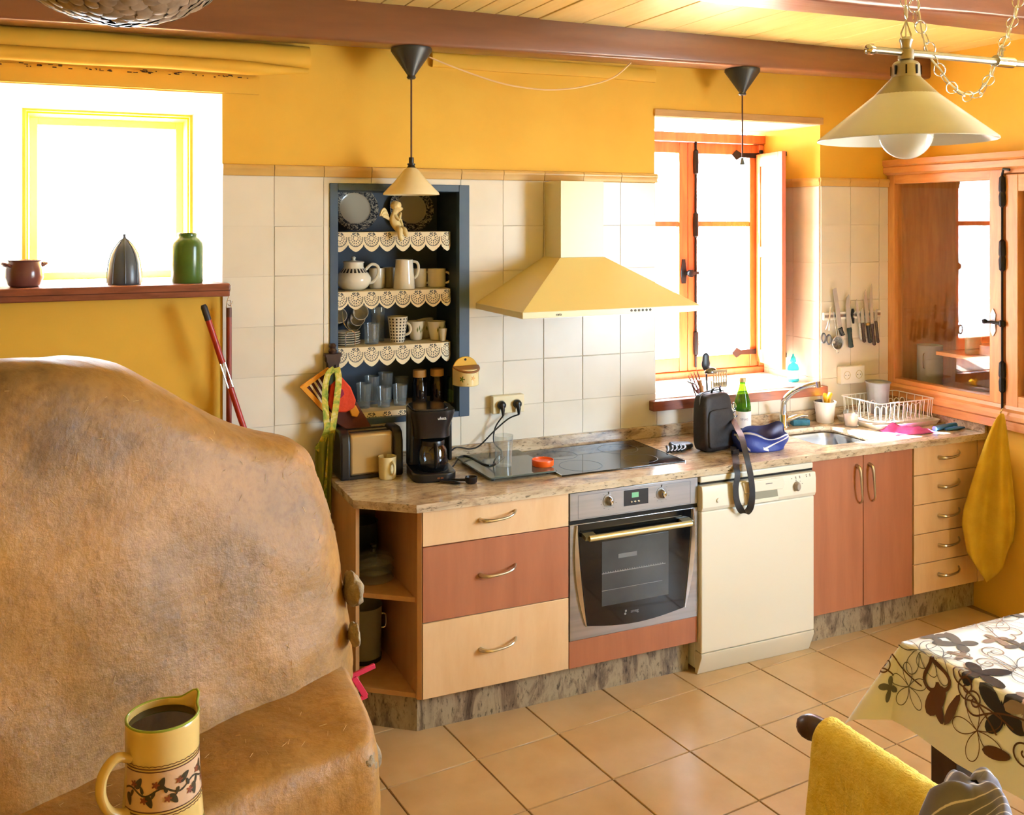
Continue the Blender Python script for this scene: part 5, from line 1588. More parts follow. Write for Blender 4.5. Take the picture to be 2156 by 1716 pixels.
# corkscrew / opener
p = at(1795, 663, -0.034)
t = thing('bottle_opener', 'small dark bottle opener with coiled middle on the knife bar', 'opener', tuple(p))
MB().tube([(0, 0, 0.032), (0.002, 0, 0.018), (-0.002, 0, 0.0), (0.003, 0, -0.02), (0.006, 0, -0.045)], [0.006, 0.009, 0.007, 0.008, 0.005], 10).build('body', MAT['iron'], t)
MB().tube([(0.006 * math.cos(i * 0.9) + 0.004, -0.006, 0.02 - i * 0.0028 + 0.003 * math.sin(i * 0.9)) for i in range(16)], 0.0018, 6).build('coil', MAT['chrome'], t)

# right sill: detergent bottle, utensil canister
p = at(1670, 815, 0.12)
t = thing('detergent_bottle', 'turquoise detergent bottle on the sill of the sink window', 'bottle', (p.x, 0.12, 1.037))
MAT['turq'] = M('turquoise_plastic', '2fb6c4', 0.25)
MB().lathe([(0, 0), (0.030, 0), (0.033, 0.006), (0.033, 0.07), (0.026, 0.088), (0.010, 0.098), (0.010, 0.104), (0, 0.104)], 28, sx=1.05, sy=0.65).build('body', thin_glass('turquoise_clear', tint='8fe6ee', tcol=('35c4d2', 0.45)), t, angle=60)
MB().lathe([(0.0, 0.102), (0.014, 0.102), (0.016, 0.108), (0.012, 0.125), (0.006, 0.135), (0.004, 0.146), (0, 0.147)], 20).build('cap', MAT['turq'], t, angle=60)
MB().lathe([(0.0335, 0.016), (0.0335, 0.060)], 28, sx=1.05, sy=0.65).build('label', M('pale_label', 'e6f2f2', 0.5), t)
# crock of utensils on the worktop behind the bag
p = at(1497, 828, -0.13)
uc = (p.x, -0.13, 0.8605)
t = thing('utensil_canister', 'steel canister holding cooking utensils behind the black bag', 'canister', uc)
hC = p.z - 0.86
MB().lathe(vessel([(0.048, 0), (0.05, 0.004), (0.05, hC - 0.004), (0.052, hC)], 0.0025), 32).build('can', MAT['steel'], t, angle=50)
MB().tube([(0.0515 * math.cos(R(a)), 0.0515 * math.sin(R(a)), hC) for a in range(0, 360, 15)], 0.0022, 6, closed=True).build('rim', MAT['chrome'], t)
def uten(name, lab, foot, tipuv, y, cat='utensil'):
    b0 = Vector((uc[0] + foot[0], uc[1] + foot[1], 0.87)); tp_ = at(tipuv[0], tipuv[1], y)
    t = thing(name, lab, cat, tuple(b0), 0, 'utensils in the steel canister')
    return t, tp_ - b0
MAT['red_plastic'] = M('brown_red_plastic', '7c3f36', 0.4)
MAT['dark_plastic'] = M('slate_plastic', '323a44', 0.35)
MAT['beige_plastic'] = M('beige_plastic', 'b9a274', 0.45)
MAT['wood_spoon'] = wood('spoon_wood', 'b07a46', 'c38d58', (6, 6, 0.7), 8, 0.6)
t, d = uten('serving_fork', 'brown-red serving fork sticking out at the left of the canister', (-0.01, 0.0), (1455, 778), -0.10)
bs = at(1470, 800, -0.11) - Vector(t.location)
MB().tube([(0, 0, 0), bs * 0.75], 0.005, 8).build('handle', MAT['red_plastic'], t)
dr = (d - bs * 0.75).normalized(); sd_ = Vector((dr.z, 0, -dr.x)).normalized()
root = bs * 0.75
hp = [root - sd_ * 0.006, root + dr * 0.012 - sd_ * 0.020, root + dr * 0.03 - sd_ * 0.026, root + dr * 0.03 + sd_ * 0.026, root + dr * 0.012 + sd_ * 0.020, root + sd_ * 0.006]
MB().prism([(q.x, q.z) for q in hp], root.y - 0.002, root.y + 0.002, 'y').build('fork_head', MAT['red_plastic'], t)
for k_ in range(4):
    s0 = root + dr * 0.028 + sd_ * (-0.021 + 0.014 * k_)
    MB().tube([s0, s0 + dr * 0.05 + sd_ * (-0.003 + 0.002 * k_), s0 + dr * 0.082 + sd_ * (-0.006 + 0.004 * k_)], [0.0042, 0.0035, 0.0015], 8).build('tine', MAT['red_plastic'], t)
t, d = uten('ladle_spoon', 'dark grey nylon spoon standing upright in the canister', (0.0, 0.015), (1485, 738), -0.09)
MB().tube([(0, 0, 0), d * 0.72], 0.005, 8).build('handle', MAT['dark_plastic'], t)
mm = Matrix.Translation(d * 0.86)
MB().lathe([(0, -0.045), (0.012, -0.038), (0.024, -0.018), (0.025, -0.005), (0.020, 0.012), (0.019, 0.03), (0.012, 0.041), (0, 0.045)], 20, tuple(d * 0.86), sx=1.0, sy=0.3).build('spoon_bowl', MAT['dark_plastic'], t)
t, d = uten('steel_ladle', 'shiny steel ladle leaning right of the dark spoon', (0.012, -0.01), (1497, 782), -0.12)
MB().tube([(0, 0, 0), d * 0.85], 0.0035, 8).build('handle', MAT['chrome'], t)
def bowl(u, v):
    a, e = u * 2 * math.pi, v * math.pi / 2
    return tuple(d + Vector((0.035 * math.sin(e) * math.cos(a), 0.02 * math.sin(e) * math.sin(a), 0.012 + 0.028 * math.cos(e) - 0.02)))
MB().sheet(bowl, 24, 8).build('ladle_bowl', M('dark_steel', '6a7078', 0.2, 1.0), t, solid=0.0015)
t, d = uten('slotted_spatula', 'beige slotted spatula at the right of the canister', (0.03, -0.015), (1515, 778), -0.14)
hs_ = at(1516, 812, -0.14) - Vector(t.location)
MB().tube([(0, 0, 0), hs_], 0.005, 8).build('handle', M('violet_handle', '4a4a86', 0.4), t)
c0 = at(1516, 797, -0.14) - Vector(t.location)
fr_ = MB()
W_, HH = 0.036, 0.042
for k_ in range(6):
    x = -W_ + 2 * W_ * k_ / 5
    fr_.box(c0.x + x - 0.0036, c0.x + x + 0.0036, c0.y - 0.0015, c0.y + 0.0015, c0.z - HH * 0.8, c0.z + HH * 0.85)
fr_.box(c0.x - W_ - 0.004, c0.x + W_ + 0.004, c0.y - 0.0015, c0.y + 0.0015, c0.z + HH * 0.7, c0.z + HH)
fr_.box(c0.x - W_ - 0.004, c0.x + W_ + 0.004, c0.y - 0.0015, c0.y + 0.0015, c0.z - HH, c0.z - HH * 0.4)
fr_.build('slotted_blade', MAT['beige_plastic'], t, bevel=0.0012, seg=1)
t, d = uten('wooden_spoon', 'short wooden handle at the front of the canister', (-0.01, -0.012), (1473, 800), -0.145)
MB().tube([(0, 0, 0), d * 0.5, d], [0.007, 0.008, 0.0095], 10).build('handle', MAT['wood_spoon'], t)
t, d = uten('metal_spoon', 'metal spoon tipping out to the left of the canister', (-0.004, 0.0), (1455, 806), -0.12)
MB().tube([(0, 0, 0), d * 0.8, d], 0.003, 8).build('handle', MAT['chrome'], t)
MB().lathe([(0, -0.006), (0.02, -0.003), (0.027, 0.002), (0.02, 0.004), (0, 0.003)], 20, tuple(d), Matrix.Rotation(R(20), 4, 'Y'), sx=1.1, sy=0.7).build('spoon_bowl', MAT['chrome'], t)

# pendant lamps on the beam
MAT['charcoal'] = M('charcoal_canopy', '23282e', 0.4)
MAT['opal'] = M('opal_glass', 'efe2bd', 0.25, col2='e8d7a6', scale=6)
MAT['cable_dark'] = M('dark_cable', '4a2a1c', 0.5)
yp = -0.185
def pendant(lab, u, vc, vs_, shade, name):
    c = at(u, vc, yp)
    s_ = at(u, vs_, yp)
    zb_ = 2.545 + 0.07 * (c.x - XL) / (XR - XL)
    t = thing(name, lab, 'lamp', (c.x, yp, s_.z))
    top = zb_ - s_.z - 0.001
    MB().lathe([(0, top), (0.082, top), (0.083, top - 0.012), (0.016, top - 0.108), (0.016, top - 0.112), (0.019, top - 0.118), (0.014, top - 0.124), (0, top - 0.124)], 32).build('canopy', MAT['charcoal'], t, angle=40)
    MB().tube([(0, 0, 0.03), (0, 0, top - 0.12)], 0.0038, 8).build('cable', MAT['cable_dark'], t)
    if shade:
        MB().lathe([(0, 0.045), (0.010, 0.045), (0.010, 0.022), (0.016, 0.020), (0.016, 0.014), (0.013, 0.012), (0.017, 0.006), (0.017, 0.0), (0, 0.0)], 20).build('lamp_holder', MAT['black_plastic'], t, angle=40)
        MB().lathe([(0.016, 0.004), (0.028, -0.004), (0.070, -0.055), (0.112, -0.098), (0.114, -0.106), (0.111, -0.107), (0.068, -0.057), (0.026, -0.007), (0.016, 0.0)], 48, closed=True).build('shade', MAT['opal'], t, angle=60)
        MB().lathe([(0, 0.0), (0.013, -0.005), (0.016, -0.03), (0.026, -0.055), (0.024, -0.075), (0, -0.088)], 20).build('bulb', MAT['opal'], t)
    else:
        MB().lathe([(0, 0.028), (0.006, 0.028), (0.009, 0.008), (0.013, 0.0), (0.011, -0.004), (0, -0.004)], 14).build('lamp_holder', M('grey_socket', '6f7274', 0.5), t, angle=40)
    return t
pendant('pendant lamp with small opal glass cone shade before the niche', 866, 100, 355, True, 'pendant_lamp')
pendant('bare pendant cable with charcoal cone canopy before the sink window', 1563, 152, 345, False, 'pendant_cable')
a_ = at(903, 120, yp); b_ = at(1332, 148, -0.2)
pts = [at(u, v, yp) for u, v in ((903, 120), (960, 143), (1040, 171), (1100, 184), (1160, 189), (1225, 183), (1290, 164))] + [Vector((b_.x, -0.185, 2.545 + 0.07 * (b_.x - XL) / (XR - XL) - 0.003))]
tag(MB().tube(spline(pts, 5), 0.0035, 8).build('slack_cable', M('pale_cable', 'e2c08e', 0.5)), 'slack pale cable looping along the beam between the two pendants', 'cable')
# ================================================================ THINGS ON THE WORKTOP
Z = 0.8602
# toaster
t = thing('toaster', 'toaster with brushed metal side and black ends left of the coffee maker', 'toaster', (-0.072, -0.105, Z))
MB().box(-0.09, 0.09, -0.068, 0.068, 0.012, 0.178).build('shell', M('warm_metal_side', 'b9a478', 0.35, 0.7), t, bevel=0.012, seg=3)
def end_cap(x0, x1):
    pr = [(-0.078, 0.0), (0.078, 0.0), (0.078, 0.14), (0.066, 0.175), (0.04, 0.19), (-0.04, 0.19), (-0.066, 0.175), (-0.078, 0.14)]
    MB().prism(pr, x0, x1, 'x').build('end_cap', MAT['black_plastic'], t, bevel=0.008, seg=3)
end_cap(-0.128, -0.088); end_cap(0.088, 0.128)
MB().box(-0.095, 0.095, -0.072, 0.072, 0.0, 0.014).build('base', MAT['black_plastic'], t, bevel=0.003)
for s_ in (-1, 1):
    MB().box(-0.08, 0.08, s_ * 0.028 - 0.012, s_ * 0.028 + 0.012, 0.1782, 0.1795).build('bread_slot', MAT['dark_gap'], t, smooth=False)
# cream mug
p = atz(815, 1006, Z)
mug('cream_mug', 'plain cream mug between the toaster and the coffee maker', (p.x, p.y - 0.005, Z), 0.034, 0.036, 0.088, M('cream_mug_glaze', 'e2d3a0', 0.2), R(-75), 0.022, hr=0.005)
# coffee maker
cm = thing('coffee_maker', 'black filter coffee maker with glass jug on the worktop', 'coffee maker', (0.152, -0.235, Z), R(-8))
bp_ = MAT['black_plastic']
def rr3(x0, x1, y0, y1, r): return rrect(x0, x1, y0, y1, r, 5)
MB().prism(rr3(-0.088, 0.088, -0.115, 0.095, 0.05), 0.0, 0.035, 'z').build('base', bp_, cm, bevel=0.006, seg=3)
MB().prism(rr3(-0.085, 0.085, 0.035, 0.095, 0.02), 0.035, 0.27, 'z').build('tower', bp_, cm, bevel=0.004)
hd_ = MB()
L0, L1 = rr3(-0.072, 0.072, -0.075, 0.04, 0.045), rr3(-0.088, 0.088, -0.098, 0.09, 0.05)
n = len(L0)
hd_.v = [(x, y, 0.165) for x, y in L0] + [(x, y, 0.20) for x, y in L0] + [(x, y, 0.262) for x, y in L1] + [(x, y, 0.275) for x, y in L1]
for k_ in range(3):
    hd_.f += [(k_ * n + j, k_ * n + (j + 1) % n, (k_ + 1) * n + (j + 1) % n, (k_ + 1) * n + j) for j in range(n)]
hd_.f += [tuple(range(n)), tuple(range(3 * n, 4 * n))]
hd_.build('filter_head', bp_, cm, angle=40)
MB().prism(rr3(-0.084, 0.06, -0.094, 0.086, 0.045), 0.275, 0.283, 'z').build('lid', M('glossy_lid', '2b2d2c', 0.12), cm, bevel=0.003)
for s_ in (-1, 1):
    MB().box(s_ * 0.078 - 0.007, s_ * 0.078 + 0.007, -0.02, 0.04, 0.06, 0.265).build('side_column', bp_, cm, bevel=0.004)
MB().lathe([(0, 0.036), (0.058, 0.036), (0.060, 0.034)], 28, (0, -0.045, 0)).build('hot_plate', M('dark_plate', '26282a', 0.3, 0.6), cm)
jg = MB().lathe(vessel([(0.046, 0.0), (0.054, 0.012), (0.060, 0.045), (0.056, 0.078), (0.045, 0.098), (0.043, 0.104)], 0.002), 32, (0, -0.045, 0.038)).build('jug', thin_glass('jug_glass', tint=(0.7, 0.72, 0.74), extra=0.03), cm, angle=60)
MB().lathe([(0.0435, 0.098), (0.047, 0.098), (0.048, 0.108), (0.046, 0.116), (0.0, 0.118)], 28, (0, -0.045, 0.038)).build('jug_lid', bp_, jg)
MB().tube(spline([(0.0, -0.092, 0.142), (0.0, -0.118, 0.138), (0.0, -0.124, 0.11), (0.0, -0.118, 0.075), (0.0, -0.105, 0.062)], 4), [0.006] * 17, 8, flat=1.6).build('jug_handle', bp_, jg)
xf(text_mb('ufesa', 0.017), Matrix.Translation((0.028, -0.0955, 0.246)) @ Matrix.Rotation(R(72), 4, 'X')).build('logo', M('white_print', 'e8ecec', 0.4), cm, smooth=False)
for k_ in range(2):
    MB().box(0.005 + 0.014 * k_, 0.015 + 0.014 * k_, -0.117, -0.114, 0.014, 0.02).build('switch', M('copper_switch', '6b3c22', 0.4), cm, smooth=False)
# measuring scoop lying before the coffee maker
p = atz(975, 1018, Z)
t = thing('black_scoop', 'black plastic clip and scoop lying before the coffee maker', 'scoop', (p.x, p.y, Z), R(-18))
MB().tube([(-0.09, 0.012, 0.007), (-0.06, 0.006, 0.008), (-0.03, -0.012, 0.008), (-0.015, -0.022, 0.007)], [0.004, 0.009, 0.010, 0.006], 10, flat=0.7).build('arm', bp_, t)
MB().tube([(-0.05, 0.03, 0.008), (0.0, 0.025, 0.008), (0.03, 0.012, 0.01)], [0.006, 0.008, 0.008], 10, flat=0.7).build('arm', bp_, t)
MB().lathe(vessel([(0.014, 0.0), (0.019, 0.006), (0.021, 0.026)], 0.002), 20, (0.032, 0.0, 0.0), sx=1.2).build('cup', bp_, t, angle=50)
# glass board / scales
gb = thing('glass_board', 'smoky glass board on small feet between coffee maker and hob', 'glass board', (0.475, -0.245, Z))
MB().prism(rrect(-0.150, 0.148, -0.195, 0.19, 0.012), 0.012, 0.019, 'z').build('plate', M('smoky_glass_plate', '5d6660', 0.08, col2='566059', scale=2), gb, bevel=0.001, seg=1)
for sx_ in (-1, 1):
    for sy_ in (-1, 1):
        MB().lathe([(0, 0), (0.009, 0), (0.009, 0.012), (0, 0.012)], 12, (sx_ * 0.12, sy_ * 0.16, 0)).build('foot', bp_, gb)
tumbler('drinking_glass', 'clear drinking glass standing on the glass board', (0.452, -0.285, Z + 0.0195), 0.033, 0.040, 0.125, MAT['glass'])
t = thing('orange_lid', 'bright orange plastic lid on the corner of the glass board', 'lid', (0.602, -0.345, Z + 0.0195))
MB().lathe([(0, 0.0), (0.043, 0.0), (0.0445, 0.002), (0.0455, 0.021), (0.0445, 0.0245), (0.043, 0.0245), (0.042, 0.018), (0, 0.018)], 40).build('lid', M('orange_plastic', 'f0641c', 0.35), t, angle=50)
MB().lathe([(0.036, 0.018), (0.036, 0.0195), (0.034, 0.0195), (0.034, 0.018)], 32, closed=True).build('ridge', bpy.data.materials['orange_plastic'], t)

# black shoulder bag
MAT['nylon'] = M('black_nylon', '1c1a1c', 0.6, col2='242224', scale=60, bump=0.3, bscale=120, bdist=0.002)
p0 = atz(1497, 958, Z)
bg_ = thing('shoulder_bag', 'black nylon shoulder bag standing on the worktop with its strap hanging down', 'bag', (1.455, -0.345, Z), R(14))
def soft_box(w, d, h_, n1=26, n2=20, p1=5.0, lean=0.0, tw=0.0, seed=1.0, amp=0.004):
    def fn(u, v):
        a, e = u * 2 * math.pi, (v - 0.5) * math.pi
        def sp(c, k): return math.copysign(abs(c) ** (2 / k), c)
        x = w * sp(math.cos(a), p1) * sp(math.cos(e), 6) if True else 0
        y = d * sp(math.sin(a), p1) * sp(math.cos(e), 6)
        z = h_ * sp(math.sin(e), p1)
        k = 1 - tw * (z / h_ + 1) / 2
        q = Vector((x * k, y * k + lean * (z + h_), z + h_))
        nn = amp * nz(q, 14, seed) + amp * 0.4 * nz(q, 40, seed + 2)
        return (q.x + nn, q.y + nn, q.z + (nn if 0.1 < v < 0.9 else 0))
    return MB().sheet(fn, n1 * 2, n2 * 2)
soft_box(0.104, 0.05, 0.128, lean=0.05, tw=0.13, seed=2).build('body', MAT['nylon'], bg_, angle=180)
soft_box(0.090, 0.012, 0.085, p1=6, lean=0.05, tw=0.08, seed=4).build('front_pocket', MAT['nylon'], bg_, angle=180, loc=(0, -0.041, 0.018))
zp = MB().tube(spline([(-0.088, 0.005, 0.19), (-0.085, 0.010, 0.235), (-0.055, 0.013, 0.260), (0.055, 0.013, 0.260), (0.085, 0.010, 0.235), (0.092, 0.004, 0.18), (0.098, 0.0, 0.09)], 5), 0.0035, 6)
zp.build('zip', M('grey_zip', '5c5e62', 0.4), bg_)
MB().tube(spline([(-0.02, 0.0, 0.252), (-0.012, -0.002, 0.272), (0.03, 0.0, 0.275), (0.05, 0.004, 0.254)], 5), 0.006, 8, flat=0.4).build('grab_handle', MAT['nylon'], bg_)
for (x, y, z) in ((0.092, -0.035, 0.19), (0.095, -0.04, 0.155)):
    MB().tube([(x + 0.002, y + 0.010 * math.cos(R(a)), z + 0.014 * math.sin(R(a))) for a in range(0, 360, 30)], 0.0024, 6, closed=True).build('ring', MAT['chrome'], bg_)
# strap: flat ribbon down over the worktop edge, a hanging loop, back up to the bag
def ribbon(pts, w, th, side, n=8):
    path = spline(pts, n)
    b = MB()
    vs, fs = [], []
    k_ = len(path)
    sides = side if isinstance(side, list) else [side] * len(pts)
    for i, q in enumerate(path):
        f = i / (k_ - 1) * (len(sides) - 1)
        a = int(min(f, len(sides) - 2))
        sv = Vector(sides[a]).lerp(Vector(sides[a + 1]), f - a).normalized()
        tg = (path[min(i + 1, k_ - 1)] - path[max(i - 1, 0)]).normalized()
        sv = (sv - tg * sv.dot(tg)).normalized()
        nn = tg.cross(sv).normalized()
        for (a_, c_) in ((-1, -1), (1, -1), (1, 1), (-1, 1)):
            vs.append(q + sv * (w / 2 * a_) + nn * (th / 2 * c_))
    for i in range(k_ - 1):
        fs += [(i * 4 + j, i * 4 + (j + 1) % 4, (i + 1) * 4 + (j + 1) % 4, (i + 1) * 4 + j) for j in range(4)]
    fs += [(0, 1, 2, 3), tuple((k_ - 1) * 4 + j for j in (3, 2, 1, 0))]
    return b.add(vs, fs)
iv = Matrix.Rotation(R(-14), 4, 'Z') @ Matrix.Translation((-1.455, 0.345, -Z))
def W(u, v, y): return iv @ at(u, v, y)
ex_, ey_ = (iv.to_3x3() @ Vector((1, 0, 0))), (iv.to_3x3() @ Vector((0.75, -0.65, 0)))
def WP(x, y, z): return iv @ Vector((x, y, z))
pts = [WP(1.515, -0.40, Z + 0.02), WP(1.453, -0.498, Z + 0.005), WP(1.395, -0.58, Z + 0.005), WP(1.372, -0.612, Z - 0.008), W(1553, 1000, -0.628), W(1549, 1030, -0.63), W(1553, 1060, -0.63), W(1566, 1080, -0.63), W(1579, 1070, -0.63), W(1584, 1040, -0.634), W(1581, 1005, -0.636), W(1575, 975, -0.634), WP(1.425, -0.60, 0.918), WP(1.462, -0.53, 0.955), WP(1.50, -0.455, 0.968), WP(1.535, -0.37, 0.995)]
ribbon(pts, 0.028, 0.0022, [ex_] * 7 + [ey_, ey_] + [ex_] * 7, 6).build('strap', MAT['nylon'], bg_, angle=50)
MB().box(-0.02, 0.02, -0.004, 0.004, -0.012, 0.012).build('strap_buckle', bp_, bg_, loc=WP(1.475, -0.47, Z + 0.012))
# loose black straps / gloves by the hob
p = atz(1440, 948, Z)
t = thing('black_gloves', 'crumpled black gloves lying between the hob and the bag', 'gloves', (p.x - 0.01, p.y + 0.01, Z))
MAT['leather'] = M('black_leather', '17191c', 0.35, bump=0.4, bscale=50)
rg = random.Random(11)
for k_ in range(5):
    a = 0.5 + 0.28 * k_
    x0, y0 = -0.05 + 0.022 * k_, 0.0
    pp = [(x0, y0 + 0.03, 0.012), (x0 - 0.02, y0 - 0.005, 0.016 + 0.004 * (k_ % 2)), (x0 - 0.035, y0 - 0.03, 0.012), (x0 - 0.05 - 0.004 * k_, y0 - 0.045, 0.009)]
    MB().tube(spline(pp, 4), [0.010 - 0.0004 * i for i in range(13)], 10, flat=0.8).build('finger', MAT['leather'], t)
soft_box(0.055, 0.04, 0.012, 14, 10, 3, seed=6, amp=0.006).build('palm', MAT['leather'], t, angle=180, loc=(0.02, 0.03, 0.0))
# blue pouch
MAT['blue_cloth'] = M('royal_blue_cloth', '2a3f9e', 0.5, col2='32489f', scale=8, bump=0.3, bscale=20)
MAT['blue_dark'] = M('dark_blue_lining', '2b2f66', 0.6)
t = thing('blue_pouch', 'open royal blue pouch with white stripes next to the black bag', 'pouch', (1.655, -0.395, Z), R(-6))
def pouch_r(a, z):
    sq = (abs(math.cos(a)) ** 3.2 + abs(math.sin(a)) ** 3.2) ** (-1 / 3.2)
    k = 1.0 + 0.12 * z / 0.085
    w = 0.006 * math.sin(3 * a + 8 * z * 10) + 0.005 * nz((math.cos(a) * 2, math.sin(a) * 2, z * 20), 1.0, 3)
    return (0.118 * sq * k + w) * math.cos(a), (0.082 * sq * k + w) * math.sin(a)
def top_z(a):
    return 0.078 + 0.016 * math.sin(a * 2 + 0.6) + 0.010 * math.sin(a * 5)
def outer_(u, v):
    a = u * 2 * math.pi
    z = top_z(a) * v
    x, y = pouch_r(a, z)
    return (x, y, z + 0.001)
b = MB().sheet(outer_, 64, 12)
b.f.append(tuple(range(64)))
b.build('side', MAT['blue_cloth'], t, angle=180)
def inner_(u, v):
    a = u * 2 * math.pi
    z = top_z(a) * (1 - v * 0.8)
    x, y = pouch_r(a, z)
    k = 0.955 - 0.18 * v
    return (x * k, y * k, z + 0.0015)
b = MB().sheet(inner_, 64, 10)
b.f.append(tuple(10 * 65 + i for i in range(64)))
b.build('lining', MAT['blue_dark'], t, angle=180)
MAT['white_strap'] = M('white_strap', 'e6e6ea', 0.6)
def on_pouch(a, f):
    z = top_z(a) * f
    x, y = pouch_r(a, z)
    return (x * 1.008, y * 1.008, z + 0.001)
def stripe(a0, a1, f0, f1, w, nm='stripe'):
    vs, fs, n_ = [], [], 22
    for i in range(n_ + 1):
        k_ = i / n_
        a = a0 + (a1 - a0) * k_
        f = f0 + (f1 - f0) * k_
        vs += [on_pouch(a, f + w), on_pouch(a, f - w)]
    fs = [(2 * i, 2 * i + 2, 2 * i + 3, 2 * i + 1) for i in range(n_)]
    MB().add(vs, fs).build(nm, MAT['white_strap'], t, angle=180)
stripe(R(190), R(350), 0.86, 0.97, 0.05, 'rim_stripe')
stripe(R(262), R(325), 0.25, 0.93, 0.06); stripe(R(200), R(232), 0.85, 0.1, 0.06); stripe(R(258), R(270), 0.25, 0.12, 0.08)
# green bottle with paper label
p = at(1562, 880, -0.11)
t = thing('green_bottle', 'green glass bottle with white label behind the blue pouch', 'bottle', (p.x, -0.115, Z))
MAT['bottle_glass'] = thin_glass('green_bottle_glass', tint='7fb53e', extra=0.02, tcol=('4a8a2a', 0.35))
MB().lathe([(0, 0.0), (0.037, 0.0), (0.040, 0.006), (0.040, 0.125), (0.037, 0.15), (0.028, 0.185), (0.018, 0.215), (0.0145, 0.235), (0.0145, 0.25), (0, 0.25)], 36).build('glass', MAT['bottle_glass'], t, angle=60)
MB().lathe([(0.0405, 0.03), (0.0405, 0.108)], 36).build('label', M('paper_label', 'e9edf0', 0.6), t)
MB().lathe([(0, 0.246), (0.016, 0.246), (0.0165, 0.248), (0.0165, 0.264), (0.014, 0.267), (0, 0.267)], 24).build('cap', M('gold_cap', 'cbb98a', 0.4, 0.3), t, angle=50)
tx = text_mb('SINAS', 0.015, 0.0)
for i, v in enumerate(tx.v):
    a = R(-115) + v[0] / 0.041
    tx.v[i] = (0.0408 * math.cos(a), 0.0408 * math.sin(a), 0.072 + v[1])
tx.build('label_print', M('label_print', '8d92a0', 0.6), t, smooth=False)
# tap with a blue sponge
p = atz(1655, 893, Z)
tp_ = thing('tap', 'chrome mixer tap with swung-out spout behind the sink', 'tap', (2.06, -0.085, Z))
MB().lathe([(0, 0), (0.027, 0), (0.027, 0.006), (0.022, 0.012), (0.022, 0.06), (0.018, 0.068), (0, 0.07)], 28).build('base', MAT['chrome'], tp_, angle=50)
sp_ = [Vector((-0.004, 0, 0.05)), at(1650, 855, -0.10) - tp_.location, at(1652, 842, -0.115) - tp_.location, at(1668, 826, -0.15) - tp_.location, at(1692, 814, -0.2) - tp_.location, at(1722, 806, -0.25) - tp_.location]
MB().tube(spline(sp_, 6), [0.0155 - 0.0001 * i for i in range(31)], 14).build('spout', MAT['chrome'], tp_)
e_ = sp_[-1]
MB().tube([e_ + Vector((-0.004, 0, 0.008)), e_ + Vector((0.002, 0, -0.02))], 0.0135, 14).build('aerator', MAT['chrome'], tp_)
MB().tube([(0.005, -0.008, 0.032), (0.045, -0.03, 0.05), (0.075, -0.05, 0.062), (0.10, -0.062, 0.058)], [0.018, 0.017, 0.012, 0.006], 12, flat=0.75).build('lever', MAT['chrome'], tp_)
t = tag(MB().prism(rrect(-0.045, 0.045, -0.022, 0.022, 0.008), 0.0, 0.03, 'z').build('sponge', M('blue_sponge', '2e6a86', 0.9, col2='3a7a94', scale=60, bump=0.5), None, bevel=0.004, loc=(2.16, -0.09, Z)), 'blue scouring sponge beside the tap', 'sponge')
t.rotation_euler = (0, 0, R(-20))
# white tub with yellow-handled brush
p = atz(1733, 884, Z)
t = thing('white_tub', 'white plastic tub left of the dish rack', 'tub', (2.325, -0.085, Z))
MB().lathe(vessel([(0.040, 0), (0.042, 0.004), (0.052, 0.098), (0.056, 0.098), (0.056, 0.106), (0.053, 0.107)], 0.002), 36).build('tub', M('white_plastic', 'e9e6df', 0.4), t, angle=50)
for k_, (dx, lab) in enumerate(((0.012, 'left yellow handle standing in the white tub'), (0.034, 'right yellow handle standing in the white tub'))):
    tt = tag(MB().tube(spline([(0.0, 0.0, 0.006), (0.002, 0.0, 0.07), (0.0, -0.004, 0.115), (-0.006 + 0.01 * k_, -0.006, 0.135), (-0.002 + 0.012 * k_, -0.004, 0.142)], 4), [0.008] * 8 + [0.011] * 9, 10).build('brush_handle', M('yellow_plastic', 'e9b51c', 0.35) if k_ == 0 else bpy.data.materials['yellow_plastic'], None, loc=(2.325 + dx - 0.012, -0.085, Z)), lab, 'brush', 'brushes in the white tub')
tt = tag(MB().tube([(0, 0, 0.005), (-0.004, 0.004, 0.08), (-0.01, 0.006, 0.112)], [0.014, 0.018, 0.02], 10).build('scrubber', M('dark_scrubber', '2b2a33', 0.8), None, loc=(2.30, -0.082, Z)), 'dark scrubber inside the white tub', 'scrubber')
# candle in a glass
t = thing('candle_tumbler', 'small tumbler with pinkish-white candle in front of the dish rack', 'candle', (2.375, -0.215, Z))
MB().lathe(vessel([(0.031, 0), (0.032, 0.003), (0.039, 0.075)], 0.0022), 30).build('glass', MAT['glass'], t, angle=50)
MB().lathe([(0, 0.004), (0.029, 0.004), (0.0345, 0.056), (0, 0.054)], 28).build('wax', M('pinkish_wax', 'efd6cc', 0.5), t, angle=50)
# dish rack and tray
dr_ = thing('dish_rack', 'white wire dish rack standing in its drip tray in the corner', 'dish rack', (2.62, -0.205, Z))
MAT['white_wire'] = M('white_coated_wire', 'e9e9e6', 0.35)
MAT['white_tray'] = M('white_tray', 'e4e0d8', 0.4)
MB().add(*(lambda A, B: ([(x, y, 0.0) for x, y in A] + [(x, y, 0.022) for x, y in B] + [(x * 0.97, y * 0.96, 0.022) for x, y in B] + [(x * 0.96, y * 0.95, 0.006) for x, y in A],
         [tuple(range(len(A)))] + [(k * len(A) + j, k * len(A) + (j + 1) % len(A), (k + 1) * len(A) + (j + 1) % len(A), (k + 1) * len(A) + j) for k in range(3) for j in range(len(A))] + [tuple(range(3 * len(A), 4 * len(A)))]))(rrect(-0.20, 0.20, -0.15, 0.145, 0.03), rrect(-0.21, 0.215, -0.16, 0.15, 0.035))).build('tray', MAT['white_tray'], dr_, angle=50)
rx0, rx1, ry0, ry1, rz = -0.185, 0.19, -0.135, 0.13, 0.125
b = MB()
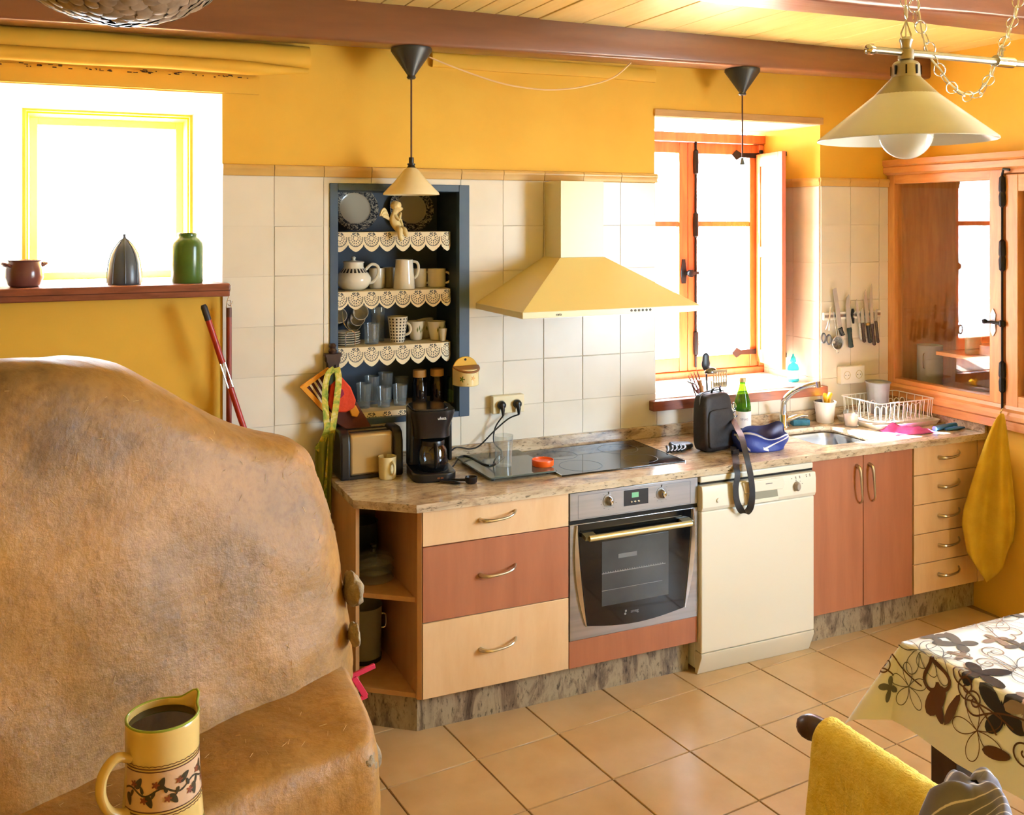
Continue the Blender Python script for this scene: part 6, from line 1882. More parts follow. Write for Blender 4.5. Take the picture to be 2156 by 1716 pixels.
b.tube([(x, y, rz) for x, y in rrect(rx0, rx1, ry0, ry1, 0.02, 4)], 0.0030, 6, closed=True)
b.build('top_rail', MAT['white_wire'], dr_)
MB().tube([(x, y, 0.030) for x, y in rrect(rx0 + 0.012, rx1 - 0.012, ry0 + 0.012, ry1 - 0.012, 0.02, 4)], 0.0026, 6, closed=True).build('bottom_rail', MAT['white_wire'], dr_)
for k_ in range(13):
    x = rx0 + 0.02 + (rx1 - rx0 - 0.04) * k_ / 12
    MB().tube(spline([(x, ry0, rz), (x, ry0 + 0.008, 0.05), (x, ry0 + 0.02, 0.026), (x, ry1 - 0.02, 0.026), (x, ry1 - 0.008, 0.05), (x, ry1, rz)], 3), 0.0019, 6).build('wire', MAT['white_wire'], dr_)
for k_ in range(5):
    y = ry0 + 0.03 + (ry1 - ry0 - 0.06) * k_ / 4
    for xe, s_ in ((rx0, 1), (rx1, -1)):
        MB().tube([(xe, y, rz), (xe + s_ * 0.012, y, 0.03)], 0.0019, 6).build('wire', MAT['white_wire'], dr_)
for k_ in range(8):
    x = rx0 + 0.045 + 0.040 * k_
    pts = [(x, -0.06, 0.027)] + [(x + 0.016 - 0.016 * math.cos(R(a)), -0.06, 0.078 + 0.016 * math.sin(R(a))) for a in range(0, 181, 30)] + [(x + 0.032, -0.06, 0.027)]
    MB().tube(pts, 0.0019, 6).build('plate_loop', MAT['white_wire'], dr_)
    pts = [(x, 0.05, 0.027)] + [(x + 0.016 - 0.016 * math.cos(R(a)), 0.05, 0.088 + 0.016 * math.sin(R(a))) for a in range(0, 181, 30)] + [(x + 0.032, 0.05, 0.027)]
    MB().tube(pts, 0.0019, 6).build('plate_loop', MAT['white_wire'], dr_)
# grey bucket in the rack
p = at(1850, 846, -0.12)
t = thing('zinc_beaker', 'grey fluted metal beaker standing at the back of the dish rack', 'beaker', (p.x - 0.01, -0.125, Z + 0.030))
MAT['zinc'] = M('zinc', 'aab2b8', 0.4, 0.35, col2='99a1a7', scale=12)
pr = vessel([(0.044, 0), (0.046, 0.004), (0.060, 0.152), (0.0635, 0.155), (0.062, 0.161)], 0.002)
bb = MB().lathe(pr, 48)
bb.v = [(x * (1 + 0.022 * math.cos(12 * math.atan2(y, x)) * (1 if z < 0.148 else 0.2)), y * (1 + 0.022 * math.cos(12 * math.atan2(y, x)) * (1 if z < 0.148 else 0.2)), z) for x, y, z in bb.v]
bb.build('body', MAT['zinc'], t, angle=60)
MB().tube([(0.0635 * math.cos(R(a)), 0.0635 * math.sin(R(a)), 0.158) for a in range(0, 360, 12)], 0.002, 6, closed=True).build('rim', MAT['zinc'], t)
# cloths
def cloth(name, lab, loc, rz, w, d, h_, mat, seed, n=26, fold=2.0, cat='cloth', amp=0.5):
    def fn(u, v):
        x, y = (u - 0.5) * w, (v - 0.5) * d
        e = min(u, 1 - u, v, 1 - v)
        z = h_ * (0.35 + amp * nz((u * fold * 2.3, v * fold * 1.6, seed)) + 0.35 * math.sin(u * 7 + v * 3 + seed)) * min(1, e * 8 + 0.12)
        x += 0.10 * w * nz((v * 2.2, seed, 1.0)); y += 0.14 * d * nz((u * 2.6, 2.0, seed))
        return (x, y, max(0.0015, z))
    o = MB().sheet(fn, n, n).build(name, mat, None, solid=0.002, angle=180, loc=loc)
    o.rotation_euler = (0, 0, rz)
    return tag(o, lab, cat)
MAT['pink'] = M('pink_cloth', 'cf5fa8', 0.9, col2='c2488f', scale=30, bump=0.3, bscale=90)
cloth('pink_cloth', 'crumpled pink dishcloth in front of the dish rack', (2.535, -0.425, Z), R(-8), 0.24, 0.13, 0.035, MAT['pink'], 3.0)
p = thing('blue_gloves', 'blue rubber gloves lying at the right end of the worktop', 'gloves', (2.745, -0.475, Z), R(6))
MAT['blue_rubber'] = M('blue_rubber', '2f6fae', 0.5)
MB().tube(spline([(-0.085, 0.012, 0.012), (-0.03, 0.016, 0.013), (0.03, 0.018, 0.013), (0.085, 0.022, 0.011)], 4), [0.014] * 13, 12, flat=0.9).build('rolled_cuff', MAT['blue_rubber'], p)
for k_ in range(4):
    MB().tube(spline([(-0.03, -0.01, 0.008), (0.02, -0.016 - 0.004 * k_, 0.010), (0.06 + 0.008 * k_, -0.008 - 0.012 * (k_ - 1.5), 0.007)], 4), [0.011] * 5 + [0.008] * 4, 8, flat=0.6).build('finger', MAT['blue_rubber'], p)
# yellow towel hanging on the cupboard hook
MAT['yellow_towel'] = M('mustard_towel', 'd8b83c', 0.95, col2='cca82e', scale=12, bump=0.3, bscale=120, bdist=0.003)
hk = Vector((2.795, -0.735, 0.985))
t = thing('hanging_towel', 'mustard yellow towel hanging from a hook on the right wall', 'towel', tuple(hk))
MB().tube(spline([(0.035, 0, 0.02), (0.015, 0, 0.022), (0.0, 0, 0.012), (-0.004, 0, -0.004), (0.006, 0, -0.012)], 4), 0.004, 8).build('hook', MAT['chrome'], t)
def tw(u, v):
    # narrow at the hook, fanning out along the wall, pointed lower edge
    spread = 0.016 + 0.25 * min(1, v * 1.25) ** 0.75 * (1 - 0.18 * max(0, v - 0.7) / 0.3)
    s_ = (u - 0.72)
    L = 0.64 + 0.16 * (1 - abs(s_ + 0.30) * 2.2)
    x = -0.012 - 0.034 * math.sin(u * 11 + 0.5) * min(1, v * 2.0) - 0.012 * math.sin(u * 5) * v
    k_ = -s_ * spread
    return (-0.006 - 0.76 * max(k_, 0) - 0.2 * min(k_, 0) + (x + 0.012) * 0.65, 0.62 * max(k_, 0) + 0.9 * min(k_, 0) + (x + 0.012) * 0.76 - 0.012, -L * v)
MB().sheet(tw, 48, 36).build('cloth', MAT['yellow_towel'], t, solid=0.003, angle=180)
# corner shelf contents
t = thing('lid_stack', 'stack of domed glass lids on the upper corner shelf', 'lids', (-0.100, -0.29, 0.5035), R(20))
for k_ in range(3):
    MB().lathe([(0.076, 0.0), (0.078, 0.004), (0.066, 0.022), (0.030, 0.034), (0.0, 0.037)], 30, (0.0, 0.0, 0.034 * k_)).build('lid', MAT['glass_dim'] , t, solid=0.002)
MB().lathe([(0, 0.105), (0.012, 0.105), (0.008, 0.116), (0.014, 0.124), (0.013, 0.132), (0, 0.134)], 18).build('knob', bp_, t)
t = thing('dark_pan', 'dark pan standing behind the glass lids on the upper corner shelf', 'pan', (-0.105, -0.115, 0.5035))
MB().lathe(vessel([(0.068, 0), (0.07, 0.004), (0.07, 0.17), (0.073, 0.173)], 0.003), 32).build('pot', M('dark_enamel', '2a2f33', 0.3), t, angle=50)
t = thing('enamel_pot', 'grey enamel pot on the bottom board of the corner unit', 'pot', (-0.112, -0.20, 0.1585))
MB().lathe(vessel([(0.062, 0), (0.066, 0.006), (0.070, 0.21), (0.073, 0.213)], 0.003), 32).build('pot', M('grey_enamel', '8f9089', 0.35), t, angle=50)
MB().lathe([(0.069, 0.0), (0.0695, 0.018)], 32).build('dark_band', MAT['dark_gap'], t)
MB().tube(spline([(0.066, -0.01, 0.17), (0.085, -0.012, 0.165), (0.085, -0.012, 0.12), (0.066, -0.01, 0.115)], 4), 0.004, 8).build('handle', MAT['wire'], t)
# pink plastic frame peeping out behind the oven
p = at(762, 1428, -0.75)
t = thing('pink_hanger', 'bright pink plastic hanger corner showing beside the bread oven', 'hanger', (p.x, -0.75, p.z - 0.05))
MAT['pink_plastic'] = M('pink_plastic', 'd8345a', 0.4)
MB().beam((-0.10, 0, 0.045), (0.045, 0, 0.085), 0.012, 0.016).build('bar', MAT['pink_plastic'], t, bevel=0.002)
MB().beam((-0.03, 0, 0.062), (0.012, 0, -0.012), 0.012, 0.02).build('brace', MAT['pink_plastic'], t, bevel=0.002)
MB().beam((-0.05, 0, -0.03), (0.018, 0, -0.012), 0.012, 0.012).build('foot_bar', MAT['pink_plastic'], t, bevel=0.002)
MB().box(-0.11, -0.096, -0.006, 0.006, 0.05 - p.z, 0.05).build('stand', MAT['pink_plastic'], t, bevel=0.002)
# rack with oven mitt and apron left of the niche
p = at(700, 752, -0.03)
wr2 = thing('wall_hook_rack', 'dark carved wooden hook rack at the left edge of the niche', 'hook rack', (p.x, -0.0145, p.z))
MAT['dark_wood'] = wood('dark_stained_wood', '2a1c1a', '3c2a25', (5, 5, 1), 8, 0.4)
MB().prism([(-0.034, 0.016), (0.034, 0.016), (0.034, 0.006), (0.029, 0.0), (0.029, -0.016), (0.024, -0.022), (0.020, -0.065), (-0.020, -0.065), (-0.024, -0.022), (-0.029, -0.016), (-0.029, 0.0), (-0.034, 0.006)], -0.035, 0.0, 'y').build('bracket', MAT['dark_wood'], wr2, bevel=0.002)
MB().lathe([(0, 0.016), (0.014, 0.016), (0.018, 0.026), (0.012, 0.036), (0.016, 0.046), (0.009, 0.056), (0, 0.058)], 16, (0, -0.018, 0.0)).build('finial', MAT['dark_wood'], wr2)
MB().tube(spline([(0, -0.034, -0.045), (0, -0.055, -0.05), (0, -0.062, -0.04), (0, -0.064, -0.025)], 4), 0.005, 8).build('hook', MAT['iron'], wr2)
# oven mitt: orange cockerel-like pad plus striped holder
c = at(700, 830, -0.06)
t = thing('oven_glove', 'orange and red quilted oven glove with striped edge hanging by the niche', 'oven glove', (c.x, -0.068, c.z))
MAT['or_red'] = M('orange_red_quilt', 'd4431c', 0.85, col2='c93a18', scale=20, bump=0.4, bscale=60)
MAT['maroon'] = M('maroon_cotton', '5c3026', 0.9)
MAT['amber'] = M('amber_cotton', 'e0962a', 0.9)
def quad(pts, y, th, nm, mat, bev=0.004):
    q = [at(u, v, -0.068 + y) - Vector(t.location) for u, v in pts]
    return MB().prism([(a.x, a.z) for a in q], y - th / 2, y + th / 2, 'y').build(nm, mat, t, bevel=bev)
quad([(632, 815), (690, 776), (722, 800), (786, 905), (742, 912), (690, 880)], 0.018, 0.010, 'pad', MAT['maroon'])
quad([(631, 815), (640, 810), (700, 872), (693, 880)], 0.006, 0.006, 'edge_band', MAT['amber'], 0.001)
for k_ in range(3):
    quad([(648 + 9 * k_, 806 - 6 * k_), (652 + 9 * k_, 804 - 6 * k_), (694 + 8 * k_, 868 - 4 * k_), (690 + 8 * k_, 870 - 4 * k_)], 0.010, 0.004, 'stripe', M('cream_stripe', 'd9c79a', 0.9) if k_ == 0 else bpy.data.materials['cream_stripe'], 0)
quad([(632, 813), (690, 773), (696, 778), (640, 820)], 0.008, 0.006, 'top_band', MAT['amber'], 0.001)
quad([(700, 788), (716, 790), (738, 815), (749, 842), (746, 858), (728, 868), (700, 868), (690, 850)], -0.004, 0.016, 'glove', MAT['or_red'], 0.006)
quad([(735, 862), (748, 852), (757, 868), (752, 878), (740, 876)], 0.002, 0.012, 'thumb', MAT['amber'], 0.004)
quad([(712, 818), (722, 820), (725, 830), (718, 838), (709, 834), (706, 825)], -0.014, 0.004, 'dot', M('plum_dot', '8a1e3c', 0.9), 0.001)
quad([(688, 792), (704, 786), (712, 796), (694, 812)], -0.013, 0.003, 'dark_patch', M('dark_green_patch', '33402a', 0.9), 0.001)
# apron
c = at(690, 785, -0.09)
ap = thing('apron', 'green and yellow printed apron hanging by its neck strap left of the niche', 'apron', tuple(c))
def apron_mat():
    m, nt, b = mat_base('leafy_print')
    v = coords(nt)
    n = tex_noise(nt, v, 28, 3, 0.6, 0.8)
    nt.links.new(ramp(nt, n, [(0.34, '6f8a2c'), (0.46, 'a8b04a'), (0.53, 'cbb53c'), (0.66, 'd8cf8a')]), b.inputs['Base Color'])
    b.inputs['Roughness'].default_value = 0.9
    return m
MAT['leafy'] = apron_mat()
def A3(u, v, y=-0.09): return at(u, v, y) - c
ribbon([A3(704, 776, -0.085), A3(690, 790), A3(684, 830), A3(687, 880), A3(688, 905), A3(676, 935), A3(666, 948)], 0.024, 0.002, (1, 0, 0.1), 6).build('neck_strap', MAT['leafy'], ap, angle=60)
ribbon([A3(709, 774, -0.085), A3(713, 800), A3(708, 850), A3(702, 890), A3(697, 930), A3(692, 990), A3(684, 1060)], 0.026, 0.002, (1, 0, 0.1), 6).build('neck_strap', MAT['leafy'], ap, angle=60)
def apf(u, v):
    l = Vector(A3(664 + 4 * v, 940 + 100 * v)); r = Vector(A3(702 - 6 * v, 905 + 160 * v))
    q = l.lerp(r, u) + Vector((0, 0.018 * math.sin(u * 12 + v * 2) - 0.004, -0.35 * v * v))
    return tuple(q)
MB().sheet(apf, 24, 20).build('bib', M('olive_print', '8a8a30', 0.95, col2='6f7a2a', scale=18), ap, solid=0.002, angle=180)
# ================================================================ FOREGROUND: JUG, TABLE, CHAIR, LAMPS
# painted jug on the oven ledge
JX, JY, JZ = -1.018, -2.186, 0.860
jg = thing('painted_jug', 'cream pottery jug with painted vine band, full of dark coffee, on the oven ledge', 'jug', (JX, JY, JZ))
jg.scale = (1.0, 1.0, 0.94)
MAT['jug_cream'] = M('jug_glaze', 'd2b673', 0.22, col2='c9aa64', scale=4)
MAT['jug_in'] = M('jug_inside', 'c9a65a', 0.25)
RJ = lambda z: 0.0655 - 0.0075 * (z / 0.2) + 0.0015 * math.cos(z * 30)
SPA = R(35)                                  # direction of the lip
HAA = R(205)
prof = [(RJ(z) if z > 0.003 else 0.058, z) for z in [0.0, 0.004] + [0.2 * i / 24 for i in range(1, 25)]]
pin = [(RJ(z) - 0.0045, z) for z in [0.2 * i / 24 for i in range(24, 0, -1)]] + [(0.05, 0.006), (0, 0.006)]
b = MB().lathe([(0, 0)] + prof + [(RJ(0.2) - 0.002, 0.2015)] + pin, 56)
def lip_push(p):
    x, y, z = p
    if z > 0.15:
        a = math.atan2(y, x)
        d = (a - SPA + math.pi) % (2 * math.pi) - math.pi
        k = math.exp(-(d / 0.23) ** 2) * ((z - 0.15) / 0.05) ** 2
        r = math.hypot(x, y)
        if r > 0.02:
            f = (r + 0.016 * k) / r
            return (x * f, y * f, z + 0.012 * k)
    return p
b.v = [lip_push(p) for p in b.v]
b.build('body', MAT['jug_cream'], jg, angle=60)
MB().tube([lip_push(((RJ(0.2) - 0.0015) * math.cos(R(a)), (RJ(0.2) - 0.0015) * math.sin(R(a)), 0.2005)) for a in range(0, 360, 5)], 0.0023, 8, closed=True).build('green_rim', M('green_rim_glaze', '8a9a3c', 0.2), jg)
MB().lathe([(0, 0.189), (RJ(0.189) - 0.004, 0.189)], 40).build('coffee', M('black_coffee', '120806', 0.06), jg)
hp = [(0.060, 0.148), (0.082, 0.158), (0.103, 0.140), (0.108, 0.108), (0.096, 0.075), (0.075, 0.058), (0.063, 0.055)]
MB().tube(spline([(r * math.cos(HAA), r * math.sin(HAA), z) for r, z in hp], 5), 0.0105, 12, flat=0.75).build('handle', MAT['jug_cream'], jg)
def on_jug(s, z, off=0.0006):
    """s = arc length along the front, 0 facing the camera"""
    a = R(-92) + s / 0.062
    r = RJ(z) + off
    return (r * math.cos(a), r * math.sin(a), z)
def jug_poly(pts, nm, mat, off=0.0011):
    c = (sum(p[0] for p in pts) / len(pts), sum(p[1] for p in pts) / len(pts))
    vs = [on_jug(*c, off)] + [on_jug(*p, off) for p in pts]
    n = len(pts)
    MB().add(vs, [(0, i + 1, (i + 1) % n + 1) for i in range(n)]).build(nm, mat, jg, smooth=False)
def jug_line(pts, w, nm, mat, off=0.0008):
    vs = []
    for i, p in enumerate(pts):
        q0, q1 = pts[max(i - 1, 0)], pts[min(i + 1, len(pts) - 1)]
        dx, dz = q1[0] - q0[0], q1[1] - q0[1]
        l = math.hypot(dx, dz) or 1
        nx, nz_ = -dz / l * w, dx / l * w
        vs += [on_jug(p[0] + nx, p[1] + nz_, off), on_jug(p[0] - nx, p[1] - nz_, off)]
    MB().add(vs, [(2 * i, 2 * i + 2, 2 * i + 3, 2 * i + 1) for i in range(len(pts) - 1)]).build(nm, mat, jg, smooth=False)
pk, br, lf_, fl = M('band_pink', 'c8a685', 0.3), M('band_brown', '5a3018', 0.4), M('vine_dark_leaf', '3a3018', 0.4), M('vine_rust_flower', '7a3a1c', 0.4)
vs, n = [], 40
S0, S1 = -0.075, 0.105
for i in range(n + 1):
    s = S0 + (S1 - S0) * i / n
    vs += [on_jug(s, 0.062 + 0.070 * j / 9, 0.0003) for j in range(10)]
MB().add(vs, [(10 * i + j, 10 * i + 10 + j, 10 * i + 11 + j, 10 * i + j + 1) for i in range(n) for j in range(9)]).build('band', pk, jg, angle=180)
for z0 in (0.058, 0.063, 0.131, 0.136):
    jug_line([(S0 + (S1 - S0) * i / 40, z0) for i in range(41)], 0.0010, 'band_line', br)
jug_line([(S0 + (S1 - S0) * i / 160, 0.0545 - 0.0016 * abs(math.sin(i * 0.35))) for i in range(161)], 0.0006, 'band_scallop', br)
jug_line([(S0 + (S1 - S0) * i / 160, 0.1395 + 0.0016 * abs(math.sin(i * 0.35))) for i in range(161)], 0.0006, 'band_scallop', br)
jug_line([(S0 + (S1 - S0) * i / 60, 0.096 + 0.006 * math.sin(i * 0.33)) for i in range(61)], 0.0016, 'vine', lf_)
rv = random.Random(3)
def leaf_pts(cx, cz, ang, l, w):
    out = []
    for i in range(14):
        a = 2 * math.pi * i / 14
        u_, w_ = l * math.cos(a), w * math.sin(a) * (1 - 0.35 * math.cos(a))
        out.append((cx + u_ * math.cos(ang) - w_ * math.sin(ang), cz + u_ * math.sin(ang) + w_ * math.cos(ang)))
    return out
for i in range(9):
    s = S0 + 0.012 + 0.0195 * i
    up = 1 if i % 2 else -1
    jug_poly(leaf_pts(s, 0.096 + up * 0.015, R(60 * up + rv.uniform(-25, 25)), 0.011, 0.0055), 'leaf', lf_)
    fp = []
    cx, cz = s + 0.010, 0.096 - up * 0.013
    for k_ in range(30):
        a = 2 * math.pi * k_ / 30
        r = 0.0072 * (0.72 + 0.28 * math.cos(5 * a))
        fp.append((cx + r * math.cos(a), cz + r * math.sin(a)))
    jug_poly(fp, 'flower', fl, 0.0014)
    jug_poly(leaf_pts(s + 0.006, 0.096 + up * 0.004, R(110 * up), 0.007, 0.0028), 'leaf', lf_, 0.0012)
jug_line([(-0.19 + 0.385 * i / 80, 0.010 + 0.002 * math.sin(i * 0.7)) for i in range(81)], 0.0022, 'foot_line', M('foot_green', '4c5a24', 0.3))

# dining table with printed oilcloth
TX, TY, TZ = 0.855, -2.0, 0.762
tb = thing('dining_table', 'dining table with dark wooden legs under the butterfly tablecloth', 'table', (1.5, -2.6, 0))
MAT['mahog'] = wood('dark_mahogany', '2a1815', '3d241d', (5, 5, 0.8), 8, 0.35)
MB().box(TX + 0.004 - 1.5, 2.25 - 1.5, -3.25 + 2.6, TY - 0.004 + 2.6, 0.728, TZ - 0.003).build('table_top', MAT['mahog'], tb, bevel=0.004)
for lx, ly in ((TX + 0.09, TY - 0.09), (TX + 0.09, -3.16), (2.16, TY - 0.09), (2.16, -3.16)):
    MB().box(lx - 0.04 - 1.5, lx + 0.04 - 1.5, ly - 0.04 + 2.6, ly + 0.04 + 2.6, 0.0, 0.728).build('leg', MAT['mahog'], tb, bevel=0.004)
for (x0, x1, y0, y1) in ((TX + 0.05, 2.2, TY - 0.065, TY - 0.045), (TX + 0.05, 2.2, -3.2, -3.18), (TX + 0.05, TX + 0.07, -3.2, TY - 0.05), (2.18, 2.2, -3.2, TY - 0.05)):
    MB().box(x0 - 1.5, x1 - 1.5, y0 + 2.6, y1 + 2.6, 0.64, 0.7278).build('apron_rail', MAT['mahog'], tb, bevel=0.002)
OV = 0.205
def drape(a, b, off=0.0):
    """flat cloth coordinates -> draped position; overhang left (a<TX) and at the back (b>TY)"""
    da, db = max(0.0, TX - a), max(0.0, b - TY)
    rd = 0.012
    z = TZ
    x, y = a, b
    if da == 0 and db == 0:
        return Vector((a, b, z + 0.0018 + off))
    d = math.hypot(da, db)
    ca, cb = (da / d, db / d)
    flare = 0.20 + 0.30 * (2 * ca * cb) ** 1.5
    wob = 0.010 * math.sin(b * 17 + a * 3) * min(1, da / 0.1) * (1 if db == 0 else 0.4) + 0.008 * math.sin(a * 14) * min(1, db / 0.1) * (1 if da == 0 else 0.4)
    drop = d * math.sqrt(max(0.1, 1 - flare * flare))
    if d < rd:
        drop *= d / rd
    out = d * flare + wob
    nrm = Vector((-ca, cb, 0.25)).normalized()
    return Vector((max(a, TX) - ca * out, min(b, TY) + cb * out, z + 0.0018 - drop)) + nrm * off
A0, A1, B0, B1 = TX - OV, 2.25, -3.25, TY + OV
tc_ = thing('tablecloth', 'white oilcloth printed with brown and black butterflies on the dining table', 'tablecloth', (1.5, -2.6, TZ))
TCO = Vector((1.5, -2.6, TZ))
xs_ = [A0 + OV * i / 26 for i in range(26)] + [TX + 0.03 * i for i in range(1, 6)] + [TX + 0.15 + (A1 - TX - 0.15) * i / 16 for i in range(17)]
ys_ = [B1 - OV * i / 26 for i in range(26)] + [TY - 0.03 * i for i in range(1, 6)] + [TY - 0.15 + (B0 - TY + 0.15) * i / 16 for i in range(17)]
xs_ = sorted(set(xs_ + [TX])); ys_ = sorted(set(ys_ + [TY]))
w_ = len(xs_)
b = MB()
b.v = [tuple(drape(x, y) - TCO) for y in ys_ for x in xs_]
b.f = [(j * w_ + i, j * w_ + i + 1, (j + 1) * w_ + i + 1, (j + 1) * w_ + i) for j in range(len(ys_) - 1) for i in range(w_ - 1)]
b.build('cloth', M('white_oilcloth', 'e9e7e0', 0.3), tc_, angle=180)
PR = {'k': M('print_black', '15130f', 0.45), 'b': M('print_brown', '54300f', 0.45), 't': M('print_taupe', '8a7668', 0.45), 'g': M('print_grey', '5e5a55', 0.45)}
LAYER = [0.0]
def fan(cx, cy, rfun, ang, nm, mat, off, nr=7, nt_=26):
    LAYER[0] += 0.00004
    off = off + LAYER[0]
    vs, fs = [], []
    for i in range(nr + 1):
        for j in range(nt_):
            a = 2 * math.pi * j / nt_
            r = rfun(a) * i / nr
            px_, py_ = r * math.cos(a + ang), r * math.sin(a + ang)
            vs.append(drape(cx + px_, cy + py_, off) - TCO)
    for i in range(nr):
        for j in range(nt_):
            fs.append((i * nt_ + j, i * nt_ + (j + 1) % nt_, (i + 1) * nt_ + (j + 1) % nt_, (i + 1) * nt_ + j))
    MB().add(vs, fs).build(nm, mat, tc_, angle=180)
def wing_r(l, w):
    return lambda a: 1.0 / max(1e-3, math.sqrt((math.cos(a) / l) ** 2 + (math.sin(a) / w) ** 2)) * (1 + 0.18 * math.cos(a))
def butterfly(cx, cy, s, ang, col):
    m_ = PR[col]
    s *= 0.74
    for (da, l, w, dist) in ((50, 0.046, 0.020, 0.040), (130, 0.046, 0.020, 0.040), (-35, 0.032, 0.019, 0.028), (215, 0.032, 0.019, 0.028)):
        a = ang + R(da)
        fan(cx + s * dist * math.cos(a), cy + s * dist * math.sin(a), wing_r(l * s, w * s), a, 'butterfly_wing', m_, 0.0009)
    fan(cx, cy, wing_r(0.030 * s, 0.0065 * s), ang + R(90), 'butterfly_body', m_, 0.0013, 4, 16)
def strip2(pts, w, nm, col, off=0.0009):
    LAYER[0] += 0.00002
    off = off + LAYER[0]
    vs = []
    for i, p in enumerate(pts):
        q0, q1 = pts[max(i - 1, 0)], pts[min(i + 1, len(pts) - 1)]
        dx, dy = q1[0] - q0[0], q1[1] - q0[1]
        l = math.hypot(dx, dy) or 1
        for s_ in (1, -1):
            vs.append(drape(p[0] - dy / l * w * s_, p[1] + dx / l * w * s_, off) - TCO)
    MB().add(vs, [(2 * i, 2 * i + 2, 2 * i + 3, 2 * i + 1) for i in range(len(pts) - 1)]).build(nm, PR[col], tc_, angle=180)
def swirl(cx, cy, r, ang, col, turns=1.6, tail=0.12, hand=1):
    pts = []
    for i in range(60):
        k = i / 59
        a = ang + hand * k * turns * 2 * math.pi
        rr = r * (0.12 + 0.88 * k)
        pts.append((cx + rr * math.cos(a), cy + rr * math.sin(a)))
    dx, dy = pts[-1][0] - pts[-2][0], pts[-1][1] - pts[-2][1]
    l = math.hypot(dx, dy)
    for i in range(1, 16):
        k = i / 15
        pts.append((pts[59][0] + dx / l * tail * k + hand * dy / l * tail * 0.35 * k * k, pts[59][1] + dy / l * tail * k - hand * dx / l * tail * 0.35 * k * k))
    strip2(pts, 0.0021, 'swirl', col)
def flower2(cx, cy, s, ang, col):
    for k_ in range(5):
        a0 = ang + 2 * math.pi * k_ / 5
        pts = []
        for i in range(25):
            t_ = i / 24
            r = s * math.sin(math.pi * t_) ** 0.7
            a = a0 + (t_ - 0.5) * 1.15
            pts.append((cx + r * math.cos(a), cy + r * math.sin(a)))
        strip2(pts, 0.0011, 'petal_outline', col)
def heart(cx, cy, s, ang, col, w=0.004):
    pts = []
    for i in range(41):
        t_ = 2 * math.pi * i / 40
        x = 16 * math.sin(t_) ** 3 / 17; y = (13 * math.cos(t_) - 5 * math.cos(2 * t_) - 2 * math.cos(3 * t_) - math.cos(4 * t_)) / 17
        pts.append((cx + s * (x * math.cos(ang) - y * math.sin(ang)), cy + s * (x * math.sin(ang) + y * math.cos(ang))))
    strip2(pts, w, 'heart_outline', col)
def TOP(u, v):
    q = atz(u, v, TZ); return q.x, q.y
def FLAP(u, v):
    q = atx(u, v, TX - 0.03); return TX - (TZ - q.z) / 0.98, q.y
T_ = TOP
butterfly(*T_(2022, 1358), 1.05, R(20), 'g'); butterfly(*T_(1962, 1343), 0.75, R(-60), 'g'); butterfly(*T_(2027, 1382), 0.55, R(70), 't')
butterfly(*T_(2098, 1348), 0.7, R(130), 't'); butterfly(*T_(2126, 1294), 0.8, R(-30), 'g'); butterfly(*T_(2150, 1362), 0.7, R(40), 'g')
flower2(*T_(1937, 1371), 0.075, 0.3, 'g'); flower2(*T_(1984, 1387), 0.08, 1.1, 'g'); flower2(*T_(2142, 1408), 0.09, 0.2, 'g'); flower2(*T_(2055, 1312), 0.07, 0.6, 't'); flower2(*T_(2110, 1310), 0.07, 0.1, 't')
heart(*T_(2115, 1335), 0.05, R(200), 't', 0.002); swirl(*T_(2095, 1376), 0.035, 1.0, 't', 1.4, 0.08); swirl(*T_(2078, 1400), 0.032, 2.0, 't', 1.4, 0.1, -1)
butterfly(*T_(2062, 1420), 1.2, R(-150), 'k')
F_ = FLAP
butterfly(*F_(2103, 1512), 1.25, R(-70), 'k'); butterfly(*F_(2135, 1450), 0.9, R(150), 't'); butterfly(*F_(2146, 1500), 0.9, R(60), 't')
heart(*F_(1957, 1430), 0.045, R(115), 'b', 0.005)
fan(*F_(1965, 1475), wing_r(0.048, 0.024), R(150), 'leaf_print', PR['b'], 0.0009)
fan(*F_(1972, 1500), wing_r(0.038, 0.016), R(40), 'leaf_print', PR['b'], 0.0009); fan(*F_(2003, 1492), wing_r(0.048, 0.012), R(160), 'leaf_print', PR['b'], 0.0009)
swirl(*F_(2008, 1422), 0.028, 0.0, 'b', 1.5, 0.13); swirl(*F_(2022, 1452), 0.028, 0.4, 'b', 1.5, 0.12); swirl(*F_(2043, 1481), 0.032, 0.8, 'b', 1.5, 0.12)
swirl(TX - 0.06, TY + 0.045, 0.034, 2.2, 'b', 1.5, 0.10, -1); swirl(TX - 0.03, TY + 0.10, 0.034, 0.2, 'b', 1.5, 0.08)
flower2(*F_(2060, 1540), 0.075, 0.5, 'b'); flower2(*F_(1905, 1450), 0.06, 0.2, 'g'); butterfly(TX - 0.12, TY + 0.02, 0.6, R(40), 'g')
swirl(*F_(2150, 1590), 0.03, 1.0, 'b', 1.4, 0.14); fan(*F_(2105, 1590), wing_r(0.035, 0.014), R(100), 'leaf_print', PR['b'], 0.0009)

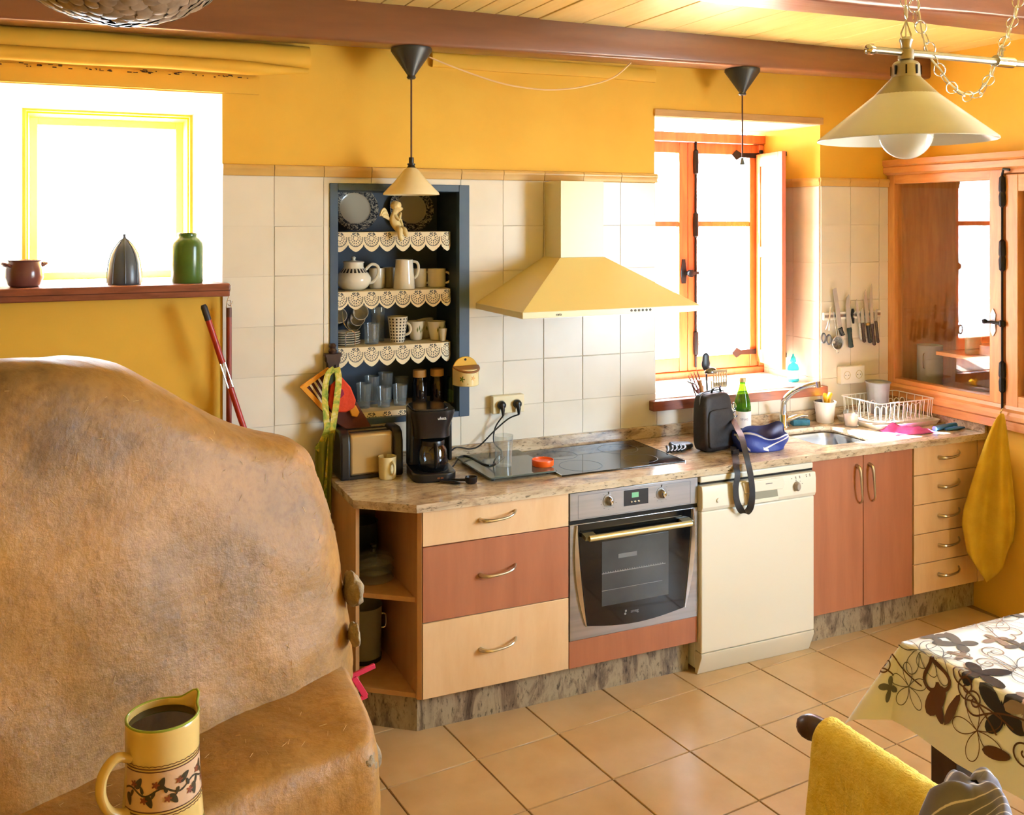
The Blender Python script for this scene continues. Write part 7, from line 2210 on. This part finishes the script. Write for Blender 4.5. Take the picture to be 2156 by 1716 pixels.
# chair with the yellow towel and the striped cloth over its back
CX_, CYa, CYb = 0.205, -2.395, -2.87
cr = thing('dining_chair', 'dark wooden dining chair pulled up to the table in the foreground', 'chair', (CX_ + 0.22, (CYa + CYb) / 2, 0))
def cl(x, y, z): return (x - CX_ - 0.22, y - (CYa + CYb) / 2, z)
for y in (CYa - 0.04, CYb + 0.04):
    MB().tube([cl(CX_ + 0.05, y, 0), cl(CX_ + 0.04, y, 0.45), cl(CX_ + 0.012, y, 0.72), cl(CX_, y, 0.855)], [0.016, 0.02, 0.018, 0.015], 12).build('leg', MAT['mahog'], cr)
for y in (CYa - 0.03, CYb + 0.03):
    MB().tube([cl(CX_ + 0.45, y, 0), cl(CX_ + 0.45, y, 0.43)], [0.016, 0.021], 12).build('leg', MAT['mahog'], cr)
tr_ = [cl(CX_ - 0.004, CYa + 0.018, 0.848), cl(CX_ - 0.004, CYa + 0.008, 0.86), cl(CX_ + 0.004, CYa - 0.03, 0.865), cl(CX_ + 0.012, (CYa + CYb) / 2, 0.87), cl(CX_ + 0.004, CYb + 0.03, 0.865), cl(CX_ - 0.004, CYb - 0.02, 0.855)]
MB().tube(spline(tr_, 5), [0.006] + [0.018] * 2 + [0.02] * 23, 12, flat=1.25).build('top_rail', MAT['mahog'], cr)
MB().box(*[q for ab in zip(cl(CX_ + 0.03, CYb + 0.02, 0.43), cl(CX_ + 0.48, CYa - 0.02, 0.46)) for q in ab]).build('seat', MAT['mahog'], cr, bevel=0.01, seg=3)
for zz in (0.60, 0.74):
    MB().beam(cl(CX_ + 0.022, CYa - 0.04, zz), cl(CX_ + 0.022, CYb + 0.04, zz), 0.014, 0.05).build('back_slat', MAT['mahog'], cr, bevel=0.003)
for y in (CYa - 0.035, CYb + 0.035):
    MB().tube([cl(CX_ + 0.05, y, 0.2), cl(CX_ + 0.45, y, 0.2)], 0.009, 10).build('stretcher', MAT['mahog'], cr)
MAT['terry'] = M('lemon_terry', 'e6cf62', 0.98, col2='dcbf4a', scale=40, bump=0.9, bscale=160, bdist=0.006)
tw_ = thing('yellow_towel', 'fluffy lemon yellow towel draped over the back of the dining chair', 'towel', (CX_, -2.54, 0.87))
def towel(u, v):
    y = 0.107 - 0.285 * u
    s_ = (v - 0.45)                      # <0 camera side, >0 table side
    L = 1.15
    rr = 0.034
    arc_ = math.pi * rr / 2
    d = s_ * L
    if abs(d) < arc_:
        a = d / rr
        x, z = rr * math.sin(a), 0.0 + rr * math.cos(a) - 0.006
    else:
        sg = 1 if d > 0 else -1
        x = sg * (rr + 0.012 * math.sin(u * 14 + 1) * min(1, (abs(d) - arc_) * 4) + 0.03 * (abs(d) - arc_) * (1 if sg < 0 else 0.6))
        z = -(abs(d) - arc_) - 0.006
    n_ = 0.0025 * nz((u * 30, v * 60, 1.0)) + 0.0015 * nz((u * 70, v * 140, 2.0))
    return (x + n_, y + 0.006 * math.sin(v * 9) + n_, z + n_)
MB().sheet(towel, 60, 130).build('cloth', MAT['terry'], tw_, solid=0.010, angle=180)
def stripe_mat():
    m, nt, b = mat_base('striped_grey_cotton')
    tc = nt.nodes.new('ShaderNodeTexCoord')
    wv = nt.nodes.new('ShaderNodeTexWave'); wv.wave_type = 'BANDS'; wv.bands_direction = 'X'
    wv.inputs['Scale'].default_value = 5.2; wv.inputs['Distortion'].default_value = 0.6; wv.inputs['Detail'].default_value = 1.0
    nt.links.new(tc.outputs['UV'], wv.inputs[0])
    nt.links.new(ramp(nt, wv.outputs[1], [(0.0, '6c6a78'), (0.955, '75737f'), (0.985, 'cfccd2')]), b.inputs['Base Color'])
    b.inputs['Roughness'].default_value = 0.9
    return m
sc_ = thing('striped_cloth', 'crumpled grey cloth with thin white stripes heaped over the chair back', 'cloth', (0.215, -2.765, 0.83))
def heap(u, v):
    a = u * 2 * math.pi
    r0 = 0.112 * (1 + 0.20 * math.sin(3 * a + 0.4) + 0.10 * math.sin(5 * a))
    rr = r0 * (0.06 + 0.94 * v ** 0.75)
    z = 0.115 * (1 - v ** 1.5) - 0.34 * max(0, v - 0.45) ** 1.25 + 0.020 * math.sin(4 * a + 6 * v) * min(1, v * 3) + 0.022 * nz((math.cos(a) * v * 3, math.sin(a) * v * 3, v * 2), 1.0, 5)
    return (0.01 + rr * math.cos(a) * 0.85, rr * math.sin(a) * 1.02, z)
hm_ = MB().sheet(heap, 90, 40)
ho_ = hm_.build('cloth', stripe_mat(), sc_, solid=0.002, angle=180)
me = ho_.data
ul = me.uv_layers.new(name='UVMap')
for lp in me.loops:
    co = me.vertices[lp.vertex_index].co
    ul.data[lp.index].uv = (co.x * 1.1 + co.y * 1.9 + co.z * 0.9 + 0.12 * math.sin(co.y * 20 + co.z * 14), co.z * 2)

# long lamp over the table: rod, glass cone, bulb, chains
LX, LY = 0.64, -2.22
lp_ = thing('table_lamp_bar', 'steel bar lamp with large frosted glass cone hanging on chains over the table', 'lamp', (LX, LY, 2.075))
def ll(x, y, z): return (x - LX, y - LY, z - 2.075)
MAT['satin'] = M('satin_steel', 'a9a493', 0.3, 0.9)
MAT['frost'] = M('frosted_glass_cone', 'dedbd2', 0.22, col2='d6d2c6', scale=5)
MAT['bulb'] = M('opal_bulb', 'd8d6cc', 0.08)
MB().tube([ll(LX - 0.105, LY, 2.283), ll(LX + 0.95, LY, 2.283)], 0.0085, 14).build('rod', MAT['satin'], lp_)
MB().tube([ll(LX - 0.122, LY, 2.283), ll(LX - 0.118, LY, 2.283), ll(LX - 0.104, LY, 2.283), ll(LX - 0.098, LY, 2.283)], [0.007, 0.0125, 0.0125, 0.008], 14).build('rod_end', MAT['chrome'], lp_)
MB().lathe([(0, 0.245), (0.012, 0.245), (0.016, 0.238), (0.012, 0.226), (0.012, 0.218), (0.018, 0.214), (0.018, 0.192), (0.014, 0.190), (0.026, 0.186), (0.031, 0.180), (0.033, 0.150), (0.030, 0.148), (0, 0.148)], 28).build('holder', MAT['satin'], lp_, angle=35)
for k_ in range(8):
    a = 2 * math.pi * k_ / 8
    MB().box(-0.002, 0.002, -0.0345, -0.0325, 0.155, 0.176, Matrix.Rotation(a, 4, 'Z')).build('vent_slot', MAT['dark_gap'], lp_, smooth=False)
MB().lathe([(0.031, 0.152), (0.036, 0.146), (0.075, 0.105), (0.073, 0.104), (0.034, 0.143), (0.029, 0.150)], 48, closed=True).build('collar', M('brushed_collar', '8f8468', 0.35, 0.8), lp_, angle=60)
MB().lathe([(0.072, 0.108), (0.20, 0.004), (0.201, 0.0), (0.199, -0.001), (0.197, 0.002), (0.070, 0.105)], 64, closed=True).build('glass_cone', MAT['frost'], lp_, angle=60)
MB().lathe([(0, 0.11), (0.016, 0.11), (0.020, 0.085)] + [(0.061 * math.sin(R(a)), 0.017 + 0.061 * math.cos(R(a))) for a in range(22, 181, 8)] + [(0, -0.044)], 48).build('bulb', MAT['bulb'], lp_)
MB().tube([ll(LX + 0.30, LY, 2.283), ll(LX + 0.36, LY, 2.283)], 0.0135, 14).build('coupler', MAT['chrome'], lp_)
MB().lathe([(0, 0.034), (0.007, 0.034), (0.007, 0.028), (0.003, 0.027), (0.003, 0.012)], 12, ll(LX + 0.325, LY, 2.283)).build('thumb_screw', MAT['chrome'], lp_)
MB().tube([(-0.012, 0, 0.240), (-0.016, 0, 0.252), (0, 0, 0.285), (0.016, 0, 0.252), (0.012, 0, 0.240)], 0.0022, 6).build('shackle', MAT['wire'], lp_)
# chains
def link_mesh(l, w, r):
    pts = []
    for a in range(0, 360, 30):
        pts.append((w * math.cos(R(a)), 0, l * math.sin(R(a))))
    return MB().tube(pts, r, 6, closed=True)
lk = link_mesh(0.0165, 0.0135, 0.0013).build('link', MAT['wire'], lp_)
used_link = [False]
def chain(pts, step=0.029):
    path = spline(pts, 10)
    cum = [0.0]
    for p, q in zip(path, path[1:]):
        cum.append(cum[-1] + (q - p).length)
    n = int(cum[-1] / step)
    for i in range(n):
        s_ = (i + 0.5) * step
        k_ = max(j for j in range(len(cum) - 1) if cum[j] <= s_)
        p = path[k_].lerp(path[k_ + 1], (s_ - cum[k_]) / (cum[k_ + 1] - cum[k_]))
        d = (path[k_ + 1] - path[k_]).normalized()
        q = d.to_track_quat('Z', 'Y').to_matrix().to_4x4() @ Matrix.Rotation(R(25 + 90 * (i % 2)), 4, 'Z')
        if not used_link[0]:
            o = lk; used_link[0] = True
        else:
            o = bpy.data.objects.new('link', lk.data); COL.objects.link(o); o.parent = lp_
        o.matrix_local = Matrix.Translation(p) @ q
def LA(u, v, y=LY): return at(u, v, y) - Vector((LX, LY, 2.075))
chain([(0, 0, 0.29), (0.0, 0, 0.45), (0, 0, 0.655)])
chain([(0.012, 0, 0.655), LA(1925, 15), LA(1940, 60), LA(1963, 115), LA(1983, 155), LA(2010, 190), LA(2045, 203), LA(2075, 180), LA(2098, 125), LA(2118, 80), LA(2140, 20), LA(2150, -40)])
MB().tube(spline([(0.004, 0.004, 0.245), (0.006, 0.006, 0.40), (0.004, 0.0, 0.655)], 6), 0.0022, 6).build('flex', M('clear_flex', 'd9cfa8', 0.3), lp_)
pts = [Vector((0.004, 0, 0.655)), LA(1940, 62), LA(1984, 152), LA(2012, 186), LA(2046, 198), LA(2078, 172), LA(2105, 110), LA(2140, 22), LA(2150, -40)]
MB().tube(spline(pts, 6), 0.0022, 6).build('flex', bpy.data.materials['clear_flex'], lp_)
MB().lathe([(0, 0.66), (0.05, 0.66), (0.045, 0.64), (0.01, 0.625), (0, 0.625)], 24).build('ceiling_rose', MAT['satin'], lp_)

# shell lamp above the oven
SX, SY, SZ = -1.075, -1.84, 2.478
RX, RZ = 0.24, 0.192
sl_ = thing('shell_lamp', 'bowl lamp of overlapping grey-brown shell discs hanging at the upper left', 'lamp', (SX, SY, SZ))
MAT['shell'] = M('capiz_shell', '9a8876', 0.35, col2='7d6b5b', scale=30, rand=True)
MB().lathe([(RX * math.cos(R(a)) * 0.97, RZ * math.sin(R(a)) * 0.97) for a in range(-88, 89, 8)], 36).build('inner_shade', M('shade_core', '857465', 0.7), sl_)
MB().tube([(0, 0, RZ), (0, 0, 2.735 - SZ)], 0.004, 8).build('cord', MAT['cable_dark'], sl_)
disc = MB().lathe([(0, 0.0022), (0.012, 0.0017), (0.0175, 0.0), (0.012, -0.0004), (0, -0.0006)], 12).build('shell_disc', MAT['shell'], sl_)
first = True
n_d = 298
for i in range(n_d):
    zf_ = -1 + 0.62 * (i + 0.5) / n_d
    a = i * 2.399963
    r = math.sqrt(max(0, 1 - zf_ * zf_))
    p = Vector((RX * r * math.cos(a), RX * r * math.sin(a), RZ * zf_))
    nn = Vector((p.x / RX ** 2, p.y / RX ** 2, p.z / RZ ** 2)).normalized()
    dn = (Vector((0, 0, -1)) - nn * nn.z * -1)
    tl = (nn - dn.normalized() * 0.12 if dn.length > 1e-3 else nn)
    tl = (tl + Vector((random.uniform(-.15, .15), random.uniform(-.15, .15), random.uniform(-.1, .1)))).normalized()
    m_ = Matrix.Translation(p + nn * 0.004) @ tl.to_track_quat('Z', 'Y').to_matrix().to_4x4()
    if first:
        disc.matrix_local = m_; first = False
    else:
        o = bpy.data.objects.new('shell_disc', disc.data); COL.objects.link(o); o.parent = sl_; o.matrix_local = m_
# things behind the cupboard glass
t = thing('storage_tin', 'pale grey storage tin behind the cupboard glass', 'tin', (2.99, -0.14, 0.9855))
MB().lathe(vessel([(0.062, 0), (0.064, 0.004), (0.064, 0.235), (0.066, 0.238)], 0.002), 36).build('body', M('grey_tin', 'aeb2ac', 0.45), t, angle=50)
MB().tube(spline([(-0.058, -0.02, 0.20), (-0.08, -0.03, 0.19), (-0.08, -0.03, 0.13), (-0.058, -0.02, 0.12)], 4), 0.003, 8).build('handle', MAT['wire'], t)
t = thing('glass_jar', 'pale green glass jar on the shelf behind the cupboard glass', 'jar', (2.98, -0.42, 1.2105))
MB().lathe(vessel([(0.035, 0), (0.038, 0.004), (0.038, 0.09), (0.028, 0.105), (0.028, 0.12)], 0.002), 28).build('jar', thin_glass('pale_green_glass', tint='b8e8d8', tcol=('8fd8c0', 0.35)), t, angle=50)
MB().lathe([(0, 0.12), (0.03, 0.12), (0.03, 0.135), (0, 0.135)], 24).build('lid', M('grey_lid', '8f958f', 0.4), t, angle=50)
t = tag(MB().prism(rrect(-0.12, 0.12, -0.17, 0.17, 0.02), 0, 0.05, 'z').build('white_box', M('white_card', 'dcdad4', 0.6), None, bevel=0.004, loc=(3.10, -0.58, 1.2105)), 'white box on the shelf behind the cupboard glass', 'box')
